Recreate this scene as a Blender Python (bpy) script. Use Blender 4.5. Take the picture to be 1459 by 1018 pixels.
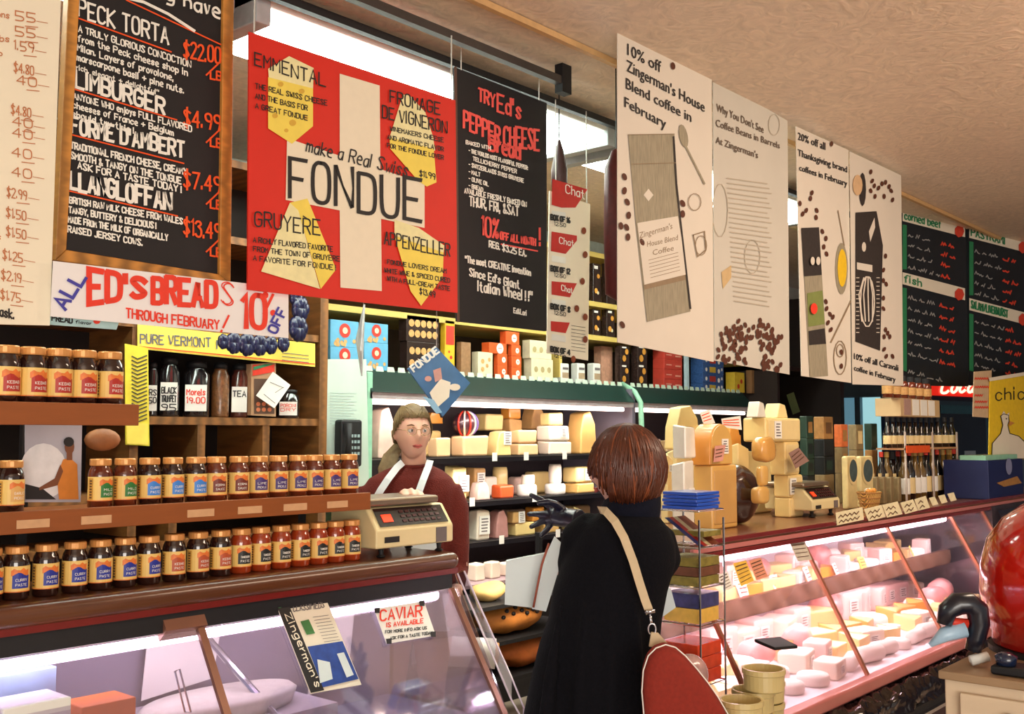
import bpy, bmesh, math, random
from mathutils import Vector, Matrix, noise
for o in list(bpy.data.objects): bpy.data.objects.remove(o)
SC = bpy.context.scene; COL = SC.collection
R = math.radians
random.seed(7)
# ---------------------------------------------------------------- camera
F = 1500.0; CX, CY = 729.5, 509.0; EYE = Vector((0, 0, 1.6)); AZ = R(41); PT = R(4.23)
cam = bpy.data.cameras.new('camera'); camo = bpy.data.objects.new('camera', cam); COL.objects.link(camo)
cam.sensor_width = 36; cam.lens = F / 1459 * 36; cam.clip_start = .05; cam.clip_end = 100
FW = Vector((math.cos(AZ) * math.cos(PT), math.sin(AZ) * math.cos(PT), math.sin(PT)))
RT = Vector((math.sin(AZ), -math.cos(AZ), 0)); UP = RT.cross(FW)
mrot = Matrix((RT, UP, -FW)).transposed()
camo.matrix_world = Matrix.Translation(EYE) @ mrot.to_4x4()
SC.camera = camo
# ---------------------------------------------------------------- world, lights, exposure
w = bpy.data.worlds.new('world'); SC.world = w; w.use_nodes = True
bg = w.node_tree.nodes['Background']; bg.inputs[0].default_value = (1.0, .90, .80, 1); bg.inputs[1].default_value = .52
def area(name, loc, target, sx, sy, power, col):
    l = bpy.data.lights.new(name, 'AREA'); l.shape = 'RECTANGLE'; l.size = sx; l.size_y = sy; l.energy = power; l.color = col
    o = bpy.data.objects.new(name, l); COL.objects.link(o); o.location = loc
    o.rotation_euler = (Vector(target) - Vector(loc)).to_track_quat('-Z', 'Y').to_euler()
    return o
area('shop_window_daylight', (-2.2, -3.6, 1.3), (2.8, 2.8, 2.0), 4.2, 2.4, 315, (1, .93, .84))
area('ceiling_lamp_light', (4.6, .3, 2.98), (4.8, 1.6, 0), 2.4, .3, 60, (1, .78, .58))
area('aisle_lamp_light', (4.3, 3.62, 3.02), (4.3, 3.62, 0), 4.5, .2, 60, (.98, 1, .88))
area('left_case_light', (1.0, 2.93, .99), (1.0, 2.98, .5), 3.6, .04, 11, (1, .93, .96))
area('counter_tube_light', (5.15, 2.18, 1.10), (5.15, 2.36, .6), 3.3, .04, 40, (1, .88, .92))
area('counter_shelf_light', (4.9, 2.42, .80), (4.9, 2.3, .5), 2.7, .04, 11, (1, .90, .92))
area('green_case_light', (5.0, 4.36, 1.74), (5.0, 4.62, 1.2), 2.3, .05, 7, (1, .86, .80))
area('green_shelf_fill', (5.0, 4.36, 1.36), (5.0, 4.6, .9), 2.3, .05, 7, (1, .86, .82))  # added fill with no tube of its own, brightens the lower cheese shelves
area('bread_rack_fill', (4.25, 3.42, 1.05), (3.85, 3.85, .5), .4, .06, 6, (1, .82, .62))  # added fill without any fixture, brightens the loaves
SC.view_settings.view_transform = 'Standard'; SC.view_settings.look = 'None'
SC.view_settings.exposure = -0.13; SC.view_settings.gamma = 1; SC.view_settings.use_curve_mapping = False
# ---------------------------------------------------------------- projection helpers
def ray(px, py): return (FW + RT * ((px - CX) / F) - UP * ((py - CY) / F))
def onp(px, py, p0, n):
    d = ray(px, py); t = (Vector(p0) - EYE).dot(n) / d.dot(n); return EYE + d * t
YN = Vector((0, 1, 0)); ZN = Vector((0, 0, 1)); XN = Vector((1, 0, 0))
def PY(px, py, Y): return onp(px, py, (0, Y, 0), YN)
def PX(px, py, X): return onp(px, py, (X, 0, 0), XN)
def PZ(px, py, z): return onp(px, py, (0, 0, z), ZN)
def PD(px, py, d): return EYE + ray(px, py) * d
# ---------------------------------------------------------------- materials
def lin(c): c /= 255; return c / 12.92 if c <= .04045 else ((c + .055) / 1.055) ** 2.4
def S(r, g, b): return (lin(r), lin(g), lin(b), 1)
MATS = {}
def mat(name, rgb, rough=.6, var=.12, scale=30, bump=0, metal=0, coat=0, emit=0, ecol=None, spec=.5, sub=0, stretch=None, wave=None, dist=0):
    if name in MATS: return MATS[name]
    m = bpy.data.materials.new(name); m.use_nodes = True; nt = m.node_tree; N = nt.nodes; L = nt.links
    p = N['Principled BSDF']; c = S(*rgb)
    p.inputs['Roughness'].default_value = rough; p.inputs['Metallic'].default_value = metal
    p.inputs['Coat Weight'].default_value = coat; p.inputs['Coat Roughness'].default_value = .08
    p.inputs['Specular IOR Level'].default_value = spec
    tc = N.new('ShaderNodeTexCoord'); mp = N.new('ShaderNodeMapping'); L.new(tc.outputs['Object'], mp.inputs[0])
    if stretch: mp.inputs['Scale'].default_value = stretch
    if wave:
        nz = N.new('ShaderNodeTexWave'); nz.inputs['Scale'].default_value = scale; nz.inputs['Distortion'].default_value = wave
        nz.inputs['Detail'].default_value = 3; fo = nz.outputs['Fac']
    else:
        nz = N.new('ShaderNodeTexNoise'); nz.inputs['Scale'].default_value = scale; nz.inputs['Detail'].default_value = 5; nz.inputs['Distortion'].default_value = dist; fo = nz.outputs['Fac']
    L.new(mp.outputs[0], nz.inputs['Vector'])
    mx = N.new('ShaderNodeMix'); mx.data_type = 'RGBA'
    mx.inputs[6].default_value = tuple(min(1, x * (1 - var * 1.6)) for x in c[:3]) + (1,)
    mx.inputs[7].default_value = tuple(min(1, x * (1 + var * 1.6)) for x in c[:3]) + (1,)
    L.new(fo, mx.inputs[0]); L.new(mx.outputs[2], p.inputs['Base Color'])
    if bump:
        b = N.new('ShaderNodeBump'); b.inputs['Strength'].default_value = bump; b.inputs['Distance'].default_value = .01
        L.new(fo, b.inputs['Height']); L.new(b.outputs[0], p.inputs['Normal'])
    if emit:
        p.inputs['Emission Color'].default_value = S(*(ecol or rgb)); p.inputs['Emission Strength'].default_value = emit
    if sub:
        p.inputs['Subsurface Weight'].default_value = sub; p.inputs['Subsurface Radius'].default_value = (.02, .01, .005)
    MATS[name] = m; return m
def glassmat(name, tint=(235, 238, 245), gl=.12, rough=.03, haze=0.0):
    m = bpy.data.materials.new(name); m.use_nodes = True; nt = m.node_tree; N = nt.nodes; L = nt.links
    N.remove(N['Principled BSDF']); out = N['Material Output']
    t = N.new('ShaderNodeBsdfTransparent'); t.inputs[0].default_value = S(*tint)
    g = N.new('ShaderNodeBsdfGlossy'); g.inputs[0].default_value = (1, 1, 1, 1); g.inputs['Roughness'].default_value = rough
    fr = N.new('ShaderNodeFresnel'); fr.inputs[0].default_value = 1.5
    mu = N.new('ShaderNodeMath'); mu.operation = 'MULTIPLY_ADD'; mu.inputs[1].default_value = .4; mu.inputs[2].default_value = gl * .3
    L.new(fr.outputs[0], mu.inputs[0])
    mx = N.new('ShaderNodeMixShader'); L.new(mu.outputs[0], mx.inputs[0]); L.new(t.outputs[0], mx.inputs[1]); L.new(g.outputs[0], mx.inputs[2])
    last = mx
    if haze:
        d = N.new('ShaderNodeBsdfDiffuse'); d.inputs[0].default_value = S(225, 215, 225)
        m2 = N.new('ShaderNodeMixShader'); m2.inputs[0].default_value = haze
        L.new(mx.outputs[0], m2.inputs[1]); L.new(d.outputs[0], m2.inputs[2]); last = m2
    L.new(last.outputs[0], out.inputs['Surface']); return m
def emat(name, rgb, s):
    m = bpy.data.materials.new(name); m.use_nodes = True; p = m.node_tree.nodes['Principled BSDF']
    p.inputs['Base Color'].default_value = S(*rgb); p.inputs['Emission Color'].default_value = S(*rgb); p.inputs['Emission Strength'].default_value = s
    return m
# ---------------------------------------------------------------- mesh builder
class MB:
    def __init__(s): s.v = []; s.f = []; s.m = []
    def add(s, vs, fs, m=0):
        o = len(s.v); s.v += [Vector(v) for v in vs]; s.f += [tuple(i + o for i in f) for f in fs]; s.m += [m] * len(fs); return s
    def box(s, a, b, m=0):
        x0, y0, z0 = a; x1, y1, z1 = b
        return s.add([(x0, y0, z0), (x1, y0, z0), (x1, y1, z0), (x0, y1, z0), (x0, y0, z1), (x1, y0, z1), (x1, y1, z1), (x0, y1, z1)],
                     [(0, 3, 2, 1), (4, 5, 6, 7), (0, 1, 5, 4), (1, 2, 6, 5), (2, 3, 7, 6), (3, 0, 4, 7)], m)
    def prism(s, poly, off, m=0):
        n = len(poly); off = Vector(off); P = [Vector(p) for p in poly]
        return s.add(P + [p + off for p in P], [tuple(range(n))[::-1], tuple(range(n, 2 * n))] + [(i, (i + 1) % n, n + (i + 1) % n, n + i) for i in range(n)], m)
    def tube(s, pts, r, n=8, m=0, cap=True):
        P = [Vector(p) for p in pts]; rs = r if isinstance(r, (list, tuple)) else [r] * len(P); vs = []; fs = []
        ref = None
        for i, p in enumerate(P):
            t = (P[min(i + 1, len(P) - 1)] - P[max(i - 1, 0)]).normalized()
            if ref is None: ref = t.orthogonal().normalized()
            ref = (ref - t * ref.dot(t)).normalized(); b = t.cross(ref)
            rr = rs[i]; ra, rb = rr if isinstance(rr, (tuple, list)) else (rr, rr)
            vs += [p + ref * (ra * math.cos(k * math.tau / n)) + b * (rb * math.sin(k * math.tau / n)) for k in range(n)]
        for i in range(len(P) - 1):
            for k in range(n): fs.append((i * n + k, i * n + (k + 1) % n, (i + 1) * n + (k + 1) % n, (i + 1) * n + k))
        if cap: fs += [tuple(range(n))[::-1], tuple(range((len(P) - 1) * n, len(P) * n))]
        return s.add(vs, fs, m)
    def lathe(s, prof, c=(0, 0, 0), n=20, m=0, sq=(1, 1)):
        vs = []; fs = []; c = Vector(c)
        for r, z in prof: vs += [c + Vector((r * sq[0] * math.cos(k * math.tau / n), r * sq[1] * math.sin(k * math.tau / n), z)) for k in range(n)]
        for i in range(len(prof) - 1):
            for k in range(n): fs.append((i * n + k, i * n + (k + 1) % n, (i + 1) * n + (k + 1) % n, (i + 1) * n + k))
        if prof[0][0] > 1e-5: fs.append(tuple(range(n))[::-1])
        if prof[-1][0] > 1e-5: fs.append(tuple(range((len(prof) - 1) * n, len(prof) * n)))
        return s.add(vs, fs, m)
    def rings(s, rings, n=28, m=0):
        # rings: (cx,cy,z,rx,ry[,yaw]) stacked elliptical sections
        vs = []; fs = []
        for g in rings:
            cx, cy, z, rx, ry = g[:5]; a = g[5] if len(g) > 5 else 0
            for k in range(n):
                t = k * math.tau / n; x = rx * math.cos(t); y = ry * math.sin(t)
                vs.append((cx + x * math.cos(a) - y * math.sin(a), cy + x * math.sin(a) + y * math.cos(a), z))
        for i in range(len(rings) - 1):
            for k in range(n): fs.append((i * n + k, i * n + (k + 1) % n, (i + 1) * n + (k + 1) % n, (i + 1) * n + k))
        fs += [tuple(range(n))[::-1], tuple(range((len(rings) - 1) * n, len(rings) * n))]
        return s.add(vs, fs, m)
    def ell(s, c, r, nu=16, nv=10, m=0, mx=None):
        vs = []; fs = []; c = Vector(c)
        for j in range(1, nv):
            ph = math.pi * j / nv
            for k in range(nu):
                v = Vector((r[0] * math.sin(ph) * math.cos(k * math.tau / nu), r[1] * math.sin(ph) * math.sin(k * math.tau / nu), -r[2] * math.cos(ph)))
                vs.append(c + (mx @ v if mx else v))
        b = len(vs); t1 = Vector((0, 0, r[2])); vs += [c - (mx @ t1 if mx else t1), c + (mx @ t1 if mx else t1)]
        for j in range(nv - 2):
            for k in range(nu): fs.append((j * nu + k, j * nu + (k + 1) % nu, (j + 1) * nu + (k + 1) % nu, (j + 1) * nu + k))
        for k in range(nu): fs += [(b, (k + 1) % nu, k), (b + 1, (nv - 2) * nu + k, (nv - 2) * nu + (k + 1) % nu)]
        return s.add(vs, fs, m)
    def quad(s, a, b, c, d, m=0): return s.add([a, b, c, d], [(0, 1, 2, 3)], m)
    def xf(s, M):
        s.v = [M @ v for v in s.v]; return s
    def build(s, name, mats, parent=None, bevel=0, smooth=False, label=None, cat=None, group=None, kind=None, origin=None, seg=2, keep=False):
        mats = mats if isinstance(mats, (list, tuple)) else [mats]
        if parent is not None: off = Vector(parent.get('_w', (0, 0, 0)))
        elif keep: off = Vector((0, 0, 0))
        elif origin is not None: off = Vector(origin)
        else:
            xs = [v.x for v in s.v]; ys = [v.y for v in s.v]; zs = [v.z for v in s.v]
            off = Vector(((min(xs) + max(xs)) / 2, (min(ys) + max(ys)) / 2, min(zs)))
        me = bpy.data.meshes.new(name); me.from_pydata([v - off for v in s.v], [], s.f)
        for m_ in mats: me.materials.append(m_)
        me.polygons.foreach_set('material_index', s.m)
        if smooth: me.polygons.foreach_set('use_smooth', [True] * len(s.f))
        me.update()
        o = bpy.data.objects.new(name, me); COL.objects.link(o)
        if parent is not None:
            o.parent = parent; o['_w'] = list(off); KIDS.setdefault(parent.name, []).append(o)
        else: o.location = off; o['_w'] = list(off)
        if bevel:
            bm = bmesh.new(); bm.from_mesh(me); bmesh.ops.recalc_face_normals(bm, faces=bm.faces[:]); bm.to_mesh(me); bm.free()
            b = o.modifiers.new('b', 'BEVEL'); b.width = bevel; b.segments = seg; b.limit_method = 'ANGLE'; b.angle_limit = R(35)
            if not smooth:
                me.polygons.foreach_set('use_smooth', [True] * len(s.f))
            b.harden_normals = True
        if parent is not None and kind is None and name in ('coffee_bean_print', 'print_lines', 'sticker_print', 'key', 'coil_print', 'brown_dot', 'biscuit_print', 'cookie_print', 'small_print'): kind = 'stuff'
        tag(o, label, cat, group, kind)
        return o
def tag(o, label=None, cat=None, group=None, kind=None):
    if label: o['label'] = label
    if cat: o['category'] = cat
    if group: o['group'] = group
    if kind: o['kind'] = kind
    return o
def root(name, label, cat, loc, group=None):
    o = bpy.data.objects.new(name, None); COL.objects.link(o); o.location = loc; o['_w'] = list(loc); o.empty_display_size = .1
    return tag(o, label, cat, group)
KIDS = {}
def dup(o, loc=None, rz=None, label=None, group=None, parent=None, scale=None):
    c = o.copy(); COL.objects.link(c)
    if parent is not None:
        c.parent = parent; KIDS.setdefault(parent.name, []).append(c)
    if loc is not None: c.location = loc
    if rz is not None: c.rotation_euler = (0, 0, rz)
    if scale is not None: c.scale = scale
    if label: c['label'] = label
    if group: c['group'] = group
    for ch in KIDS.get(o.name, []): dup(ch, parent=c)
    return c
def remesh(mb, name, m, voxel, parent=None, smooth=4, **kw):
    o = mb.build(name, m, parent, **kw)
    r = o.modifiers.new('r', 'REMESH'); r.mode = 'VOXEL'; r.voxel_size = voxel; r.use_smooth_shade = True
    if smooth: s = o.modifiers.new('s', 'SMOOTH'); s.iterations = smooth; s.factor = .5
    bpy.context.view_layer.update()
    dg = bpy.context.evaluated_depsgraph_get()
    me = bpy.data.meshes.new_from_object(o.evaluated_get(dg)); o.modifiers.clear(); old = o.data; o.data = me
    if not me.materials: me.materials.append(m)
    return o
# ---------------------------------------------------------------- hand lettering: a stroke alphabet (x 0-4, baseline y 2, caps to 8)
G = {}
for ln in '''A 02 28 42;14 34|B 02 08;~08 48 45 05;~05 45 42 02|C ~47 38 18 07 03 12 32 43|D 02 08;~08 38 47 43 32 02|E 48 08 02 42;05 35|F 48 08 02;05 35
G ~47 38 18 07 03 12 32 43 45;45 25|H 08 02;48 42;05 45|I 08 02|J ~38 33 22 12 03|K 08 02;48 05 42|L 08 02 42|M 02 08 25 48 42|N 02 08 42 48|O ~28 18 07 03 12 32 43 47 38 28
P 02 08;~08 48 45 05|Q ~28 18 07 03 12 32 43 47 38 28;24 42|R 02 08;~08 48 45 05;25 42|S ~47 38 18 07 16 34 43 32 12 03|T 08 48;28 22|U ~08 03 12 32 43 48|V 08 22 48|W 08 12 26 32 48
X 08 42;48 02|Y 08 25 48;25 22|Z 08 48 02 42|a ~36 16 05 03 12 22 34;36 32|b 08 02;~05 26 35 33 22 02|c ~35 26 16 05 03 12 22 33|d 38 32;~35 16 05 03 12 33|e ~04 34 35 26 16 05 03 12 32
f ~38 28 17 12;06 26|g ~36 16 05 03 12 33;~36 31 20 00|h 08 02;~05 26 35 32|i 06 02;07 08|j ~16 11 00;17 18|k 08 02;36 04 32|l 08 02|m 06 02;~05 16 25 22;~25 36 45 42|n 06 02;~05 26 35 32
o ~16 05 03 12 22 33 35 26 16|p 06 00;~05 26 35 33 22 03|q 36 30;~35 16 05 03 12 33|r 06 02;~04 15 26|s ~35 26 16 05 33 22 12 03|t ~18 13 22 32;06 26|u ~06 03 12 22 34;36 32|v 06 12 26
w 06 12 24 32 46|x 06 32;36 02|y 06 23;36 10|z 06 36 02 32|0 ~28 18 07 03 12 32 43 47 38 28|1 07 18 12|2 ~07 18 38 47 46 02;02 42|3 ~07 18 38 47 26;~26 45 43 32 12 03|4 38 04 44;38 32
5 48 08 05;~05 35 44 43 32 02|6 ~38 17 04 12 32 43 35 05|7 08 48 12|8 ~28 18 07 25 43 32 12 03 25 47 38 28|9 ~45 15 07 18 38 47 45 32|$ ~47 18 07 16 34 43 12 03;29 21|% ~18 07 16 27 18;48 02;~34 23 32 43 34
/ 48 02|! 28 24;23 22|& ~42 07 18 28 26 03 12 22 44|' 08 06|. 02 03|, 03 01|- 05 35|+ 05 45;27 23|" 08 06;28 26|: 02 03;05 06|^ 05 28 45|? ~07 18 38 47 25 24;23 22'''.replace('\n', '|').split('|'):
    k, d = ln[0], ln[2:]
    st = []
    for s_ in d.split(';'):
        cv = s_.startswith('~'); pts = [(int(t[0]), int(t[1]) - 2) for t in s_.lstrip('~').split()]
        if cv:
            for _ in range(2):
                q = [pts[0]]
                for a, b in zip(pts, pts[1:]): q += [(a[0] * .75 + b[0] * .25, a[1] * .75 + b[1] * .25), (a[0] * .25 + b[0] * .75, a[1] * .25 + b[1] * .75)]
                pts = q + [pts[-1]]
        st.append(pts)
    G[k] = (st, max(p[0] for s_ in st for p in s_))
def layout(txt):
    x = 0; out = []
    for ch in txt:
        if ch == ' ': x += 3; continue
        if ch not in G: continue
        st, wd = G[ch]; out.append((x, st)); x += max(wd, .6) + 1.5
    return out, max(x - 1.5, 1)
_nk = [0]
def nudge():
    _nk[0] = (_nk[0] + 1) % 16; k = _nk[0] * .0001
    return lambda p: p + (EYE - p).normalized() * k
def stroke(mb, pts, wpx, pm, m=0):
    # one mitred ribbon through points given on the sign, laid a hair above its neighbours
    P = [pts[0]]
    for p in pts[1:]:
        if math.hypot(p[0] - P[-1][0], p[1] - P[-1][1]) > 1e-5: P.append(p)
    if len(P) < 2: return
    nd = nudge(); h = wpx / 2; vs = []; D = []
    for a, b in zip(P, P[1:]):
        l = math.hypot(b[0] - a[0], b[1] - a[1]); D.append(((b[0] - a[0]) / l, (b[1] - a[1]) / l))
    for i, p in enumerate(P):
        d0 = D[max(i - 1, 0)]; d1 = D[min(i, len(D) - 1)]; nx, ny = -(d0[1] + d1[1]), d0[0] + d1[0]; l = math.hypot(nx, ny)
        if l < .5: nx, ny = -d0[1], d0[0]; k = 1
        else: nx /= l; ny /= l; k = min(1 / max(abs(-d0[1] * nx + d0[0] * ny), .3), 1.8)
        ex = -h * .6 if i == 0 else (h * .6 if i == len(P) - 1 else 0); q = (p[0] + d0[0] * ex, p[1] + d0[1] * ex)
        vs += [nd(pm(q[0] + nx * h * k, q[1] + ny * h * k)), nd(pm(q[0] - nx * h * k, q[1] - ny * h * k))]
    mb.add(vs, [(2 * i, 2 * i + 2, 2 * i + 3, 2 * i + 1) for i in range(len(P) - 1)], m)
def write(mb, txt, p0, p1, h, wpx, pm, m=0, h1=None, slant=0, jit=.04, hd=(0, -1)):
    ls, W = layout(txt); rg = random.Random(len(txt) * 7 + ord(txt[0])); h1 = h1 or h
    for x, st in ls:
        j = rg.uniform(-jit, jit); sc = 1 + rg.uniform(-jit, jit)
        for pts in st:
            q = []
            for a, b in pts:
                t = (x + a + slant * b) / W; hh = h + (h1 - h) * t
                hb = hh * (b / 6 * sc + j); q.append((p0[0] + (p1[0] - p0[0]) * t + hd[0] * hb, p0[1] + (p1[1] - p0[1]) * t + hd[1] * hb))
            stroke(mb, q, wpx, pm, m)
_fc = {}
def glyphs(txt):
    if txt in _fc: return _fc[txt]
    c = bpy.data.curves.new('t', 'FONT'); c.body = txt; c.resolution_u = 2; o = bpy.data.objects.new('t', c); COL.objects.link(o)
    bpy.context.view_layer.update(); dg = bpy.context.evaluated_depsgraph_get(); me = bpy.data.meshes.new_from_object(o.evaluated_get(dg))
    vs = [(v.co.x, v.co.y) for v in me.vertices]; fs = [tuple(p.vertices) for p in me.polygons]
    bpy.data.objects.remove(o); bpy.data.curves.remove(c); bpy.data.meshes.remove(me); _fc[txt] = (vs, fs); return vs, fs
def printed(mb, txt, p0, p1, h, pm, m=0, h1=None, bold=0):
    vs, fs = glyphs(txt); W = max(v[0] for v in vs); x0 = min(v[0] for v in vs); h1 = h1 or h
    for k in ([0] if not bold else [-bold, 0, bold]):
        q = []; nd = nudge()
        for a, b in vs:
            t = (a - x0) / (W - x0); hh = h + (h1 - h) * t
            q.append(nd(pm(p0[0] + (p1[0] - p0[0]) * t + k, p0[1] + (p1[1] - p0[1]) * t - hh * b / .72)))
        mb.add(q, fs, m)
def poly_px(mb, pts, pm, m=0):
    nd = nudge(); mb.add([nd(pm(*p)) for p in pts], [tuple(range(len(pts)))], m)
def disc_px(mb, x, y, rx, ry, pm, m=0, n=12, a=0):
    poly_px(mb, [(x + rx * math.cos(t) * math.cos(a) - ry * math.sin(t) * math.sin(a), y + rx * math.cos(t) * math.sin(a) + ry * math.sin(t) * math.cos(a)) for t in [k * math.tau / n for k in range(n)]], pm, m)
def planemap(p0, n, off): # pixel -> plane shifted toward the viewer by off
    n = Vector(n).normalized(); p0 = Vector(p0)
    if (EYE - p0).dot(n) < 0: n = -n
    return lambda x, y: onp(x, y, p0 + n * off, n)
def board(name, corners, p0, n, th, m, parent, bevel=0, wav=0):
    pm = planemap(p0, n, 0); P = [pm(*c) for c in corners]; nn = Vector(n).normalized()
    if (EYE - Vector(p0)).dot(nn) < 0: nn = -nn
    return MB().prism(P, -nn * th).build(name, m, parent, bevel=bevel)
# ---------------------------------------------------------------- setting
CZ = 3.12
M_ceil = mat('ceiling_plaster', (226, 204, 180), .5, .2, 9, .6, dist=3.5)
# the swirl texture trowelled into the ceiling paint
M_wall = mat('wall_paint', (196, 200, 190), .7, .08, 4)
M_dark = mat('black_paint', (22, 22, 26), .5, .2, 20)
M_black = mat('black_matte', (14, 14, 18), .6, .2, 20)
M_wood = mat('oak_wood', (176, 118, 50), .5, .22, 5, .1, stretch=(1, 1, 6), wave=3)
M_shelfwood = mat('shelf_wood', (142, 76, 30), .45, .1, 6, 0, stretch=(1.5, 1, 10))
M_paper = mat('white_paper', (236, 226, 206), .7, .03, 8)
M_bpaper = mat('blue_white_paper', (214, 224, 226), .7, .04, 8)
M_white = mat('white_enamel', (226, 226, 220), .4, .04, 10)
M_cream = mat('cream_paint', (226, 214, 170), .5, .06, 10)
M_red = mat('sign_red', (212, 36, 18), .6, .05, 10)
M_ink = mat('black_ink', (26, 22, 24), .6, .1, 60)
M_brownink = mat('brown_ink', (96, 62, 40), .7, .2, 60)
M_orange = mat('orange_chalk', (236, 84, 30), .8, .1, 60)
M_chalk = mat('white_chalk', (240, 236, 226), .8, .08, 90)
M_pink = mat('pink_chalk', (240, 92, 84), .8, .1, 90)
M_yellow = mat('yellow_print', (240, 214, 90), .6, .08, 20)
M_blueink = mat('violet_blue_marker', (66, 62, 160), .6, .1, 40)
M_redmark = mat('red_marker', (230, 58, 36), .6, .1, 40)
M_green = mat('green_ink', (40, 130, 84), .6, .1, 40)
M_gold = mat('gold_paper', (226, 160, 62), .55, .1, 40)
M_chrome = mat('chrome', (205, 205, 212), .18, .02, 10, metal=1)
M_steel = mat('brushed_steel', (150, 148, 146), .35, .08, 40, metal=.9)
MB().box((-3, -5, -.1), (13, 5.2, 0)).build('floor', mat('floor_tile', (186, 166, 146), .35, .2, 3), kind='structure')
MB().box((-3, -5, CZ), (13, 5.2, CZ + .1)).build('ceiling', M_ceil, kind='structure')
MB().box((-3, 5.0, 0), (13, 5.1, CZ)).build('wall_back', M_wall, kind='structure')
e = MB()
for a, b in (((11, -5, 0), (11.1, 5, .9)), ((11, -5, 2.35), (11.1, 5, CZ)), ((11, -5, .9), (11.1, 3.85, 2.35)), ((11, 3.85, 2.02), (11.1, 5, 2.35))): e.box(a, b)
e.build('wall_end', mat('blue_grey_wall', (66, 78, 96), .7, .1, 3), kind='structure')
wn = MB()
for y in (3.86, 4.24, 4.62, 4.97): wn.box((10.96, y - .03, .9), (11.06, y + .03, 2.04))
wn.box((10.96, 3.86, .87), (11.06, 5, .93)); wn.box((10.9, 3.8, 2.0), (11.06, 5, 2.16))
wn = wn.build('window_1', mat('blue_grey_frame', (96, 118, 134), .5), kind='structure')
for k, (a, b) in enumerate(((3.89, 4.21), (4.27, 4.59), (4.65, 4.94))):
    MB().box((11.03, a, .93), (11.04, b, 2.0)).build('pane', emat('daylit_pane_%d' % k, [(225, 246, 250), (170, 222, 228), (120, 170, 190)][k], [1.5, .9, .5][k]), wn)
# overhead rails that carry the signs
def rail(name, px0, px1, z, r, m, lab, x0=-1.0, x1=9):
    a = PZ(*px0, z); b = PZ(*px1, z); y = (a.y + b.y) / 2
    t = MB().box((x0, y - r, z - r), (x1, y + r, z + r)).build(name, m, label=lab, cat='rail'); return y
yr1 = rail('hanging_rail', (640, 87), (870, 178), CZ - .09, .014, M_black, 'thin black rail under the ceiling just above the pepper cheese bread board')
yr2 = rail('hanging_rail', (715, 80), (870, 146), CZ - .07, .016, mat('bronze_rail', (62, 54, 50), .5), 'dark bronze rail nearer the coffee posters, ending in a small bracket', -1.0, 3.35)
yr3 = rail('ceiling_conduit', (700, 22), (860, 72), CZ - .015, .012, mat('tan_conduit', (206, 164, 112), .5), 'tan painted conduit pipe running along the plaster ceiling')
MB().box((3.31, yr2 - .02, CZ - .12), (3.37, yr2 + .02, CZ)).build('rail_bracket', M_black, label='small black bracket at the end of the bronze ceiling rail', cat='bracket')
# ceiling fluorescent fixtures
M_glare = emat('lamp_glare', (240, 250, 240), 3.2)  # added glowing surface standing in for the white glare around the tubes
M_tube = emat('fluorescent_tube', (244, 255, 246), 16)
def strip(name, x0, x1, y, z, lab):
    r_ = root(name, lab, 'lamp', ((x0 + x1) / 2, y, z))
    MB().box((x0, y - .2, z + .06), (x1, y + .2, z + .11)).build('housing', M_white, r_, bevel=.006)
    MB().box((x0 + .07, y - .19, z + .045), (x1 - .07, y + .19, z + .058)).build('glare_panel', M_glare, r_)  # added panel that widens the white glare behind the tubes
    for s in (-.13, 0, .13): MB().tube([(x0 + .06, y + s, z + .02), (x1 - .06, y + s, z + .02)], .019, 10).build('fluorescent_tube', M_tube, r_, smooth=True)
    for x in (x0, x1 - .06): MB().box((x, y - .21, z - .01), (x + .06, y + .21, z + .115)).build('end_cap', mat('grey_cap', (170, 176, 178), .5), r_, bevel=.006)
    for x in (x0 + .2, x1 - .2): MB().tube([(x, y, z + .1), (x, y, CZ)], .006, 6).build('hanger', M_steel, r_)
strip('fluorescent_fixture', -.9, 1.9, 3.04, CZ - .16, 'white double tube ceiling light partly hidden behind the chalkboard')
strip('fluorescent_fixture', 1.98, 4.0, 3.04, CZ - .16, 'white double tube ceiling light above the red fondue sign')
strip('fluorescent_fixture', 4.1, 6.3, 3.04, CZ - .16, 'white double tube ceiling light beyond the pepper cheese board, behind the posters')
MB().box((-2, 3.30, CZ - .07), (9, 3.33, CZ)).build('trim_1', M_cream, kind='structure')
MB().box((-2, 4.9, CZ - .12), (11, 5.0, CZ)).build('trim_2', mat('pale_cornice', (206, 212, 204), .6), kind='structure')

# ---------------------------------------------------------------- hanging signs
def cord(parent, px, py, Y, ztop=CZ - .09, r=.0025, m=None):
    p = PY(px, py, Y); MB().tube([p, (p.x, p.y, ztop)], r, 5).build('cord', m or mat('cord', (200, 198, 190), .6), parent)
def sign(name, lab, cat, corners, Y, th, m, group=None):
    b = PY(*corners[3], Y); r_ = root(name, lab, cat, (b.x, Y, b.z), group)
    board('panel', corners, (0, Y, 0), YN, th, m, r_)
    return r_, planemap((0, Y, 0), YN, .0025), planemap((0, Y, 0), YN, .0045)
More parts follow.
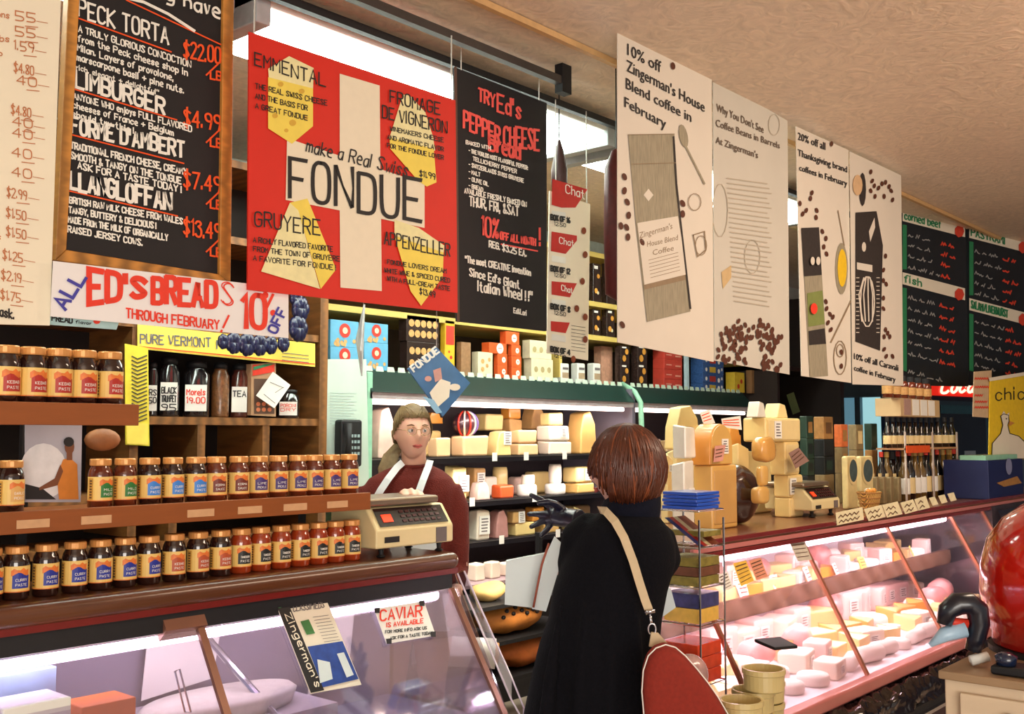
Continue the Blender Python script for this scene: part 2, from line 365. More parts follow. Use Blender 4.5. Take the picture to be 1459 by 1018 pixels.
# price list
rt, pm, p2 = sign('price_list', 'tall white price list with brown handwritten prices, hanging at the picture edge', 'sign', [(-60, -40), (88, -40), (71, 464), (-60, 461)], 2.62, .006, mat('ivory_card', (238, 228, 204), .6, .03, 6))
t = MB()
for y, txt, x in ((30, '55$', 22), (52, '55$', 22), (72, '1.59', 20), (104, '$4.80', 20), (121, '40$', 24), (164, '$4.80', 16), (180, '40$', 18), (196, '40$', 18), (224, '40$', 17), (252, '40$', 17), (282, '$2.99', 10), (311, '$1.50', 9), (338, '$1.50', 9), (371, '$1.25', 4), (400, '$2.19', 2), (428, '$1.75', 1)):
    txt = txt.replace('$', '') if not txt.startswith('$') else txt
    write(t, txt, (x, y - 2), (x + 28, y + 3), 13, 1.6, pm)
    stroke(t, [(x + 14, y + 7), (x + 32, y + 9)], 1.2, pm); stroke(t, [(x + 30, y), (x + 46, y + 3)], .8, pm)
for y, x, tx in ((24, 0, 'ons'), (58, 0, 'lbs'), (340, -12, 'lbs'), (78, -10, 'lb')): write(t, tx, (x - 4, y), (x + 13, y + 2), 8, 1.4, pm)
t.build('price_lettering', mat('brown_marker', (190, 116, 72), .7), rt)
t = MB(); write(t, 'ask.', (0, 451), (20, 455), 13, 2.4, pm); t.build('lettering', M_ink, rt)
cord(rt, 40, -30, 2.62)
# cheese chalkboard
Yc = 2.66
b0 = PY(80, 372, Yc)
rt = root('cheese_chalkboard', 'oak framed chalkboard of cheeses from peck torta to llangloffan', 'sign', (b0.x, Yc, b0.z))
O = [(100, -60), (334, -30), (329, 405), (79, 371)]; I = [(117, -60), (319, -30), (313, 391), (95, 356)]
board('slate', [(108, -58), (325, -30), (320, 398), (88, 364)], (0, Yc, 0), YN, .01, mat('chalkboard_slate', (24, 20, 22), .7, .25, 8), rt)
pf = planemap((0, Yc, 0), YN, .012)
for i in range(4):
    j = (i + 1) % 4
    MB().prism([pf(*O[i]), pf(*O[j]), pf(*I[j]), pf(*I[i])], (0, .03, 0)).build('frame_rail', M_wood, rt, bevel=.003)
pm = planemap((0, Yc, 0), YN, .0025)
t = MB(); W = lambda *a, **k: write(t, *a, **k)
W('g have', (238, 0), (313, 27), 17, 3.2, pm, h1=20)
stroke(t, [(180, -3), (205, 3), (240, 20), (277, 44)], 4, pm)
W('PECK TORTA', (112, 23), (240, 64), 24, 3.2, pm)
for i, (s_, x1, dy) in enumerate((('A TRULY GLORIOUS CONCOCTION', 272, 0), ('from the Peck cheese shop in', 267, 0), ('Milan. Layers of provolone,', 247, 0), ('marscarpone basil + pine nuts.', 262, 0), ('rich. elegant + delightful"', 226, 0))):
    y = 45 + i * 13.5; W(s_, (112 - i * .8, y), (x1, y + (x1 - 112) * .32), 9 if i < 4 else 7, 1.8 if i < 4 else 1.4, pm)
W('LIMBURGER', (108, 123), (234, 163), 23, 4.2, pm)
for i, (s_, x1) in enumerate((('ANYONE WHO enjoys FULL FLAVORED', 273), ('cheeses of France + Belgium', 247), ('should try this!', 190))):
    y = 141 + i * 12.5; W(s_, (105 - i, y), (x1, y + (x1 - 105) * .28), 8.5, 1.8, pm)
W('FORME D\'AMBERT', (102, 189), (262, 224), 22, 4.2, pm)
for i, (s_, x0, x1) in enumerate((('TRADITIONAL FRENCH CHEESE, CREAMY', 101, 266), ('SMOOTH & TANGY ON THE TONGUE', 101, 258), ('ASK FOR A TASTE TODAY!', 111, 258))):
    y = 211 + i * 14.5; W(s_, (x0, y), (x1, y + (x1 - x0) * .235), 9, 2.1, pm)
W('LLANGLOFFAN', (100, 269), (244, 300), 24, 5, pm)
for i, (s_, x1) in enumerate((('BRITISH RAW MILK CHEESE FROM WALES', 260), ('TANGY, BUTTERY & DELICIOUS!', 222), ('MADE FROM THE MILK OF ORGANICALLY', 239), ('RAISED JERSEY COWS.', 203))):
    y = 289 + i * 13.8; W(s_, (99 - i * .8, y), (x1, y + (x1 - 99) * .19), 8.5, 2, pm)
t.build('lettering', M_chalk, rt)
t = MB()
for a in (((112, 26), (244, 74)), ((106, 127), (252, 171)), ((102, 192), (262, 233)), ((98, 272), (253, 308)), ((180, 0), (320, 66))): stroke(t, a, 2, pm)
for s_, y in (('$22.00', 82), ('$4.99', 178), ('$7.49', 266), ('$13.49', 334)):
    write(t, s_, (262, y), (314, y + 8), 22, 3, pm); stroke(t, [(294, y + 25), (314, y + 6)], 2.4, pm); write(t, 'LB', (300, y + 30), (315, y + 33), 12, 2.6, pm)
t.build('price_lettering', M_orange, rt)
# Ed's breads banner
rt, pm, p2 = sign('bread_banner', 'white paper banner with red letters hanging under the oak chalkboard', 'banner', [(76, 372), (411, 411), (411, 482), (72, 451)], 2.60, .003, mat('banner_paper', (236, 232, 232), .7, .03, 6))
t = MB(); write(t, 'ALL', (94, 442), (122, 396), 22, 4.6, pm, hd=(-.85, -.45)); write(t, 'OFF', (393, 476), (409, 444), 14, 3.2, pm, hd=(-.85, -.4)); t.build('blue_lettering', M_blueink, rt)
t = MB(); write(t, "ED'S", (127, 432), (207, 422), 48, 8.5, pm, h1=24); write(t, 'BREAD', (218, 432), (308, 437), 36, 7.5, pm, h1=34); write(t, 'S', (318, 434), (333, 435), 32, 2, pm)
write(t, 'S', (315, 432), (331, 433), 32, 1.6, pm)
write(t, 'THROUGH FEBRUARY', (180, 453), (312, 470), 13, 2.4, pm); stroke(t, [(326, 450), (318, 467)], 3, pm); stroke(t, [(316, 471), (315, 473)], 3, pm)
write(t, '10', (346, 466), (378, 470), 46, 7.5, pm); stroke(t, [(389, 420), (376, 447)], 4, pm); disc_px(t, 378, 421, 4.5, 5, pm); disc_px(t, 389, 446, 4, 4.5, pm)
t.build('red_lettering', M_redmark, rt)
# strip below
rt, pm, p2 = sign('spread_strip', 'narrow pale blue label strip peeping out below the bread banner', 'sign', [(72, 449), (170, 458), (166, 470), (72, 463)], 2.64, .003, mat('pale_cyan_paper', (176, 206, 206), .7))
t = MB(); write(t, 'PREAD', (74, 457), (103, 461), 8, 2, pm); write(t, 'flavor', (108, 461), (130, 463), 4, 1, pm); t.build('lettering', M_ink, rt)
t = MB(); disc_px(t, 138, 458, 5, 4, pm); t.build('heart', M_redmark, rt)
# fondue sign
rt, pm, p2 = sign('fondue_sign', 'large red fondue sign with a white cross and four cheese wedges', 'sign', [(355, 45), (649, 143), (652, 446), (353, 413)], 2.58, .006, M_red)
t = MB(); poly_px(t, [(484, 105), (541, 122), (542, 241), (605, 262), (605, 325), (543, 312), (544, 415), (485, 410), (484, 300), (407, 285), (409, 197), (484, 222)], pm)
t.build('white_cross', mat('cross_cream', (236, 224, 200), .7, .03), rt)
p3 = planemap((0, 2.58, 0), YN, .0035)
M_prn = mat('pale_rind', (236, 226, 170), .6)
t = MB(); cpic = lambda: t.build('cheese_picture', [M_yellow, M_prn], rt)
poly_px(t, [(382, 98), (412, 80), (447, 97), (446, 128), (383, 112)], p3, 1); poly_px(t, [(382, 110), (446, 126), (446, 180), (416, 205), (382, 183)], p3, 0); cpic(); t = MB()
poly_px(t, [(574, 135), (583, 135), (606, 160), (617, 190), (572, 178), (555, 208)][:3] + [(617, 195), (620, 215), (555, 196)], p3, 1)
poly_px(t, [(555, 196), (618, 212), (622, 260), (608, 266), (596, 258), (556, 212)], p3, 0); cpic(); t = MB()
poly_px(t, [(413, 289), (425, 300), (456, 412), (372, 387)], p3, 1); poly_px(t, [(413, 289), (438, 283), (479, 384), (457, 412), (425, 300)], p3, 0); cpic(); t = MB()
poly_px(t, [(562, 313), (597, 325), (633, 350), (632, 362), (562, 340)], p3, 1); poly_px(t, [(562, 336), (632, 360), (631, 395), (600, 436), (585, 415)], p3, 0); cpic()
t = MB()
for x, y, r_ in ((392, 165, 4), (417, 175, 5), (436, 168, 3), (408, 186, 3), (400, 120, 4), (430, 130, 4)): disc_px(t, x, y, r_, r_ * .9, planemap((0, 2.58, 0), YN, .004))
t.build('cheese_hole', mat('hole_ochre', (214, 170, 60), .6), rt)
t = MB(); W = lambda *a, **k: write(t, *a, **k)
W('FONDUE', (413, 281), (600, 318), 55, 5.6, p2, h1=58)
W('make a Real Swiss', (436, 216), (580, 252), 18, 2, p2, slant=.25)
W('EMMENTAL', (363, 93), (464, 124), 18, 2.1, p2); W('GRUYERE', (363, 322), (456, 336), 21, 2.2, p2); stroke(t, [(432, 308), (438, 312)], 1.6, p2)
W('APPENZELLER', (548, 348), (641, 366), 18, 2, p2); W('FROMAGE', (556, 146), (627, 164), 17, 2, p2); W('DE VIGNERON', (545, 168), (637, 190), 17, 2, p2)
for i, (a, x0, x1) in enumerate((('THE REAL SWISS CHEESE', 364, 466), ('AND THE BASIS FOR', 364, 438), ('A GREAT FONDUE', 364, 438))): W(a, (x0, 126 + i * 14), (x1, 126 + i * 14 + (x1 - x0) * .24), 7, 1.3, p2)
for i, (a, x0, x1) in enumerate((('A RICHLY FLAVORED FAVORITE', 361, 474), ('FROM THE TOWN OF GRUYERE', 361, 484), ('A FAVORITE FOR FONDUE!', 361, 478))): W(a, (x0, 345 + i * 13), (x1, 345 + i * 13 + (x1 - x0) * .12), 7, 1.3, p2)
for i, (a, x0, x1) in enumerate((('WINEMAKERS CHEESE', 556, 632), ('AND AROMATIC FLAVOR', 552, 632), ('FOR THE FONDUE LOVER', 552, 632))): W(a, (x0, 186 + i * 12), (x1, 186 + i * 12 + (x1 - x0) * .22), 6, 1.2, p2)
for i, (a, x0, x1) in enumerate((('FONDUE LOVERS DREAM', 552, 636), ('WHITE WINE & SPICED CURED', 548, 641), ('WITH A FULL-CREAM TASTE', 552, 641))): W(a, (x0, 376 + i * 12), (x1, 376 + i * 12 + (x1 - x0) * .16), 6, 1.2, p2)
W('$11.99', (598, 251), (620, 256), 8, 1.4, p2); W('$13.49', (598, 419), (620, 424), 8, 1.4, p2)
t.build('lettering', M_ink, rt)
cord(rt, 643, 141, 2.58); cord(rt, 362, 48, 2.58)
# pepper cheese board
rt, pm, p2 = sign('pepper_bread_board', 'black chalkboard in pink and white letters about pepper cheese bread', 'sign', [(649, 96), (779, 147), (779, 472), (653, 458)], 2.7, .015, mat('chalkboard_black', (24, 20, 24), .7, .3, 8))
t = MB(); P4 = [(649, 96), (653, 458)]
stroke(t, P4, 4, pm); t.build('frame_edge', mat('brown_edge', (88, 62, 50), .6), rt)
t = MB(); W = lambda *a, **k: write(t, *a, **k)
W('TRY', (682, 144), (705, 153), 18, 3, pm); W("Ed's", (709, 158), (742, 170), 24, 3.2, pm); W('PEPPER', (661, 182), (712, 205), 24, 3.6, pm); W('CHEESE', (718, 208), (768, 214), 28, 3.6, pm); W('Bread', (697, 214), (741, 227), 22, 3.8, pm)
W('10%', (687, 335), (710, 342), 28, 3.2, pm); W('OFF ALL MONTH', (713, 341), (763, 350), 10, 2.4, pm); W('!', (766, 348), (769, 350), 24, 3, pm); stroke(t, [(714, 348), (766, 358)], 2, pm)
t.build('pink_lettering', M_pink, rt)
t = MB(); W = lambda *a, **k: write(t, *a, **k)
W('BAKED WITH', (664, 205), (699, 214), 5, 1.3, pm)
for i, (a, x1) in enumerate((('- THE WORLDS MOST FLAVORFUL PEPPER:', 752), ('   TELLICHERRY PEPPER', 736), ('- SWITZERLANDS SWISS GRUYERE', 746), ('- MALT', 684), ('- OLIVE OIL', 696), ('- BREAD', 688))): W(a, (668, 217 + i * 10), (x1, 217 + i * 10 + (x1 - 668) * .3), 5.5, 1.3, pm)
W('AVAILABLE FRESHLY BAKED ON', (662, 275), (750, 295), 7, 1.5, pm); W('THUR, FRI, &SAT', (669, 293), (739, 308), 13, 2, pm); W('REG. $3.25 EA.', (697, 352), (750, 366), 9, 1.8, pm)
W('"The most CREATIVE invention', (663, 374), (756, 393), 9, 1.8, pm); W("Since Ed's Giant", (669, 393), (740, 412), 11, 2, pm); W('Italian Wheel!!"', (681, 415), (758, 430), 14, 2.2, pm); W('Ed&Lori', (732, 446), (750, 450), 7, 1.4, pm)
t.build('lettering', M_chalk, rt)
cord(rt, 657, 100, 2.7, CZ + .001); cord(rt, 768, 143, 2.7, CZ + .001)
# gift box price sign
rt, pm, p2 = sign('gift_box_sign', 'narrow cream sign with four red gift boxes, beside the pepper board', 'sign', [(783, 272), (841, 291), (838, 514), (779, 503)], 2.75, .004, M_paper)
t = MB()
for a in ([(787, 247), (822, 261), (822, 293), (800, 292), (787, 296)], [(786, 330), (822, 336), (822, 343), (806, 362), (785, 358)], [(786, 401), (822, 404), (812, 424), (786, 420)], [(785, 458), (812, 460), (806, 475), (785, 472)]):
    if a[0][1] == 247: a = [(787, 249 + 6), (837, 270), (820, 296), (800, 296), (786, 292)]
    t = MB(); poly_px(t, a, pm); t.build('red_box_picture', mat('box_red', (190, 30, 24), .6), rt)
t = MB()
for y in (300, 364, 426, 476): t = MB(); poly_px(t, [(786, y), (806, y + 3), (806, y + 12), (786, y + 9)], pm); t.build('white_box_picture', M_white, rt)
t = MB()
for y, s_ in ((313, 'BOX OF 16'), (386, 'BOX OF 12'), (440, 'BOX OF 8'), (501, 'BOX OF 4')): write(t, s_, (785, y), (812, y + 5), 7, 2.2, p2); write(t, '12.50', (790, y + 8), (806, y + 11), 5, .9, p2)
for k in range(8): stroke(t, [(814, 464 + k * 5), (834, 467 + k * 5)], .6, p2)
t.build('lettering', M_ink, rt)
t = MB()
for x, y in ((832, 329), (834, 363), (830, 401), (822, 440), (834, 484), (817, 512), (834, 452)): disc_px(t, x, y, 3.4, 5, p2)
t.build('brown_dot', mat('bean_brown', (130, 58, 28), .7), rt)
t = MB(); 
write(t, 'Chat', (806, 275), (833, 284), 12, 1.4, p2); write(t, 'Chat', (797, 347), (818, 352), 9, 1.2, p2); write(t, 'Chat', (800, 414), (816, 419), 8, 1.2, p2); t.build('script', M_chalk, rt)
cord(rt, 792, 274, 2.75); cord(rt, 836, 290, 2.75)
p = PY(798, 235, 2.78)
for q, prof, m, lab in ((PY(797, 280, 2.82), [(.0, 0), (.035, .0), (.036, .12), (.02, .2), (.006, .25), (0, .255)], mat('dark_salami', (52, 26, 26), .5, .3, 40), 'dark dried sausage hanging just behind the gift box sign'), (PY(880, 430, 2.45), [(0, 0), (.05, .03), (.055, .3), (.05, .55), (.02, .62), (0, .63)], mat('maroon_salami', (92, 26, 26), .5, .3, 40), 'long maroon salami hanging behind the house blend poster edge')):
    r_ = root('hanging_sausage', lab, 'sausage', q); MB().lathe(prof, q, 12).build('casing', m, r_, smooth=True); MB().tube([q + Vector((0, 0, prof[-1][1] - .01)), Vector((q.x, q.y, CZ + .001))], .003, 5).build('cord', M_black, r_)
# coffee posters
Yp = 2.25; M_post = mat('poster_paper', (214, 204, 190), .7, .03, 6); M_post2 = mat('poster_paper_grey', (196, 190, 178), .7, .04, 6)
M_photo = mat('photo_grey', (150, 140, 118), .7, .3, 40, stretch=(3, 1, .4)); M_phd = mat('photo_dark', (44, 36, 34), .7, .3, 60); M_bean = mat('coffee_bean_print', (84, 40, 20), .7, .3, 60)
def beans(rt, lst, pm, s=1):
    t = MB()
    for x, y in lst: disc_px(t, x, y, 3.0 * s, 5 * s, pm, n=10, a=random.uniform(-.5, .5))
    t.build('coffee_bean_print', M_bean, rt)
rt, pm, p2 = sign('coffee_poster', 'white poster offering ten percent off house blend coffee, with a bag and spoon', 'poster', [(880, 30), (1014, 108), (1017, 516), (880, 488)], Yp, .003, M_post)
t = MB(); Pn = lambda *a, **k: printed(t, *a, pm, bold=.35, **k)
Pn('10% off', (894, 78), (942, 104), 17); Pn("Zingerman's House", (893, 101), (1004, 160), 17, h1=15); Pn('Blend coffee in', (892, 126), (985, 174), 16, h1=14); Pn('February', (890, 152), (949, 184), 15); t.build('lettering', M_ink, rt)
t = MB(); poly_px(t, [(895, 192), (961, 191), (966, 300), (984, 444), (922, 459), (906, 318)], pm); t.build('coffee_bag_picture', M_photo, rt)
t = MB(); poly_px(t, [(908, 318), (966, 308), (979, 391), (918, 406)], p2); disc_px(t, 924, 278, 7, 9, p2, n=4); t.build('bag_label_picture', M_post, rt)
t = MB(); printed(t, "Zingerman's", (911, 340), (958, 326), 9, planemap((0, Yp, 0), YN, .006)); stroke(t, [(912, 346), (962, 330)], 1.2, p2); poly_px(t, [(917, 406), (976, 390), (977, 399), (918, 413)], p2)
p3 = planemap((0, Yp, 0), YN, .006); printed(t, 'House Blend', (922, 352), (966, 342), 8, p3); printed(t, 'Coffee', (930, 364), (960, 357), 8, p3)
for k in range(6): stroke(t, [(924 + k * .6, 371 + k * 5), (966 + k * .6, 360 + k * 5)], .7, p3)
stroke(t, [(895, 192), (961, 191)], 1, p3); stroke(t, [(900, 234), (963, 232)], 1, p3)
for a in ((990, 288, 9, 12), (999, 350, 8, 14)):
    stroke(t, [(a[0] + a[2] * math.cos(k * .45), a[1] + a[3] * math.sin(k * .45)) for k in range(15)], 1, p2)
stroke(t, [(988, 335), (1004, 330), (1006, 356), (994, 366), (988, 335)], 1.5, p2)
t.build('print_lines', mat('sepia_line', (140, 118, 92), .7), rt)
t = MB(); disc_px(t, 974, 194, 6, 17, p2, a=-.2); stroke(t, [(978, 210), (1004, 262)], 2.4, p2); t.build('spoon_picture', M_photo, rt)
t = MB(); stroke(t, [(960, 195), (964, 262), (968, 300), (984, 440)], 2.4, p3); t.build('bag_edge_print', M_phd, rt)
beans(rt, [(959, 94), (890, 252), (890, 272), (894, 288), (896, 307), (885, 322), (893, 324), (895, 338), (973, 290), (973, 305), (887, 463), (915, 345), (962, 337), (920, 360), (963, 352)], p2, 1.1)
rt, pm, p2 = sign('coffee_poster', 'greyish poster asking why there are no coffee beans in barrels', 'poster', [(1016, 110), (1122, 172), (1125, 534), (1018, 514)], Yp + .012, .003, M_post2)
t = MB(); printed(t, "Why You Don't See", (1021, 158), (1088, 190), 11, pm, bold=.25); printed(t, 'Coffee Beans in Barrels', (1020, 180), (1111, 212), 11, pm, bold=.25, h1=9); printed(t, "At Zingerman's", (1020, 204), (1080, 226), 10, pm, bold=.25); t.build('lettering', mat('grey_ink', (96, 80, 66), .7), rt)
t = MB()
for k in range(26): stroke(t, [(1036 + k * .4, 254 + k * 7), (1093 + (k % 3) * 3, 262 + k * 7)], 1.6, pm)
for cx, cy, a, b in ((1103, 178, 8, 15), (1026, 300, 11, 38), (1072, 366, 11, 24)): stroke(t, [(cx + a * math.cos(k * .45), cy + b * math.sin(k * .45)) for k in range(15)], 1, pm)
t.build('print_lines', mat('faint_line', (176, 164, 146), .7), rt)
t = MB(); poly_px(t, [(1028, 388), (1042, 378), (1042, 396), (1030, 412)], pm); t.build('scoop_picture', mat('scoop_tan', (196, 166, 120), .7), rt)
random.seed(3); bl = []
while len(bl) < 120:
    x = random.uniform(1022, 1120); y = random.uniform(452, 528)
    if (x - 1074) ** 2 / 150 + (y - 508) ** 2 / 500 < 1 or (x - 1116) ** 2 / 80 + (y - 500) ** 2 / 400 < 1 or y < 485 - 25 * abs(math.sin((x - 1022) / 30)) - 6: continue
    if y > 514 + (x - 1018) * .16: continue
    bl.append((x, y))
beans(rt, bl, p2, .85)
rt, pm, p2 = sign('coffee_poster', 'poster for the thanksgiving coffee discount with a yellow cup picture', 'poster', [(1134, 180), (1209, 214), (1213, 546), (1142, 536)], Yp + .01, .003, M_post)
t = MB(); printed(t, '20% off all', (1137, 199), (1176, 214), 11, pm, bold=.3); printed(t, 'Thanksgiving brand', (1137, 222), (1207, 246), 10, pm, bold=.3, h1=9); printed(t, 'coffees in February', (1139, 243), (1207, 266), 9, pm, bold=.3); t.build('lettering', M_ink, rt)
t = MB(); poly_px(t, [(1142, 325), (1167, 324), (1180, 536), (1154, 538)], pm, 0); poly_px(t, [(1142, 325), (1167, 324), (1171, 392), (1146, 394)], p2, 1); poly_px(t, [(1150, 418), (1172, 414), (1175, 462), (1152, 466)], p2, 2); poly_px(t, [(1152, 472), (1175, 468), (1177, 490), (1153, 492)], p2, 1); disc_px(t, 1160, 440, 5, 8, p3, 3); disc_px(t, 1158, 372, 3, 6, p3, 4); disc_px(t, 1166, 372, 3, 6, p3, 4)
t.build('coffee_bag_picture', [M_photo, M_phd, mat('olive_print', (122, 132, 70), .7), M_redmark, M_post], rt)
t = MB(); disc_px(t, 1199, 383, 9, 37, pm, 1, 18); disc_px(t, 1200, 382, 6.5, 27, p2, 0, 18); t.build('cup_picture', [mat('coffee_yellow', (232, 190, 30), .6), M_photo], rt)
t = MB(); stroke(t, [(1194, 300), (1203, 350)], 1.4, pm); stroke(t, [(1215 - 2, 428), (1184, 488)], 2.2, pm); stroke(t, [(1197 + 9 * math.cos(k * .45), 510 + 24 * math.sin(k * .45)) for k in range(15)], 1.4, pm); stroke(t, [(1197 + 5 * math.cos(k * .45), 500 + 9 * math.sin(k * .45)) for k in range(15)], 1.4, pm); t.build('print_lines', mat('sepia_line', (140, 118, 92), .7), rt)
beans(rt, [(1140, 290), (1144, 305), (1149, 300), (1157, 275), (1155, 283), (1164, 300), (1163, 310), (1172, 330), (1177, 340), (1174, 352), (1178, 362), (1177, 430), (1178, 440), (1183, 448), (1187, 452), (1180, 460), (1184, 470), (1199, 502), (1199, 522), (1185, 205)], p2, .8)
rt, pm, p2 = sign('coffee_poster', 'last poster of the row, with a dark coffee bag, beside the menu boards', 'poster', [(1211, 216), (1284, 250), (1287, 550), (1215, 548)], Yp, .003, M_post)
t = MB(); poly_px(t, [(1219, 303), (1249, 301), (1258, 350), (1254, 500), (1219, 487)], pm); disc_px(t, 1229, 270, 5, 24, pm); t.build('coffee_bag_picture', M_phd, rt)
t = MB()
for x in (1228, 1233, 1238, 1243): stroke(t, [(x, 458), (x - 2 + (x - 1235) * .3, 420), (1235 + (x - 1235) * .6, 396)], 1.8, p2)
stroke(t, [(1227 + 9 + 10 * math.cos(k * .45), 430 + 36 * math.sin(k * .45)) for k in range(15)], 1.8, p2); disc_px(t, 1231, 352, 3, 7, p2); poly_px(t, [(1238, 330), (1246, 310), (1247, 324), (1240, 345)], p2); poly_px(t, [(1221, 374), (1243, 378), (1243, 388), (1221, 384)], p2)
for k in range(14): stroke(t, [(1220, 396 + k * 6), (1224, 396 + k * 6)], 1, p2); stroke(t, [(1249, 396 + k * 6), (1253, 396 + k * 6)], 1, p2)
t.build('bag_label_picture', M_post, rt)
t = MB(); disc_px(t, 1222, 264, 7, 15, p2); t.build('cup_picture', mat('tan_print', (206, 170, 130), .7), rt)
t = MB(); printed(t, '10% off all Caravali', (1217, 512), (1280, 529), 9, pm, bold=.3); printed(t, 'coffee in February', (1217, 528), (1276, 545), 8, pm, bold=.3); t.build('lettering', M_ink, rt)
beans(rt, [(1241, 245), (1243, 258), (1246, 265), (1241, 272), (1252, 268), (1257, 262), (1262, 260), (1267, 266), (1270, 272), (1272, 285), (1247, 280), (1260, 280), (1262, 365), (1259, 400), (1263, 405), (1259, 425), (1259, 440), (1262, 470), (1265, 475), (1260, 480), (1268, 480), (1260, 498), (1263, 508), (1272, 508), (1259, 385)], p2, .75)
# menu boards beyond
mp0 = Vector((7.08, 2.67, 0)); mn = Vector((math.sin(R(10)), math.cos(R(10)), 0))
M_menu = mat('menu_black', (22, 28, 36), .6, .3, 10)
def menu(lab, corners, heads, x0, x1, bands, rows):
    b = onp(*corners[3], mp0, mn); rt = root('menu_board', lab, 'sign', b)
    board('panel', corners, mp0, mn, .03, M_menu, rt)
    for c_ in corners[:2]: q = onp(c_[0] + (6 if c_ is corners[0] else -10), c_[1] + 6, mp0, mn); MB().tube([q, (q.x, q.y, CZ + .001)], .004, 5).build('hanging_rod', M_black, rt)
    pm = planemap(mp0, mn, .004); p2 = planemap(mp0, mn, .008); p3 = planemap(mp0, mn, .012)
    t = MB(); g = MB(); r_ = MB(); c = MB(); sl = .26
    for (y, h, s_) in bands:
        poly_px(t, [(x0, y), (x1, y + (x1 - x0) * sl), (x1, y + (x1 - x0) * sl + h), (x0, y + h)], pm)
        write(g, s_, (x0 + 3, y + h - 3), (x0 + 3 + min(52, len(s_) * 6), y + h - 3 + min(52, len(s_) * 6) * sl), h * .6, 1.8, p2)
        disc_px(r_, x1 - 8, y + h / 2 + (x1 - x0) * sl, 7, 9, p2, n=7)
    for (y, a, b_) in rows:
        w_ = random.Random(int(y))
        def scrib(mb_, xa, xb, wd):
            x = xa
            while x < xb:
                n = w_.randint(4, 8); q = []
                for k in range(n): q.append((x, y + (x - x0) * sl - w_.uniform(0, 6 if k % 2 else 2))); x += 1.7
                if x < xb + 3: stroke(mb_, q, wd, pm)
                x += 2.5
        scrib(c, x0 + 8, a, 1.5); scrib(r_, a + 3, b_, 2.2)
    poly_px(g, [(x0, bands[0][0] + 22), (x0 + 6, bands[0][0] + 23), (x0 + 6, bands[1][0] - 4), (x0, bands[1][0] - 4)], pm); poly_px(g, [(x0, bands[1][0] + 22), (x0 + 6, bands[1][0] + 23), (x0 + 6, 530), (x0, 528)], pm)
    t.build('heading_strip', M_paper, rt); g.build('green_lettering', M_green, rt); r_.build('red_mark', mat('dull_red', (214, 66, 44), .7), rt); c.build('lettering', mat('dim_chalk', (150, 150, 150), .8), rt)
menu('black menu board headed corned beef and fish, next to the last poster', [(1284, 294), (1376, 318), (1380, 551), (1286, 549)], 0, 1286, 1375, ((298, 17, 'corned beef'), (388, 17, 'fish')), [(y, 1338, 1360) for y in (335, 350, 365, 381)] + [(y, 1336, 1364) for y in (424, 440, 456, 472, 488, 504)] + [(530, 1352, 1354)])
menu('black menu board headed pastrami and salami, beside the corned beef one', [(1379, 319), (1480, 347), (1480, 560), (1383, 549)], 0, 1381, 1466, ((322, 17, 'PASTRAMI'), (425, 17, 'SALAMI/LIVERWURST')), [(y, 1426, 1450) for y in (358, 374, 390, 404, 418)] + [(y, 1430, 1456) for y in (458, 474, 490, 506, 520)])
# ---------------------------------------------------------------- placing helpers
def zpx(X, Y, y):
    d = X * math.cos(AZ) + Y * math.sin(AZ); v = (CY - y) / F; return 1.6 + d * (v * math.cos(PT) + math.sin(PT)) / (math.cos(PT) - v * math.sin(PT))
def dims(px0, px1, ym, Y, k=.6):
    X1 = PY(px1, ym, Y).x; q = PY(px0, ym, Y).x; t0 = Y / q; w_ = (X1 - q) / (1 + k / t0); return X1 - w_, X1, k * w_
ORD = 'first second third fourth fifth sixth seventh eighth ninth tenth eleventh twelfth thirteenth fourteenth fifteenth sixteenth seventeenth eighteenth nineteenth twentieth'.split()
M_label = mat('price_label', (240, 236, 228), .7, .03, 20)
M_grey_ink = mat('grey_print', (110, 100, 100), .7)
def scribble(mb, x0, y0, z0, x1, z1, n, m, wd=None):
    # small print: short level bars on a card facing -Y
    h = (z1 - z0) / n
    for k in range(n):
        zc = z0 + (k + .5) * h; a = x0 + random.uniform(0, .1) * (x1 - x0); b = x1 - random.uniform(0, .35) * (x1 - x0)
        mb.quad((a, y0, zc - h * .2), (b, y0, zc - h * .2), (b, y0, zc + h * .2), (a, y0, zc + h * .2), m)
# ---------------------------------------------------------------- left display case
YL = 2.87; XE = 2.97
M_brown = mat('brown_counter', (92, 52, 30), .28, .2, 6, 0, coat=.3, stretch=(1, 6, 6))
M_lilac = mat('lilac_enamel', (134, 126, 142), .4, .06, 6)
M_tubeL = emat('case_tube', (255, 236, 246), 11)
G_pane = glassmat('display_glass', (240, 236, 246), .2, .05, haze=.05)
G_clear = glassmat('clear_acrylic', (238, 238, 244), .2, .04)
M_edge = mat('glass_edge', (206, 190, 206), .2, .05, 10, coat=.5)
M_bronze = mat('bronze_trim', (126, 84, 66), .35, .1, 10, metal=.4)
lc = root('display_case', 'long glass display case under the rows of sauce jars and the caviar card', 'display case', (1, 3.05, 0))
MB().box((-1.5, YL - .03, 1.085), (XE, 3.3, 1.15)).build('counter_top', M_brown, lc, bevel=.03, seg=4)
MB().box((-1.5, YL - .012, 1.068), (XE, YL + .05, 1.088)).build('red_trim', mat('dark_red_trim', (110, 24, 20), .35), lc)
MB().box((-1.5, YL, 1.012), (XE - .02, YL + .04, 1.07)).build('header_panel', M_dark, lc)
MB().tube([(-1.4, YL + .05, .985), (XE - .06, YL + .05, .985)], .02, 10).build('light_tube', M_tubeL, lc, smooth=True)
MB().box((-1.5, YL + .03, 1.0), (XE - .02, YL + .3, 1.012)).build('lamp_reflector', M_white, lc)
MB().box((-1.5, 3.22, .5), (XE - .02, 3.26, 1.08)).build('back_panel', M_lilac, lc)
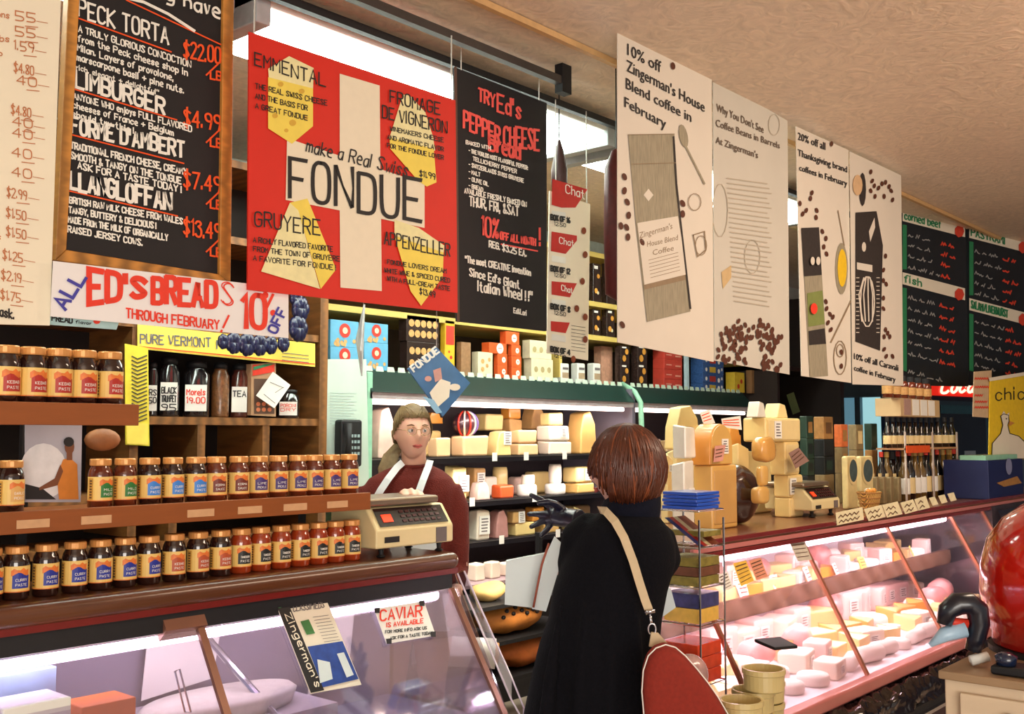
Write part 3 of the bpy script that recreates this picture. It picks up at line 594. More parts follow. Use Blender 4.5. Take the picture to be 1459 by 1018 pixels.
MB().box((-1.5, 2.56, .5), (XE - .03, 3.24, .56)).build('deck', mat('deck_lilac', (128, 122, 146), .35, .06, 6), lc)
MB().box((-1.5, 2.76, .56), (2.3, 3.2, .72)).build('raised_platform', mat('platform_pale', (190, 182, 188), .4, .05, 8), lc)
MB().box((-1.5, 2.5, .1), (XE - .02, 3.24, .5)).build('base_panel', mat('case_base', (70, 52, 56), .5), lc)
MB().box((-1.5, 2.56, 0), (XE - .08, 3.2, .1)).build('plinth', M_dark, lc)
gt = Vector((0, YL - .005, 1.012)); gb = Vector((0, 2.54, .5)); gn = Vector((0, -(gt.z - gb.z), gt.y - gb.y)).normalized()  # outward (toward -Y, up)
gn = Vector((0, -(gt.z - gb.z), (gt.y - gb.y))).normalized()
seams = [-1.5, -.42, .71, 1.843, XE - .03]
def slab(x0, x1, a, b, th, n):
    A = [(x0, a.y, a.z), (x1, a.y, a.z), (x1, b.y, b.z), (x0, b.y, b.z)]; return MB().prism(A, n * -th)
for a, b in zip(seams, seams[1:]): slab(a + .004, b - .004, gt, gb, .006, gn).build('glass_pane', G_pane, lc)
for x in seams[1:]: slab(x - .012, x + .012, gt + gn * .006, gb + gn * .006, .014, gn).build('seam_strip', M_bronze, lc)
MB().prism([(XE - .01, YL, 1.07), (XE - .01, 3.24, 1.07), (XE - .01, 3.24, .5), (XE - .01, 2.55, .5)], (.006, 0, 0)).build('end_glass', G_clear, lc)
e_ = MB(); e_.tube([(XE + .03, YL + .02, 1.06), (XE + .03, YL - .26, .62), (XE + .03, YL - .33, .54), (XE + .03, YL - .33, .3)], .004, 6); e_.build('glass_edge', M_edge, lc)
e_ = MB(); e_.tube([(XE + .1, YL + .05, 1.06), (XE + .1, YL - .2, .68), (XE + .1, YL - .26, .58), (XE + .1, YL - .26, .3)], .004, 6); e_.build('glass_edge', M_edge, lc)
MB().prism([(XE + .03, YL + .02, 1.06), (XE + .03, YL - .26, .62), (XE + .1, YL - .2, .68), (XE + .1, YL + .05, 1.06)], (0, .004, .003)).build('corner_glass', G_clear, lc)
for x in (.9, 2.0): MB().tube([(x, 3.2, 1.0), (x + .12, 2.62, .58)], .012, 8).build('inner_strut', M_chrome, lc)
MB().prism([(1.72, YL - .02, 1.02), (1.86, YL - .02, 1.02), (1.86, YL + .02, .985), (1.72, YL + .02, .985)], (0, .02, .03)).build('hinge', M_bronze, lc)
# contents of the left case
def card_on(name, lab, cat, corners, p0, n, th, m, off=.004):
    q = Vector(p0) + Vector(n) * off; b = onp(*corners[3], q, n); r_ = root(name, lab, cat, b); board('sheet', corners, q, n, th, m, r_)
    return r_, planemap(q, n, .002), planemap(q, n, .0035)
rt, pm, p2 = card_on('caviar_card', 'small taped card on the case glass with red caviar lettering', 'sign', [(533, 868), (604, 857), (621, 906), (551, 918)], gt, gn, .0015, M_label)
t = MB(); write(t, 'CAVIAR', (542, 885), (601, 878), 15, 2.4, pm); write(t, 'IS AVAILABLE', (551, 894), (603, 888), 6, 1.4, pm); t.build('lettering', M_redmark, rt)
t = MB(); write(t, 'FOR MORE INFO ASK US', (549, 903), (608, 897), 4, 1, pm); write(t, 'ASK FOR A TASTE TODAY', (556, 912), (616, 904), 4, 1, pm)
for x, y in ((537, 870), (601, 860), (617, 904), (554, 914)): poly_px(t, [(x - 4, y - 3), (x + 4, y - 4), (x + 4, y + 4), (x - 3, y + 4)], p2)
t.build('tape_and_print', M_ink, rt)
rt, pm, p2 = card_on('newsletter', 'folded newsletter with a blue picture stuck on the case glass', 'newsletter', [(391, 855), (462, 848), (515, 976), (443, 989)], gt, gn, .003, M_paper)
t = MB(); poly_px(t, [(391, 855), (408, 853), (462, 984), (443, 988)], pm, 0); poly_px(t, [(438, 922), (488, 914), (511, 968), (460, 980)], pm, 1); poly_px(t, [(428, 886), (440, 883), (449, 903), (437, 905)], pm, 2)
poly_px(t, [(452, 940), (470, 944), (474, 968), (456, 974)], p2, 3); poly_px(t, [(480, 932), (490, 930), (504, 962), (494, 966)], p2, 3); disc_px(t, 398, 862, 5, 5, p2, 2)
t.build('picture', [M_ink, mat('print_blue', (36, 70, 150), .6, .3, 40), mat('print_green', (60, 120, 60), .6), M_bpaper], rt)
t = MB(); write(t, "Zingerman's", (406, 876), (450, 980), 9, 1.6, p2, hd=(.9, -.35)); t.build('spine_lettering', M_paper, rt)
t = MB(); write(t, 'CLASSIFIEDS', (418, 872), (462, 866), 9, 1.3, pm)
for k in range(9): stroke(t, [(446 + k * 2, 880 + k * 4.4), (468 + k * 2, 877 + k * 4.4)], .7, pm)
t.build('lettering', M_grey_ink, rt)
def simple_box(name, lab, cat, a, b, m, bev=.004, group=None, **k): return MB().box(a, b).build(name, m, label=lab, cat=cat, bevel=bev, group=group, **k)
p = PZ(20, 1000, .56)
simple_box('blue_package', 'pale blue wrapped package inside the case below the jars', 'package', (1.2, 2.95, .721), (1.44, 3.12, .95), mat('pale_blue_wrap', (150, 180, 210), .4, .2, 14))
simple_box('orange_carton', 'orange carton inside the case at the bottom corner of the picture', 'box', (1.44, 2.80, .721), (1.60, 2.92, .86), mat('orange_card', (226, 116, 40), .5))
simple_box('white_carton', 'white carton beside the orange one inside the case', 'box', (1.22, 2.78, .721), (1.40, 2.92, .90), M_white)
for (x0, x1, y, z0, z1, lab) in ((1.84, 2.14, 3.19, .74, .97, 'large white paper sheet hanging at the back of the case by the glass seam'), (2.5, 2.72, 3.17, .64, .93, 'white paper sheet on the case back behind the caviar card')):
    MB().prism([(x0, y, z0), (x1 - .04, y - .01, z0 + .03), (x1, y, z1), (x0 + .02, y, z1)], (0, .003, 0)).build('paper_sheet', M_label, label=lab, cat='paper')
MB().rings([(1.98, 2.95, .721, .26, .13), (1.98, 2.95, .76, .28, .14), (1.98, 2.95, .775, .26, .12)], 24).build('serving_tray', mat('cream_tray', (224, 218, 206), .4), label='low cream tray on the deck of the case, below the newsletter', cat='tray', smooth=True)
t = MB(); t.tube([(1.74, 2.83, .90), (1.75, 2.79, .79), (1.77, 2.79, .785), (1.76, 2.84, .905), (1.74, 2.835, .90)], .003, 5); t.build('wire_clip', M_chrome, label='bent wire clip hanging behind the case glass near the seam', cat='clip')
# ---------------------------------------------------------------- jar shelves
S1Z, S1Y = 1.675, 2.68; S2Z, S2Y = 1.385, 2.9
sh = root('jar_rack', 'two tier brown wooden rack carrying sauce jars above the display case', 'shelf', (1, 3.0, 1.15))
x2 = PY(522, 713, S2Y).x; x1 = PY(191, 592, S1Y).x
MB().box((-1.2, S2Y, S2Z - .05), (x2, S2Y + .26, S2Z)).build('shelf_board', M_shelfwood, sh)
MB().box((-1.2, S1Y, S1Z - .045), (x1, S1Y + .24, S1Z)).build('shelf_board', M_shelfwood, sh)
MB().box((-1.2, S2Y - .018, S2Z - .052), (x2 + .005, S2Y, S2Z + .008)).build('shelf_lip', M_shelfwood, sh, bevel=.002)
MB().box((-1.2, S1Y - .018, S1Z - .05), (x1 + .005, S1Y, S1Z + .008)).build('shelf_lip', M_shelfwood, sh, bevel=.002)
for x in (-.6, .6, 1.44): MB().box((x - .012, 2.9, 1.15), (x + .012, 2.93, S1Z - .045)).build('upright', M_dark, sh) if x == -.6 else MB().box((x - .012, 3.19, 1.15), (x + .012, 3.21, S1Z - .045)).build('upright', M_dark, sh)
MB().box((2.45, 3.16, 1.15), (2.47, 3.18, S2Z)).build('upright', M_dark, sh)
for a, b, y in ((24, 71, 724), (116, 159, 720), (267, 305, 715), (339, 373, 713), (404, 437, 710), (466, 495, 707)):
    A = PY(a, y, S2Y - .018).x; B = PY(b, y, S2Y - .018).x; MB().box((A, S2Y - .0205, S2Z - .038), (B, S2Y - .018, S2Z - .015)).build('price_strip', mat('tan_strip', (206, 160, 118), .7), sh)
M_lid = mat('gold_lid', (214, 148, 82), .35, .1, 20, metal=.25)
M_sauce = {'dark': mat('dark_sauce', (40, 18, 14), .12, .3, 20, coat=1), 'rust': mat('rust_sauce', (150, 52, 20), .12, .25, 30, coat=1), 'brown': mat('brown_sauce', (92, 36, 18), .12, .3, 30, coat=1)}
LC = {'blue': (34, 48, 150), 'sky': (60, 130, 214), 'green': (44, 118, 52), 'red': (176, 40, 28), 'maroon': (112, 40, 26), 'purple': (66, 44, 112), 'black': (24, 26, 26), 'rustp': (182, 78, 40), 'plain': (222, 170, 96)}
TX = {'blue': ('CURRY', 'PASTE'), 'sky': ('CURRY', 'PASTE'), 'green': ('MILD', 'PASTE'), 'red': ('KEBAB', 'PASTE'), 'maroon': ('KORMA', 'SAUCE'), 'purple': ('LIME', 'PICKLE'), 'black': ('TANDOORI', 'PASTE'), 'rustp': ('KEBAB', 'PASTE'), 'plain': ('GARLIC', 'PICKLE')}
KN = {'blue': 'dark blue', 'sky': 'sky blue', 'green': 'green', 'red': 'bright red', 'maroon': 'maroon', 'purple': 'purple', 'black': 'black', 'rustp': 'rust red', 'plain': 'plain gold'}
M_lcream = mat('label_cream', (236, 196, 112), .5, .05, 30); M_lor = mat('label_orange', (226, 120, 48), .5, .2, 60); M_lgold = mat('label_gold', (206, 150, 60), .5, .2, 60)
jar_proto = {}
def jar(kind, sauce, loc, rz, lab, group):
    key = (kind, sauce)
    if key in jar_proto: return dup(jar_proto[key], loc, rz, lab, group)
    r_ = root('sauce_jar', lab, 'jar', (0, 0, 0), group); R_ = .0345
    MB().lathe([(0, .0), (.031, 0), (R_, .005), (R_, .1), (.032, .112), (.0265, .122), (.0265, .126)], n=20).build('glass_body', M_sauce[sauce], r_, smooth=True)
    MB().lathe([(0, .124), (.0295, .124), (.0305, .127), (.0305, .141), (.0285, .144), (0, .1445)], n=20).build('lid', M_lid, r_, smooth=False)
    cyl = lambda u, v, e=0: Vector(((R_ + .0006 + e) * math.sin(R(u)), -(R_ + .0006 + e) * math.cos(R(u)), v))
    t = MB()
    def patch(u0, u1, v0, v1, m, e, top=None):
        n = max(2, int((u1 - u0) / 12))
        for k in range(n):
            a = u0 + (u1 - u0) * k / n; b = u0 + (u1 - u0) * (k + 1) / n; ta = v1 + (top(a) if top else 0); tb = v1 + (top(b) if top else 0)
            t.quad(cyl(a, v0, e), cyl(b, v0, e), cyl(b, tb, e), cyl(a, ta, e), m)
    patch(-88, 88, .022, .092, 0, 0); patch(-72, -46, .026, .088, 2, .0005); patch(-16, 62, .066, .088, 1, .0005, lambda a: -.008 * abs(math.sin(a * .09)))
    patch(-10, 64, .032, .070, 3, .0009, lambda a: .005 * math.sin(a * .09)); patch(-88, 88, .022, .0245, 1, .0007)
    for k in range(7): patch(-66, -52, .030 + k * .008, .0345 + k * .008, 4, .0009)
    L0 = planeless = lambda x, y: cyl(x, -y, .0016)
    for s_, yy in ((TX[kind][0], .051), (TX[kind][1], .038)):
        ls, Wd = layout(s_); x0 = 4; sc = 48 / Wd
        for x, st in ls:
            for pts in st:
                for (a, b), (c, d) in zip(pts, pts[1:]):
                    A = (x0 + (x + a) * sc, yy + b * .00115); B = (x0 + (x + c) * sc, yy + d * .00115)
                    dx, dy = (B[0] - A[0]) / 1700, B[1] - A[1]; l = math.hypot(dx, dy) or 1; nx, ny = -dy / l * .0005 * 1700, dx / l * .0005
                    t.quad(cyl(A[0] + nx, A[1] + ny, .0016), cyl(B[0] + nx, B[1] + ny, .0016), cyl(B[0] - nx, B[1] - ny, .0016), cyl(A[0] - nx, A[1] - ny, .0016), 5)
    t.build('paper_label', [M_lcream, M_lor, M_lgold, mat('label_' + kind, LC[kind], .5, .05, 30), M_brownink, M_label], r_, smooth=False)
    r_.location = loc; r_.rotation_euler = (0, 0, rz); jar_proto[key] = r_; return r_
def jar_row(lst, y_px, Yc, z, where, group, turns=None, sc=1):
    cnt = {}
    for i, (px, kind, sauce) in enumerate(lst):
        q = PY(px, y_px, Yc); cnt[kind] = cnt.get(kind, 0) + 1
        rz = math.atan2(q.y, q.x) - R(90) + R((turns or {}).get(i, random.uniform(-6, 16)))
        tot = sum(1 for l in lst if l[1] == kind)
        lab = ('%s-labelled sauce jar on %s, %s such label from the price list side' % (KN[kind], where, ORD[cnt[kind] - 1])) if tot > 1 else 'the only %s-labelled sauce jar on %s' % (KN[kind], where)
        j_ = jar(kind, sauce, (q.x, Yc, z), rz, lab, group)
        if sc != 1: j_.scale = (sc, sc, sc)
jar_row([(-14, 'blue', 'dark')] + [(x, 'blue', 'dark') for x in (24, 66, 107, 143, 178, 212)] + [(x, 'rustp', 'dark') for x in (248, 282, 314)] + [(x, 'black', 'rust') for x in (343, 371, 400, 427, 453, 477, 500)], 790, 2.955, 1.15, 'the counter row', 'sauce jars standing on the counter')
jar_row([(16, 'plain', 'dark')] + [(x, 'green', 'brown') for x in (143, 178)] + [(x, 'sky', 'dark') for x in (213, 246, 279)] + [(x, 'maroon', 'brown') for x in (308, 340)] + [(x, 'purple', 'brown') for x in (368, 396, 424, 447, 472, 497)], 675, S2Y + .05, S2Z + .001, 'the middle shelf', 'sauce jars on the middle shelf')
jar_row([(x, 'red', 'dark') for x in (8, 46, 83, 119, 156)], 530, S1Y + .05, S1Z + .001, 'the top shelf', 'sauce jars on the top shelf', sc=1.05)
def back_jars(pxs, ypx, Y, z, lab, group):
    for i, px in enumerate(pxs):
        q = PY(px, ypx, Y); dup(jar_proto[('red', 'dark')], (q.x, Y, z), math.atan2(q.y, q.x) - R(90) + R(20), lab % ORD[i], group)
back_jars([-8, 24, 62, 98, 134], 530, S1Y + .14, S1Z + .001, 'back row jar of the top shelf with only its lid showing, %s along', 'back row jars of the top shelf')
# leaflet with a seated figure
rt, pm, p2 = sign('leaflet', 'grey leaflet picturing a figure in orange, propped among the jars', 'leaflet', [(36, 600), (117, 606), (115, 716), (36, 716)], S2Y + .1, .004, mat('leaflet_grey', (178, 172, 182), .6, .08, 10))
t = MB(); disc_px(t, 62, 672, 34, 40, pm, 0, 20); t.build('picture', mat('leaflet_pale', (222, 218, 220), .6), rt)
t = MB(); poly_px(t, [(90, 655), (100, 653), (110, 662), (112, 712), (84, 712), (82, 690), (86, 665)], p2, 0); poly_px(t, [(86, 662), (78, 682), (56, 695), (56, 699), (82, 692), (90, 672)], p2, 1); disc_px(t, 99, 637, 7, 11, p2, 1); poly_px(t, [(95, 645), (103, 645), (103, 656), (95, 656)], p3 if False else p2, 1)
disc_px(t, 98, 630, 7.5, 7, p2, 2); poly_px(t, [(36, 690), (60, 696), (80, 712), (36, 712)], p2, 2); t.build('figure_print', [mat('robe_orange', (206, 124, 44), .6), mat('skin_print', (120, 68, 40), .6), M_ink], rt)
# ---------------------------------------------------------------- scale on the counter
M_beige = mat('scale_beige', (226, 208, 158), .4, .05, 10)
def scale(lab, X0, X1, Y, z, H, rz=0):
    W_ = X1 - X0; r_ = root('counter_scale', lab, 'scale', ((X0 + X1) / 2, Y, z))
    for sx in (X0 + .05, X1 - .05):
        for sy in (Y + .03, Y + .2): MB().lathe([(.012, 0), (.018, .004), (.008, .012), (.01, .03), (.018, .034)], (sx, sy, z), 10).build('foot', M_black, r_)
    b = MB(); b.prism([(X0, Y, z + .035), (X0, Y + .26, z + .035), (X0, Y + .26, z + H * .86), (X0, Y + .06, z + H * .86), (X0, Y, z + H * .48)], (W_, 0, 0)); b.build('housing', M_beige, r_, bevel=.008)
    s0 = Vector((0, Y, z + H * .48)); s1 = Vector((0, Y + .06, z + H * .86)); up = (s1 - s0); nn = Vector((0, -up.z, up.y)).normalized() * .003
    def fp(u, v): return Vector((X0 + W_ * u, 0, 0)) + s0 + up * v + nn
    MB().prism([fp(.06, .12), fp(.94, .12), fp(.94, .9), fp(.06, .9)], nn * .5).build('display_window', mat('smoked_plastic', (40, 26, 26), .15, .1, coat=1), r_)
    nn2 = nn * 2.2
    t = MB()
    for a, b_, c, d in ((.12, .24, .3, .62), ): t.prism([fp(a, c) + nn, fp(b_, c) + nn, fp(b_, d) + nn, fp(a, d) + nn], nn * .3)
    t.build('lit_readout', emat('led_red', (255, 60, 24), 1.2), r_)
    t = MB()
    for i in range(7):
        for j in range(3): t.prism([fp(.36 + i * .075, .25 + j * .2) + nn, fp(.41 + i * .075, .25 + j * .2) + nn, fp(.41 + i * .075, .36 + j * .2) + nn, fp(.36 + i * .075, .36 + j * .2) + nn], nn * .4)
    t.build('key', mat('key_brown', (70, 26, 24), .4), r_)
    MB().box((X0 + W_ * .1, Y - .003, z + H * .26), (X0 + W_ * .28, Y + .001, z + H * .36)).build('badge', M_ink, r_)
    MB().box((X0 + W_ * .76, Y - .003, z + .04), (X0 + W_ * .9, Y + .001, z + H * .45)).build('vent_panel', M_grey_ink, r_)
    MB().box((X0 - .03, Y + .03, z + H * .88), (X1 - .05, Y + .26, z + H * 1.02)).build('weighing_platter', mat('platter_steel', (150, 132, 112), .3, .05, 30, metal=.7), r_, bevel=.01)
    return r_
a = PY(536, 790, 2.89).x; b = PY(646, 775, 2.89).x
scale('beige electronic scale with a red readout in front of the woman in the sweater', a, b, 2.89, 1.151, .212)
# ---------------------------------------------------------------- bookcase behind
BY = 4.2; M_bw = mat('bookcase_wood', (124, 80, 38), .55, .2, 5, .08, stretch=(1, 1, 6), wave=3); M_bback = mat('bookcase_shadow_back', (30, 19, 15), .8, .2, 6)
bc = root('bookcase', 'tall open wooden bookcase of jars behind the sauce rack', 'bookcase', (1.6, BY, 0))
bx1 = PY(464, 600, BY).x; bx0 = -.6
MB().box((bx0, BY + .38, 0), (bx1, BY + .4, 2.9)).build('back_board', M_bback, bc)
MB().box((bx1 - .05, BY - .01, 0), (bx1, BY + .4, 2.9)).build('side_board', M_bw, bc)
MB().box((bx0, BY, 0), (bx0 + .04, BY + .4, 2.9)).build('side_board', M_bw, bc)
zs = zpx(PY(320, 598, BY).x, BY, 606)
for z in (.05, .5, 1.1, zs - .33, zs, zs + .42, zs + .85, 2.86): MB().box((bx0 + .04, BY, z), (bx1 - .05, BY + .38, z + .035)).build('shelf_board', M_bw, bc)
for px, z0, z1 in ((192, 1.13, zs + .85), (288, zs - .33, zs), (380, zs - .33, zs), (318, zs + .45, zs + .85), (250, 1.1, zs - .33)):
    x = PY(px, 590, BY).x; MB().box((x - .02, BY + .002, z0 + .035), (x + .02, BY + .38, z1)).build('divider', M_bw, bc)
M_jgl = mat('dark_jar_glass', (34, 30, 32), .1, .3, 12, coat=1)
def tall_jar(px0, px1, yt, yb, lab, cont, txt, lx, tcol=None, group=None):
    X = (PY(px0, yb, BY + .08).x + PY(px1, yb, BY + .08).x) / 2; rr = (PY(px1, yb, BY + .08).x - PY(px0, yb, BY + .08).x) / 2 * .72; z = zs + .036; H = zpx(X, BY + .08, yt) - z
    r_ = root('storage_jar', lab, 'jar', (X, BY + .08, z), group)
    MB().lathe([(0, 0), (rr * .95, 0), (rr, .01), (rr, H * .74), (rr * .72, H * .84), (rr * .72, H * .88)], (X, BY + .08, z), 18).build('glass_body', cont, r_, smooth=True)
    MB().lathe([(0, H * .87), (rr * .78, H * .87), (rr * .78, H * .97), (rr * .2, H), (0, H)], (X, BY + .08, z), 18).build('lid', M_black, r_, smooth=True)
    if txt:
        yy = BY + .08 - rr - .004; a = math.atan2(BY, X) - R(90); s_ = MB(); hw = rr * .8
        s_.box((-hw, -rr - .004, H * .1), (hw, -rr - .002, H * .56)); M_ = Matrix.Translation((X, BY + .08, z)) @ Matrix.Rotation(a, 4, 'Z'); s_.xf(M_).build('paper_label', M_label, r_)
        t = MB(); k_ = len(txt)
        for i, s in enumerate(txt): write(t, s, (-hw * .85, -(H * (.46 - .14 * i))), (hw * .85, -(H * (.46 - .14 * i))), H * .1, H * .018, lambda x, y: M_ @ Vector((x, -rr - .006, -y - H * .08)))
        t.build('lettering', tcol or M_ink, r_)
tall_jar(208, 226, 515, 588, 'dark jar with a white label, next to the yellow thermometer sign', M_jgl, ('RS', '50'), 0)
tall_jar(222, 258, 508, 590, 'dark jar labelled black trumpet on the bookcase', M_jgl, ('BLACK', 'TRUMPET', '95'), 0)
tall_jar(256, 301, 514, 590, 'dark jar with red morels label on the bookcase', M_jgl, ('Morels', '19.00'), 0, M_redmark)
tall_jar(298, 328, 516, 590, 'glass jar of brown dried mushrooms on the bookcase', mat('dried_mushroom', (120, 78, 44), .3, .6, 70, .3, coat=.6), None, 0)
tall_jar(325, 356, 518, 592, 'glass jar with reddish contents and a pale label, beside the mushrooms', mat('red_brown_content', (88, 44, 34), .2, .4, 40, coat=.8), ('TEA',), 0)
tall_jar(393, 428, 555, 596, 'short jar with white red-lettered label next to the bookcase post', M_jgl, ('PORCINI', 'DRY'), 0, M_redmark)
def flat(name, lab, cat, corners, Y, th, m): return sign(name, lab, cat, corners, Y, th, m)
rt, pm, p2 = flat('picture_box', 'narrow box with green and red top standing on the bookcase shelf', 'box', [(358, 519), (393, 517), (393, 594), (358, 592)], BY + .01, .06, mat('tan_box', (186, 146, 110), .6))
t = MB(); poly_px(t, [(360, 520), (391, 519), (391, 530), (360, 536)], pm, 0); poly_px(t, [(361, 528), (391, 519), (378, 519), (361, 523)], p2, 1); poly_px(t, [(362, 540), (391, 540), (391, 590), (362, 590)], pm, 2)
for k in range(6): disc_px(t, 368 + (k % 3) * 8, 576 + (k // 3) * 8, 3, 3, p2, 3)
t.build('picture', [M_redmark, M_green, mat('brown_print', (96, 70, 56), .6), mat('salmon_print', (214, 120, 80), .6)], rt)
rt, pm, p2 = flat('note_card', 'tilted white note card stuck in front of the bookcase jars', 'note', [(389, 530), (414, 549), (391, 582), (365, 564)], BY - .02, .002, M_label)
t = MB(); stroke(t, [(376, 562), (392, 575)], .9, pm); stroke(t, [(385, 545), (404, 553)], .9, pm); stroke(t, [(392, 560), (404, 552)], .7, pm); t.build('print_lines', M_grey_ink, rt)
rt, pm, p2 = flat('maple_banner', 'long yellow strip banner lettered pure vermont maple', 'banner', [(196, 462), (449, 490), (449, 523), (196, 497)], BY - .006, .003, M_yellow)
t = MB(); write(t, 'PURE VERMONT', (200, 489), (300, 495), 13, 1.8, pm); write(t, 'MAPLE', (309, 497), (352, 500), 12, 1.8, pm)
for k in range(3): stroke(t, [(402, 503 + k * 5), (440, 507 + k * 5)], .9, pm)
t.build('lettering', mat('grey_blue_ink', (92, 96, 112), .7), rt)
t = MB(); stroke(t, [(198, 494), (448, 519)], 1.4, pm); t.build('border_line', M_redmark, rt)
rt, pm, p2 = flat('thermometer_sign', 'tall yellow sign with a coiled pattern, left of the bookcase jars', 'sign', [(178, 490), (211, 496), (213, 636), (179, 634)], BY - .012, .004, mat('sign_yellow', (228, 206, 60), .5))
t = MB()
for k in range(17): stroke(t, [(188, 508 + k * 5.6), (196, 512 + k * 5.6), (209, 507 + k * 5.6)], 2, pm)
t.build('coil_print', mat('dark_olive', (70, 70, 44), .6), rt)
t = MB(); poly_px(t, [(180, 603), (211, 604), (211, 634), (181, 633)], pm); t.build('lower_label', M_yellow, rt)
# dark blue ribbon rosettes under the banner
for i, (cx, cy, rr) in enumerate(((318, 487, 9), (333, 489, 13), (352, 491, 14), (370, 492, 13), (386, 492, 11), (404, 490, 10), (425, 468, 16), (428, 440, 15), (422, 425, 11))):
    q = PY(cx, cy, 2.9 if False else BY - .12); s_ = rr * q.dot(FW) / F; t = MB()
    for k in range(7): 
        a = k * math.tau / 7; t.ell((q.x + s_ * .5 * math.cos(a), q.y, q.z + s_ * .5 * math.sin(a)), (s_ * .55, s_ * .35, s_ * .75), 8, 6)
    t.build('ribbon_rosette', mat('navy_satin', (20, 24, 62), .3, .3, 20, coat=.3), label='dark navy satin rosette below the bread banner end, %s from the banner middle' % ORD[i], cat='rosette', group='navy rosettes strung by the bread banner', smooth=True)
# dried roll and cookies peeking between shelf and jars
MB().ell(PY(146, 627, 3.12), (.06, .03, .035), 12, 8).build('bread_roll', mat('roll_brown', (150, 92, 50), .6, .3, 20, .3), label='dark bread roll on the rack behind the green-labelled jars', cat='bread', smooth=True)
# refrigerator side panel, phone
rt, pm, p2 = flat('paper_notice', 'big pale green notice sheet on the wall beside the bookcase post', 'notice', [(464, 512), (522, 512), (526, 700), (463, 700)], BY + .02, .01, mat('pale_mint', (190, 208, 196), .6, .05, 8))
t = MB()
for k in range(12): stroke(t, [(470, 560 + k * 4), (508 - (k % 3) * 4, 561 + k * 4)], .8, pm)
t.build('print_lines', mat('mint_print', (150, 172, 168), .7), rt)
q = PY(498, 632, BY - .03)
ph = root('wall_phone', 'black wall phone mounted on the pale green notice panel', 'phone', (q.x, BY - .02, q.z - .11))
MB().box((q.x - .07, BY - .05, q.z - .12), (q.x + .07, BY + .01, q.z + .12)).build('body', M_black, ph, bevel=.012)
MB().tube([(q.x - .05, BY - .075, q.z - .09), (q.x - .05, BY - .085, q.z), (q.x - .05, BY - .075, q.z + .1)], [.022, .014, .022], 10).build('handset', M_black, ph, smooth=True)
t = MB()
for i in range(3):
    for j in range(4): t.box((q.x + i * .022 - .01, BY - .054, q.z - .06 + j * .03), (q.x + i * .022 + .004, BY - .05, q.z - .045 + j * .03))
t.build('key', mat('phone_key', (150, 170, 172), .5), ph)
# ---------------------------------------------------------------- wall shelving over the refrigerated case
GY = 4.3; WY = 4.42
xw0 = bx1 + .01; xw1 = PY(1068, 560, WY).x + .3
ws = root('wall_shelving', 'tall pale wood wall shelving above the green topped cheese case', 'shelf', (5.5, WY, 1.9))
zw = [zpx(PY(700, 466, WY).x, WY, 468), zpx(PY(855, 436, WY).x, WY, 438), zpx(PY(855, 364, WY).x, WY, 368)]
M_pw = mat('pale_wood', (206, 180, 96), .5, .12, 5, 0, stretch=(1, 1, 8))
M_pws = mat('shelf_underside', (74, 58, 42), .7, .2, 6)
for z in zw: MB().box((xw0, WY, z), (xw1, 4.95, z + .035)).build('shelf_board', M_pw, ws)
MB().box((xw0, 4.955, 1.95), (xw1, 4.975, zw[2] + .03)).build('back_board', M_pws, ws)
for x in (xw0 + .02, 5.6, xw1 - .03): MB().box((x - .015, WY + .01, 1.99), (x + .015, 4.95, zw[2])).build('upright', M_pw, ws)
# ---------------------------------------------------------------- green refrigerated case
M_grn = mat('green_valance', (15, 50, 46), .35, .15, 6, coat=.2); M_gdk = mat('green_dark', (16, 50, 50), .5)
M_mint = mat('mint_trim', (150, 206, 176), .4)
gc = root('refrigerated_case', 'open refrigerated cheese case with a dark green valance on the back wall', 'display case', (5.5, GY, 0))
gx0 = PY(524, 560, GY).x; gxm = PY(903, 590, GY).x; gx1 = PY(1070, 580, GY).x
zt = zpx(PY(700, 536, GY).x, GY, 536); zb = zpx(PY(700, 566, GY).x, GY, 566)
MB().box((gx0 - .02, GY - .02, 0), (gx0 + .02, 4.98, zt - .02)).build('side_panel', M_mint, gc, bevel=.006)
for a, b in ((gx0, gxm - .03), (gxm + .03, gx1)):
    MB().prism([(a, GY - .04, zb), (a, GY, zb), (a, GY + .1, zt - .01), (a, GY + .1, zt), (a, GY + .08, zt)], (b - a, 0, 0)).build('valance', M_grn, gc, bevel=.004)
    MB().box((a, GY - .02, zb - .035), (b, GY + .1, zb)).build('lamp_housing', mat('pale_housing', (200, 186, 190), .4), gc)
    MB().tube([(a + .05, GY + .04, zb - .05), (b - .05, GY + .04, zb - .05)], .014, 8).build('light_tube', emat('cool_tube', (255, 226, 214), 7), gc, smooth=True)
MB().box((gx0, GY + .1, zt - .03), (gx1, 4.95, zt)).build('roof', M_gdk, gc)
MB().box((gx0, 4.93, .4), (gx1, 4.96, zt - .03)).build('back_panel', mat('case_inner_dark', (58, 46, 50), .6), gc)
MB().tube([(gxm, GY + .1, zt + .01), (gxm, GY - .01, zt - .05), (gxm, GY - .06, zb), (gxm, GY - .07, zb - .3), (gxm, GY - .07, 1.25)], .02, 8).build('end_trim', M_mint, gc, smooth=True)
MB().box((gxm - .02, GY, .4), (gxm + .02, 4.93, zt - .03)).build('partition', M_lilac, gc)
SA = zpx(PY(720, 645, WY).x, WY, 650); SB = zpx(PY(720, 708, WY).x, WY, 711); SCz = zpx(PY(720, 768, WY).x, WY, 767); SD = zpx(PY(720, 822, GY).x, GY, 822)
M_shelfblk = mat('black_shelf', (22, 20, 26), .35)
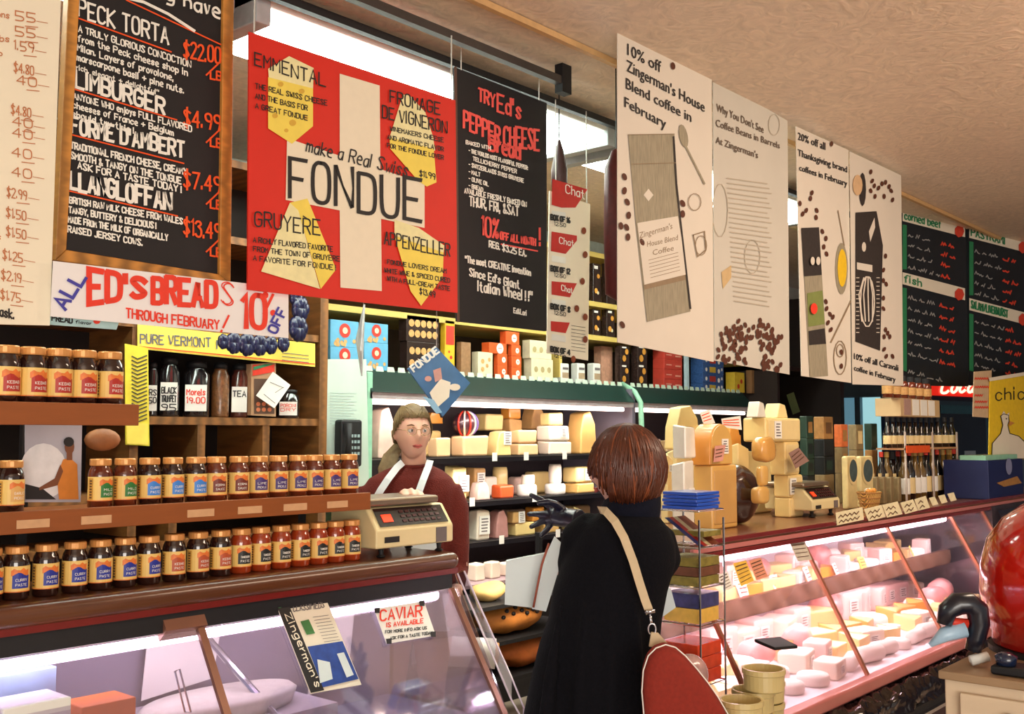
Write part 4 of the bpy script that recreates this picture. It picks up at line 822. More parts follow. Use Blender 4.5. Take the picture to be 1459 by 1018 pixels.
for z in (SA, SB, SCz):
    MB().box((gx0 + .02, WY, z - .02), (gxm - .03, 4.93, z)).build('shelf', M_shelfblk, gc)
    MB().box((gx0 + .02, WY - .02, z - .035), (gxm - .03, WY, z + .004)).build('shelf_rail', M_shelfblk, gc)
    MB().box((gx0 + .02, WY - .022, z - .006), (gxm - .03, WY - .02, z - .001)).build('rail_highlight', M_steel, gc)
    MB().box((gxm + .03, WY, z - .02), (gx1, 4.93, z)).build('shelf', M_shelfblk, gc)
MB().box((gx0, GY - .1, SD - .05), (gx1, 4.93, SD)).build('lower_deck', mat('pink_deck', (180, 150, 156), .4), gc)
MB().box((gx0, GY - .1, SD - .12), (gx1, GY - .06, SD - .02)).build('bumper', M_black, gc)
MB().box((gx0, GY - .04, 0), (gx1, 4.9, SD - .12)).build('base', mat('case_base_dark', (30, 26, 30), .5), gc)
# scalloped shelf tags along the valance top
x = gx0 + .04; i = 0
while x < gx1 - .05:
    if abs(x - gxm) > .06:
        MB().prism([(x, GY + .072, zt - .008), (x + .058, GY + .072, zt - .008), (x + .052, GY + .076, zt + .02), (x + .006, GY + .076, zt + .02)], (0, .003, 0)).build('shelf_tag', mat('mint_tag', (196, 214, 196), .6), gc)
    x += .082
# ---------------------------------------------------------------- packaged goods over the case
def pkg(lab, px0, px1, yt, yb, Y, m, k=.35, zb_=None, cat='box', name='food_box', art=None, group=None, bev=.003):
    X0, X1, d = dims(px0, px1, (yt + yb) / 2, Y, k); xm = (X0 + X1) / 2; z0 = zb_ if zb_ is not None else zpx(xm, Y, yb); z1 = zpx(xm, Y, yt)
    r_ = root(name, lab, cat, (xm, Y + d / 2, z0), group); MB().box((X0, Y, z0), (X1, Y + d, z1)).build('carton', m, r_, bevel=bev)
    w_ = X1 - X0; h = z1 - z0; at = lambda u, v, e=.0015: Vector((X0 + u * w_, Y - e, z0 + v * h))
    if art: 
        for nm, kind, mm, args in art:
            t = MB()
            if kind == 'rect':
                u0, v0, u1, v1 = args; t.quad(at(u0, v0), at(u1, v0), at(u1, v1), at(u0, v1))
            elif kind == 'disc':
                u, v, a, e = args; t.add([at(u + a * math.cos(s * math.tau / 16), v + a * w_ / h * math.sin(s * math.tau / 16), e) for s in range(16)], [tuple(range(16))])
            elif kind == 'dots':
                for (u, v, a) in args: t.add([at(u + a * math.cos(s * math.tau / 9), v + a * w_ / h * math.sin(s * math.tau / 9), .002 + random.random() * .0006) for s in range(9)], [tuple(range(9))])
            elif kind == 'bars':
                for (u0, v0, u1, v1) in args: t.quad(at(u0, v0, .0025), at(u1, v0, .0025), at(u1, v1, .0025), at(u0, v1, .0025))
            elif kind == 'side':
                u0, v0, u1, v1 = args; t.quad((X0 - .0015, Y + d * (1 - u0), z0 + v0 * h), (X0 - .0015, Y + d * (1 - u1), z0 + v0 * h), (X0 - .0015, Y + d * (1 - u1), z0 + v1 * h), (X0 - .0015, Y + d * (1 - u0), z0 + v1 * h))
            t.build(nm, mm, r_)
    return (X0, X1, Y, d, z0, z1)
M_sky = mat('box_sky_blue', (96, 168, 206), .5); M_bred = mat('box_bright_red', (206, 54, 36), .5); M_ora = mat('box_orange', (222, 92, 36), .5); M_crm = mat('box_cream', (226, 214, 180), .5)
M_tan = mat('cookie_tan', (206, 158, 96), .6, .3, 60); M_dgl = mat('dark_cellophane', (52, 38, 34), .25, .4, 30, coat=.6)
TZ = zt + .002
art_blue = [('emblem', 'disc', M_bred, (.5, .62, .2, .002)), ('emblem_centre', 'disc', M_crm, (.5, .62, .09, .004)), ('biscuit_print', 'dots', M_tan, [(random.uniform(.08, .92), random.uniform(.08, .3), .06) for _ in range(12)])]
b1 = pkg('lower sky blue biscuit box with red emblem nearest the bookcase post', 464, 511, 495, 520, WY, M_sky, .2, TZ, art=art_blue)
pkg('upper sky blue biscuit box stacked nearest the bookcase post', 464, 511, 457, 494, WY, M_sky, .2, b1[5], art=art_blue)
b1 = pkg('lower sky blue biscuit box of the second stack', 513, 553, 489, 520, WY, M_sky, .2, TZ, art=art_blue)
pkg('upper sky blue biscuit box of the second stack', 513, 553, 461, 488, WY, M_sky, .2, b1[5], art=art_blue)
art_ck = [('cookie_print', 'dots', M_tan, [(.14 + .18 * (k % 5), .3 + .4 * (k // 5), .085) for k in range(10)])]
b1 = pkg('lower clear pack of round brown cookies behind the hanging magazine', 569, 626, 488, 522, WY, M_dgl, .25, TZ, art=art_ck, name='cookie_pack', cat='package')
b1 = pkg('upper clear pack of round brown cookies', 568, 626, 451, 486, WY, M_dgl, .25, b1[5], art=art_ck, name='cookie_pack', cat='package')
pkg('tall yellow and red cracker box beside the cookie packs', 627, 648, 457, 525, WY, mat('box_yellow', (226, 180, 40), .5), .5, TZ, art=[('red_panel', 'rect', M_bred, (.08, .55, .92, .9)), ('red_print', 'dots', M_bred, [(.3, .2, .12), (.6, .32, .14), (.4, .42, .1)])])
pkg('brown biscuit pack between the yellow box and white cartons', 650, 671, 488, 528, WY, mat('pack_brown', (150, 112, 78), .5, .3, 40), .5, TZ, name='biscuit_pack', cat='package')
pkg('white carton with tan biscuit picture beside the orange boxes', 672, 702, 502, 534, WY, M_crm, .4, TZ, art=[('biscuit_print', 'dots', M_tan, [(.3, .3, .12), (.3, .62, .12), (.6, .45, .1), (.75, .7, .1)])])
arto = [('white_oval', 'disc', M_white, (.6, .5, .2, .002)), ('print_lines', 'bars', M_ora, [(.5, .48, .7, .54)])]
zz = TZ
for i, (a, c, yt) in enumerate(((703, 723, 521), (703, 723, 505), (686, 722, 489))): b1 = pkg('orange box with white oval, left stack, %s layer' % ('bottom', 'middle', 'top')[i], a, c, yt, yt + 16, WY, M_ora, .4, zz, art=arto); zz = b1[5]
zz = TZ
for i, (a, c, yt) in enumerate(((723, 743, 524), (723, 743, 508), (723, 742, 492), (712, 740, 473))): b1 = pkg('orange box with white oval, right stack, %s layer' % ('bottom', 'second', 'third', 'top')[i], a, c, yt, yt + 16, WY, M_ora, .4, zz, art=arto); zz = b1[5]
artw = [('brown_arc', 'dots', mat('olive_print2', (176, 158, 110), .6), [(.2, .5, .09), (.5, .5, .09), (.8, .5, .09)])]
b1 = pkg('lower pale cracker carton under the gift box sign', 746, 788, 512, 540, WY, M_crm, .3, TZ, art=artw); pkg('upper pale cracker carton under the gift box sign', 744, 786, 486, 511, WY, M_crm, .3, b1[5], art=artw)
for i, (a, c) in enumerate(((790, 811), (813, 834), (836, 856))): pkg('small white tub with a brown band, %s of three in a row' % ORD[i], a, c, 518, 545, WY, M_white, .7, TZ, name='food_tub', cat='tub', art=[('brown_band', 'rect', mat('tub_print', (176, 150, 120), .6), (.1, .2, .9, .5)), ('script_print', 'bars', M_grey_ink, [(.15, .66, .85, .78)])], bev=.008)
b1 = pkg('pinkish brown packet standing behind the white tubs', 846, 873, 494, 548, WY + .1, mat('packet_pink', (190, 140, 116), .4, .3, 40), .5, TZ, name='food_packet', cat='package')
art_n = [('gold_nest', 'dots', mat('nest_gold', (214, 150, 60), .5), [(.35, .3, .22), (.65, .68, .2)]), ('label_strip', 'bars', M_label, [(.1, .86, .6, .94)])]
zz = TZ
for i, (a, c, h) in enumerate(((876, 897, 30), (899, 922, 30))):
    b1 = pkg('dark window box of golden pasta, lower, %s stack beyond the tubs' % ORD[i], a, c, 549 - h, 549, WY, M_dgl, .5, TZ, art=art_n, name='pasta_box'); pkg('dark window box of golden pasta, upper, %s stack beyond the tubs' % ORD[i], a, c, 549 - 2 * h + 4, 549 - h, WY, M_dgl, .5, b1[5], art=art_n, name='pasta_box')
zz = TZ
for i in range(4):
    b1 = pkg('glossy red tin in the stack below the first coffee poster, %s layer' % ('bottom', 'second', 'third', 'top')[i], 930, 972, 541 - i * 14, 555 - i * 14, WY, mat('red_tin', (200, 70, 56), .3, .1, coat=.5), .4, zz, name='red_tin', cat='tin', art=[('tin_print', 'bars', mat('tin_pale', (232, 170, 150), .5), [(.1, .4, .4, .5), (.6, .3, .9, .45)])]); zz = b1[5]
b1 = pkg('slim pale blue box next to the red tins', 974, 982, 502, 560, WY, mat('ice_blue', (190, 216, 226), .5), .6, TZ)
zz = TZ; cs = [(52, 92, 150), (206, 170, 60), (60, 110, 160), (180, 60, 50)]
for i in range(4):
    b1 = pkg('patterned blue candy box in the stack past the red tins, %s layer' % ('bottom', 'second', 'third', 'top')[i], 984, 1031, 547 - i * 13, 560 - i * 13, WY, mat('candy_blue', (56, 92, 150), .4, .5, 60), .35, zz, name='candy_box', art=[('bright_print', 'bars', mat('candy_print%d' % (i % 2), cs[1 + 2 * (i % 2)], .5), [(.3, .2, .6, .8)]), ('dot_print', 'dots', M_label, [(.15, .5, .05), (.75, .4, .06), (.9, .6, .04)])]); zz = b1[5]
pkg('yellow packet with red flowers at the far end of the green valance', 1034, 1061, 531, 563, WY, mat('packet_yellow', (226, 190, 60), .5), .5, TZ, name='food_packet', cat='package', art=[('flower_print', 'dots', M_bred, [(.35, .3, .12), (.65, .55, .12)])])
pkg('brown carton after the yellow packet', 1063, 1080, 528, 565, WY, mat('kraft', (150, 110, 70), .6), .5, TZ)
for zi, (yt, yb, nm) in enumerate(((442, 466, 'first'), (376, 404, 'second'))):
    zz = zw[zi] + .036
    for i, (a, c) in enumerate(((838, 856), (857, 876))):
        b1 = pkg('pasta window box, lower, on the %s upper shelf, %s stack' % (nm, ORD[i]), a, c, yt, yb + 30, WY + .03, M_dgl, .5, zz, art=art_n, name='pasta_box') if False else pkg('pasta window box on the %s wall shelf up, %s of a pair' % (nm, ORD[i]), a, c, yt + (0 if zi else -1) - 0, yb + 26, WY + .03, M_dgl, .5, zz, art=art_n + [('pasta_print', 'dots', mat('pasta_cream', (216, 206, 170), .5), [(.6, .25, .14)])], name='pasta_box')
# ---------------------------------------------------------------- cheeses
M_pk = mat('cheese_pink_cream', (240, 200, 150), .45, .06, 12, coat=.35); M_yl = mat('cheese_yellow', (236, 206, 138), .45, .08, 12, coat=.3); M_wh = mat('cheese_white', (240, 224, 206), .5, .05, 12)
M_or = mat('cheese_orange', (226, 150, 60), .4, .08, 10, coat=.4); M_rind = mat('rind_tan', (206, 160, 100), .6, .2, 14, .15); M_pw2 = mat('wrapped_pink', (226, 190, 176), .25, .2, 18, .2, coat=.6); M_bl = mat('bloomy_rind', (240, 230, 220), .8, .05, 20, .1)
M_redr = mat('red_rind', (206, 84, 40), .4, .15, 12, coat=.3); M_gold = mat('cheese_gold', (224, 178, 106), .45, .1, 10, .05, coat=.35)
def cheese(lab, kind, px0, px1, yt, yb, Y, m, rind=None, zb_=None, k=.7, sticker=None, group=None, name=None, rot=0):
    if Y > 4 and kind != 'wheel': px0 -= 3; px1 += 2
    X0, X1, d = dims(px0, px1, (yt + yb) / 2, Y, k); xm = (X0 + X1) / 2; z0 = zb_ if zb_ is not None else zpx(xm, Y, yb); z1 = zpx(xm, Y, yt); h = z1 - z0; w_ = X1 - X0; rind = rind or m
    nm = {'block': 'cheese_block', 'wedge': 'cheese_wedge', 'wheel': 'round_cheese', 'half': 'half_round_cheese', 'slab': 'cheese_slab', 'tall': 'cheese_wedge'}[kind]
    r_ = root(name or nm, lab, 'cheese', (xm, Y + d / 2, z0), group)
    if kind == 'block':
        t = MB().box((X0, Y, z0), (X1, Y + d, z1)); rg = random.Random(int(px0 * 7 + yt))
        for i, v in enumerate(t.v): v.x += rg.uniform(-.05, .05) * w_; v.z += (rg.uniform(-.09, .03) * h if i > 3 else 0); v.y += rg.uniform(0, .06) * d
        t.build('body', m, r_, bevel=min(w_, h, d) * .15, seg=3)
    elif kind == 'slab':
        MB().box((X0, Y + .004, z0), (X1, Y + d, z1)).build('body', rind, r_, bevel=min(w_, h, d) * .1, seg=3); MB().box((X0 + w_ * .06, Y, z0 + h * .08), (X1 - w_ * .06, Y + .01, z1 - h * .08)).build('cut_face', m, r_, bevel=.003)
    elif kind == 'wedge':   # triangular, point toward the viewer's side
        MB().prism([(X0, Y, z0), (X1, Y, z0), (X1 - w_ * .25, Y, z1 - h * .1), (X0 + w_ * .3, Y, z1)], (w_ * .1, d, 0)).build('body', m, r_, bevel=min(w_, h) * .08); MB().box((X1 - w_ * .06, Y + .01, z0 + .002), (X1 + .004, Y + d, z0 + h * .55)).build('rind', rind, r_, bevel=.004)
    elif kind == 'tall':
        MB().prism([(X0, Y, z0), (X1, Y, z0), (X1 - w_ * .1, Y, z0 + h * .7), (X1 - w_ * .38, Y, z1), (X0 + w_ * .22, Y, z1 - h * .06), (X0 + w_ * .04, Y, z0 + h * .5)], (0, d, 0)).build('body', m, r_, bevel=min(w_, d) * .1, seg=3)
    elif kind == 'wheel':
        rr = w_ / 2; MB().lathe([(0, 0), (rr * .86, 0), (rr * .98, h * .14), (rr, h * .5), (rr * .98, h * .86), (rr * .86, h), (0, h)], (xm, Y + rr, z0), 24).build('body', rind, r_, smooth=True, bevel=0)
    elif kind == 'half':
        P = [(X0, Y, z0)] + [(X0 + w_ * (.5 - .5 * math.cos(a)), Y, z0 + h * .45 + h * .55 * math.sin(a)) for a in [math.pi * j / 14 for j in range(15)]] + [(X1, Y, z0)]
        MB().prism([(p_[0], Y + .005, p_[2]) for p_ in P], (0, d, 0)).build('body', rind, r_, bevel=.006); c_ = Vector((xm, 0, z0 + h * .5)); MB().prism([(c_.x + (p_[0] - c_.x) * .93, Y, c_.z + (p_[2] - c_.z) * .94) for p_ in P], (0, .006, 0)).build('cut_face', m, r_)
    if sticker:
        u, v, s_ = sticker; sw = min(w_, h) * s_; cx, cz = X0 + w_ * u, z0 + h * v
        st = MB().box((cx - sw / 2, Y - .0045, cz - sw * .6), (cx + sw / 2, Y - .001, cz + sw * .6)).build('price_sticker', M_label, r_)
        t = MB(); scribble(t, cx - sw * .4, Y - .006, cz - sw * .5, cx + sw * .4, cz + sw * .5, 5, 0); t.build('sticker_print', M_grey_ink, st)
    return X0, X1, Y, d, z0, z1
Y1 = WY + .01; Y2 = WY + .2
ch = cheese
ch('big cheese wrapped in pink plastic behind the woman in the sweater', 'tall', 527, 562, 580, 660, Y1, M_pw2, None, SA)
ch('orange wedge high behind the woman', 'wedge', 594, 630, 588, 604, Y2, M_or, None, None)
c1 = ch('beige cheese block right beside the woman\'s cheek', 'block', 612, 642, 624, 652, Y1, M_pk, None, SA)
c2 = ch('wide rosy cheese with small holes under the striped dome', 'block', 644, 695, 621, 652, Y1, M_pk, None, SA, k=.5)
q0 = (c2[0] + c2[1]) / 2
st = root('striped_cheese', 'dome shaped cheese in red, white and blue striped netting', 'cheese', (q0, Y1 + .1, c2[5]))
hd = zpx(q0, Y1 + .1, 586) - c2[5]
MB().ell((q0, Y1 + .1, c2[5] + hd * .48), (.088, .07, hd * .5), 24, 14).build('body', mat('dark_wax', (70, 40, 50), .3, .3, 20, coat=.6), st, smooth=True)
for i, a in enumerate((-70, -42, -14, 14, 42, 70)):
    t = MB(); pts = []
    for j in range(13):
        ph = math.pi * (j + .3) / 13.3; pts.append((q0 + .091 * math.sin(ph) * math.sin(R(a)), Y1 + .1 - .073 * math.sin(ph) * math.cos(R(a)), c2[5] + hd * .48 - hd * .515 * math.cos(ph)))
    t.tube(pts, .0065, 6).build('net_stripe', [M_bred, mat('stripe_violet', (120, 100, 170), .5), M_bred][i % 3] if i % 2 == 0 else M_wh, st, smooth=True)
ch('pale wedge leaning next to the rosy cheese', 'tall', 695, 727, 614, 652, Y1, M_yl, M_rind, SA, sticker=(.7, .7, .5))
c3 = ch('flat tan cheese slab in the upper back row', 'block', 676, 716, 590, 614, Y2, M_yl); ch('square tan cheese beside the flat slab, upper back row', 'block', 716, 743, 597, 616, Y2, M_rind); ch('small tan cheese on the square one, upper back row', 'block', 716, 741, 581, 597, Y2, M_or)
c1 = ch('pink cream block, bottom of a pair on the top shelf', 'block', 727, 765, 632, 652, Y1, M_pk, None, SA, k=.5); ch('pink cream block, top of a pair on the top shelf', 'block', 728, 764, 613, 631, Y1, M_pk, None, c1[5] + .001, k=.5)
c1 = ch('white cheese block, bottom of the white pair', 'block', 769, 812, 629, 652, Y1, M_wh, None, SA, k=.5); c1 = ch('white cheese block with sticker, top of the white pair', 'block', 768, 811, 607, 629, Y1, M_wh, None, c1[5] + .001, k=.5, sticker=(.65, .55, .5)); ch('small yellow block on top of the white pair', 'block', 772, 801, 588, 607, Y1, M_yl, None, c1[5] + .001, k=.6)
ch('leaning tan cheese piece behind the small yellow block', 'tall', 745, 775, 578, 612, Y2, M_rind); ch('tall golden wedge at the end of the top shelf', 'tall', 809, 849, 586, 653, Y1, M_gold, M_rind, SA); ch('narrow yellow wedge behind the tall golden one', 'tall', 842, 858, 606, 653, Y2, M_gold, None, SA)
# shelf B
ch('yellow block with a white tag, middle shelf by the woman\'s shoulder', 'block', 636, 664, 664, 712, Y1, M_yl, None, SB, sticker=(.75, .5, .7)); ch('tan block behind a price tag on the middle shelf', 'block', 666, 692, 666, 700, Y2, M_rind, None, SB, sticker=(.5, .6, .6))
ch('pale wrapped wedge on the middle shelf', 'tall', 671, 697, 687, 712, Y1, M_pw2, None, SB); ch('yellow oval cheese behind the red one', 'wheel', 700, 728, 666, 696, Y2, M_yl, None, SB, k=.8); c1 = ch('red orange rind cheese on the middle shelf', 'block', 702, 731, 691, 712, Y1, M_redr, None, SB)
c1 = ch('white bloomy cheese disc, first of two on the middle shelf', 'wheel', 732, 771, 691, 710, Y1, M_bl, None, SB, k=.9); ch('small pale disc on the first white cheese', 'wheel', 740, 766, 677, 691, Y1 + .03, M_wh, None, c1[5] + .001, k=.9)
c1 = ch('white bloomy cheese disc, second of two on the middle shelf', 'wheel', 772, 812, 690, 709, Y1, M_bl, None, SB, k=.9); ch('tall pale cheese with a tag on the second white disc', 'wheel', 779, 804, 662, 690, Y1 + .03, M_wh, None, c1[5] + .001, k=.9)
c1 = ch('yellow block at the end of the middle shelf, lower', 'block', 807, 846, 688, 708, Y1, M_gold, None, SB); ch('yellow block at the end of the middle shelf, upper', 'block', 805, 845, 665, 688, Y1, M_yl, None, c1[5] + .001, sticker=(.6, .5, .6))
# shelf C
ch('white package with red band on the lower shelf', 'block', 670, 697, 727, 774, Y1, M_wh, None, SCz, sticker=(.5, .5, .8)); ch('mauve wrapped wedge on the lower shelf', 'tall', 697, 723, 727, 770, Y1, mat('mauve_wrap', (190, 136, 130), .3, .2, 18, coat=.5), None, SCz)
c1 = ch('broad yellow block on the lower shelf', 'block', 723, 762, 745, 769, Y1, M_yl, None, SCz, k=.5); ch('small brown cheese on the broad yellow block', 'block', 725, 748, 729, 745, Y1, M_rind, None, c1[5] + .001, k=.5, sticker=(.6, .5, .8)); ch('orange topped cheese behind the navy glove', 'block', 750, 775, 722, 745, Y1, M_or, None, c1[5] + .001)
ch('yellow block behind the gloved hand', 'block', 763, 795, 744, 769, Y1, M_gold, None, SCz); ch('pale wedge with red label near the glove wrist', 'wedge', 800, 830, 722, 764, Y1, M_yl, M_redr, SCz)
for i, (a, c, yt) in enumerate(((668, 690, 803), (690, 712, 800), (712, 736, 802))): ch('flat white wrapped package on the lowest ledge, %s in line' % ORD[i], 'block', a, c, yt, 822, GY - .02, M_wh, None, SD, k=1)
# back row pieces that fill the shelves behind the named ones
for z, nm, row in ((SA, 'top', [(566, 598, .14), (600, 622, .16), (646, 672, .13), (746, 768, .15), (816, 834, .2)]), (SB, 'middle', [(590, 625, .1), (640, 662, .15), (686, 702, .13), (728, 750, .12), (752, 776, .15), (812, 836, .13)]), (SCz, 'lower', [(640, 668, .12), (690, 712, .14), (716, 742, .15), (770, 800, .13), (806, 834, .14), (838, 860, .12)])):
    for i, (p0_, p1_, h_) in enumerate(row):
        m_ = [M_rind, M_pk, M_yl, M_pw2, M_wh, M_gold][(i * 5 + len(nm)) % 6]; X0, X1, d = dims(p0_ - 6, p1_ + 8, 650, Y2 + .02, .5)
        r_ = root('cheese_block', 'large cheese at the back of the %s green case shelf, %s along' % (nm, ORD[i]), 'cheese', ((X0 + X1) / 2, Y2, z)); MB().box((X0, Y2 + .02, z), (X1, Y2 + .02 + d, z + h_)).build('body', m_, r_, bevel=.02, seg=3)
# paper price cards clipped to the rails
for i, (px, z) in enumerate(((668, SB), (710, SCz), (757, SB), (790, SCz), (700, SA), (745, SA), (800, SA), (655, SD), (690, SD))):
    x = PY(px, 700, WY).x; MB().box((x - .022, WY - .03, z - .03), (x + .022, WY - .027, z + .022)).build('price_card', M_label, label='white price card on a green case rail, %s' % ('near the sweater shoulder,under the mauve wedge,under the small white disc,low by the glove,under the rosy cheese,under the pink pair,under the white pair,lowest by the sweater,lowest past the sweater'.split(',')[i]), cat='price card', group='price cards on the green case rails')
# second bay, beyond the customer
for r_i, (z, yt, nm) in enumerate(((SA, 0, 'top'), (SB, 0, 'middle'), (SCz, 0, 'lower'))):
    for i, px in enumerate((908, 922, 937, 955, 975)):
        q = PY(px, 620, Y1); hh = random.uniform(.07, .14); mm = random.choice([M_pw2, M_pk, M_wh, M_yl])
        rr_ = root('cheese_block', 'wrapped cheese on the %s shelf of the second bay, %s from the mint trim' % (nm, ORD[i]), 'cheese', (q.x, Y1, z), 'wrapped cheeses in the second bay')
        MB().box((q.x - .05, Y1, z), (q.x + .05, Y1 + .14, z + hh)).build('body', mm, rr_, bevel=.012, seg=3)
# hanging magazines
rt, pm, p2 = sign('fondue_magazine', 'blue fondue magazine hung by a corner above the woman', 'magazine', [(581, 526), (622, 495), (670, 546), (631, 594)], 3.35, .006, mat('magazine_blue', (70, 112, 160), .35, .3, 8, coat=.4))
t = MB(); write(t, 'FONDUE', (590, 530), (626, 502), 9, 2.6, pm, hd=(-.6, -.8)); t.build('lettering', M_label, rt)
t = MB(); poly_px(t, [(612, 560), (628, 540), (642, 545), (640, 566), (622, 582)], pm, 0); poly_px(t, [(617, 528), (628, 524), (630, 540), (620, 545)], pm, 1); disc_px(t, 648, 552, 8, 5, pm, 0); disc_px(t, 610, 540, 5, 4, pm, 1); poly_px(t, [(602, 565), (618, 570), (630, 588), (622, 590)], pm, 2)
t.build('cover_picture', [M_wh, mat('rose_print', (206, 150, 140), .6), mat('light_blue_print', (150, 190, 220), .5)], rt)
q = PY(622, 496, 3.35); MB().tube([q, (q.x, q.y, CZ - .05)], .0015, 5).build('cord', M_steel, rt)
q = PY(516, 508, 3.4); hm = root('hanging_magazine', 'magazine hung edge on beside the fondue sign corner', 'magazine', q)
a = PY(518, 434, 3.4)
MB().prism([a, a + Vector((.06, .12, -.14)), PY(520, 535, 3.4) + Vector((.03, .06, 0)), PY(513, 500, 3.4)], (.006, -.004, 0)).build('cover', mat('magazine_pale', (200, 206, 214), .4, .4, 16), hm)
MB().tube([a, (a.x, a.y, CZ - .05)], .0015, 5).build('cord', M_steel, hm)
# bread below the counter line, on its rack
br = root('bread_rack', 'dark rack of loaves between the display case and the customer', 'rack', (3.9, 3.72, 0))
brx0, brx1 = 3.2, 4.9
for z in (.335, .53, .72): MB().box((brx0, 3.68, z - .02), (brx1, 4.05, z)).build('shelf', M_black, br)
for x in (brx0, brx1 - .03):
    for y in (3.68, 4.02): MB().box((x, y, 0), (x + .03, y + .03, 1.02)).build('post', M_black, br)
M_loaf = mat('loaf_crust', (226, 140, 64), .6, .3, 14, .5); M_loaf2 = mat('loaf_pale', (222, 186, 116), .6, .2, 14, .3)
def loaf(lab, px, py, z, sx, sy, sz, m, holes=0, Y=3.84):
    X = PY(px, py, Y).x; r_ = root('bread_loaf', lab, 'bread', (X, Y, z)); b = MB(); b.ell((X, Y, z + sz), (sx, sy, sz), 26, 14)
    for v in b.v:
        n_ = noise.noise(v * 9) * .02; v.z = max(z, v.z + n_); v.x += n_
    b.build('crust', m, r_, smooth=True)
    for k in range(holes):
        u = -.62 + k * .13; ph = R((12, 34, 20, 40, 26, 14, 32, 22)[k % 8]); q_ = math.sqrt(1 - u * u)
        MB().ell((X + sx * u, Y - sy * q_ * math.cos(ph) - .004, z + sz + sz * q_ * math.sin(ph) + .004), (.014, .011, .011), 10, 8).build('olive', M_ink, r_, smooth=True)
loaf('pale round loaf on top, partly behind the dark shelf post', 694, 860, .721, .10, .09, .045, M_loaf2)
loaf('wide golden loaf studded with dark olives beside the customer', 724, 888, .531, .25, .13, .088, M_loaf, 9)
loaf('brown loaf lying under the olive loaf', 742, 938, .336, .22, .12, .085, mat('loaf_brown', (216, 120, 56), .6, .3, 14, .4))
X = PY(700, 940, 3.3).x; wr = root('wrapped_baguette', 'bread roll wrapped in white paper with its brown end showing', 'bread', (X, 3.3, .58))
ax = Vector((-.25, .3, .02)); c0 = PY(706, 932, 3.4)
MB().tube([c0, c0 + ax], .07, 18).build('paper_wrap', M_label, wr, smooth=True); MB().tube([c0 - ax.normalized() * .015, c0 + ax * .1], [.05, .058], 16).build('bread_end', M_loaf, wr, smooth=True)
# ---------------------------------------------------------------- right display case
YR = 2.15; XR0, XR1 = 3.46, 6.92; ZR = 1.19
M_mar = mat('maroon_rail', (120, 40, 40), .25, .15, 6, coat=.5, stretch=(1, 6, 6)); M_pkm = mat('pink_bumper', (196, 120, 116), .3, .08, 6, coat=.4)
M_inner = mat('case_inner_white', (236, 224, 228), .45, .04, 6)
G_front = glassmat('case_front_glass', (250, 244, 248), .1, .04, haze=.012)
M_tubeR = emat('case_tube_pink', (255, 226, 236), 16)
rc = root('cheese_counter', 'long brightly lit glass cheese counter behind the customer, stacked high with goods', 'display case', (4.9, 2.5, 0))
NOTCH = lambda y0, x1: [(XR0, y0), (x1, y0), (x1, 2.93), (4.05, 2.93), (3.72, 2.62), (XR0, 2.48)]
MB().prism([(x, y, ZR - .035) for x, y in NOTCH(YR - .03, 9.0)], (0, 0, .035)).build('counter_top', mat('tan_counter', (140, 92, 64), .3, .15, 6, coat=.4), rc, bevel=.008)
for dz, m in ((.0, M_mar), (-.028, M_pkm), (-.05, M_mar)): MB().box((XR0, YR - .045, ZR - .012 + dz), (9.0, YR - .028, ZR + .008 + dz)).build('edge_rail', m, rc, bevel=.004)
MB().box((XR0, YR - .02, 1.125), (XR1, YR + .03, 1.155)).build('header', M_bronze, rc)
for i in range(3): MB().tube([(XR0 + .04 + i * .96, YR + .01, 1.112), (XR0 + .94 + i * .96, YR + .01, 1.112)], .016, 10).build('light_tube', M_tubeR, rc, smooth=True)
MB().box((4.05, 2.9, .5), (XR1, 2.93, 1.155)).build('back_panel', M_inner, rc); MB().prism([(XR0, 2.46, .5), (3.72, 2.6, .5), (4.05, 2.9, .5), (4.05, 2.92, .5), (3.71, 2.62, .5), (XR0, 2.48, .5)], (0, 0, .655)).build('back_panel', M_inner, rc)
MB().prism([(x, y, .52) for x, y in NOTCH(1.87, XR1)], (0, 0, .05)).build('deck', M_inner, rc)
MB().prism([(XR0 + .02, 2.36, .835), (XR1 - .02, 2.36, .835), (XR1 - .02, 2.88, .835), (4.05, 2.88, .835), (3.72, 2.58, .835), (XR0 + .02, 2.44, .835)], (0, 0, .015)).build('glass_shelf', M_inner, rc)
MB().box((XR0 + .02, 2.33, .79), (XR1 - .02, 2.36, .875)).build('shelf_front', mat('brown_shelf_front', (92, 58, 42), .45, .15, 8), rc)
for i in range(3): MB().tube([(XR0 + .06 + i * .96, 2.39, .815), (XR0 + .92 + i * .96, 2.39, .815)], .013, 10).build('light_tube', M_tubeR, rc, smooth=True)
# crumpled brown paper valance on the shelf edge
t = MB(); n = 120
vs = []
for i in range(n + 1):
    x = XR0 + .05 + (XR1 - XR0 - .1) * i / n
    for j in range(5): vs.append((x, 2.322 - .012 * abs(math.sin(i * .45 + j * .5)) - .006 * noise.noise(Vector((x * 9, j * 2.1, 0))), .80 + .02 * j + .006 * noise.noise(Vector((x * 14, j, 3)))))
t.add(vs, [(i * 5 + j, (i + 1) * 5 + j, (i + 1) * 5 + j + 1, i * 5 + j + 1) for i in range(n) for j in range(4)]); t.build('paper_valance', mat('kraft_crumple', (104, 70, 50), .6, .12, 12), rc, smooth=True)
rgt = Vector((0, YR - .02, 1.13)); rgb = Vector((0, 1.845, .585)); rgn = Vector((0, -(rgt.z - rgb.z), rgt.y - rgb.y)).normalized()
sx = [XR0, 4.42, 5.39, 6.35, XR1]
for a, b in zip(sx, sx[1:]): slab(a + .004, b - .004, rgt, rgb, .006, rgn).build('glass_pane', G_front, rc)
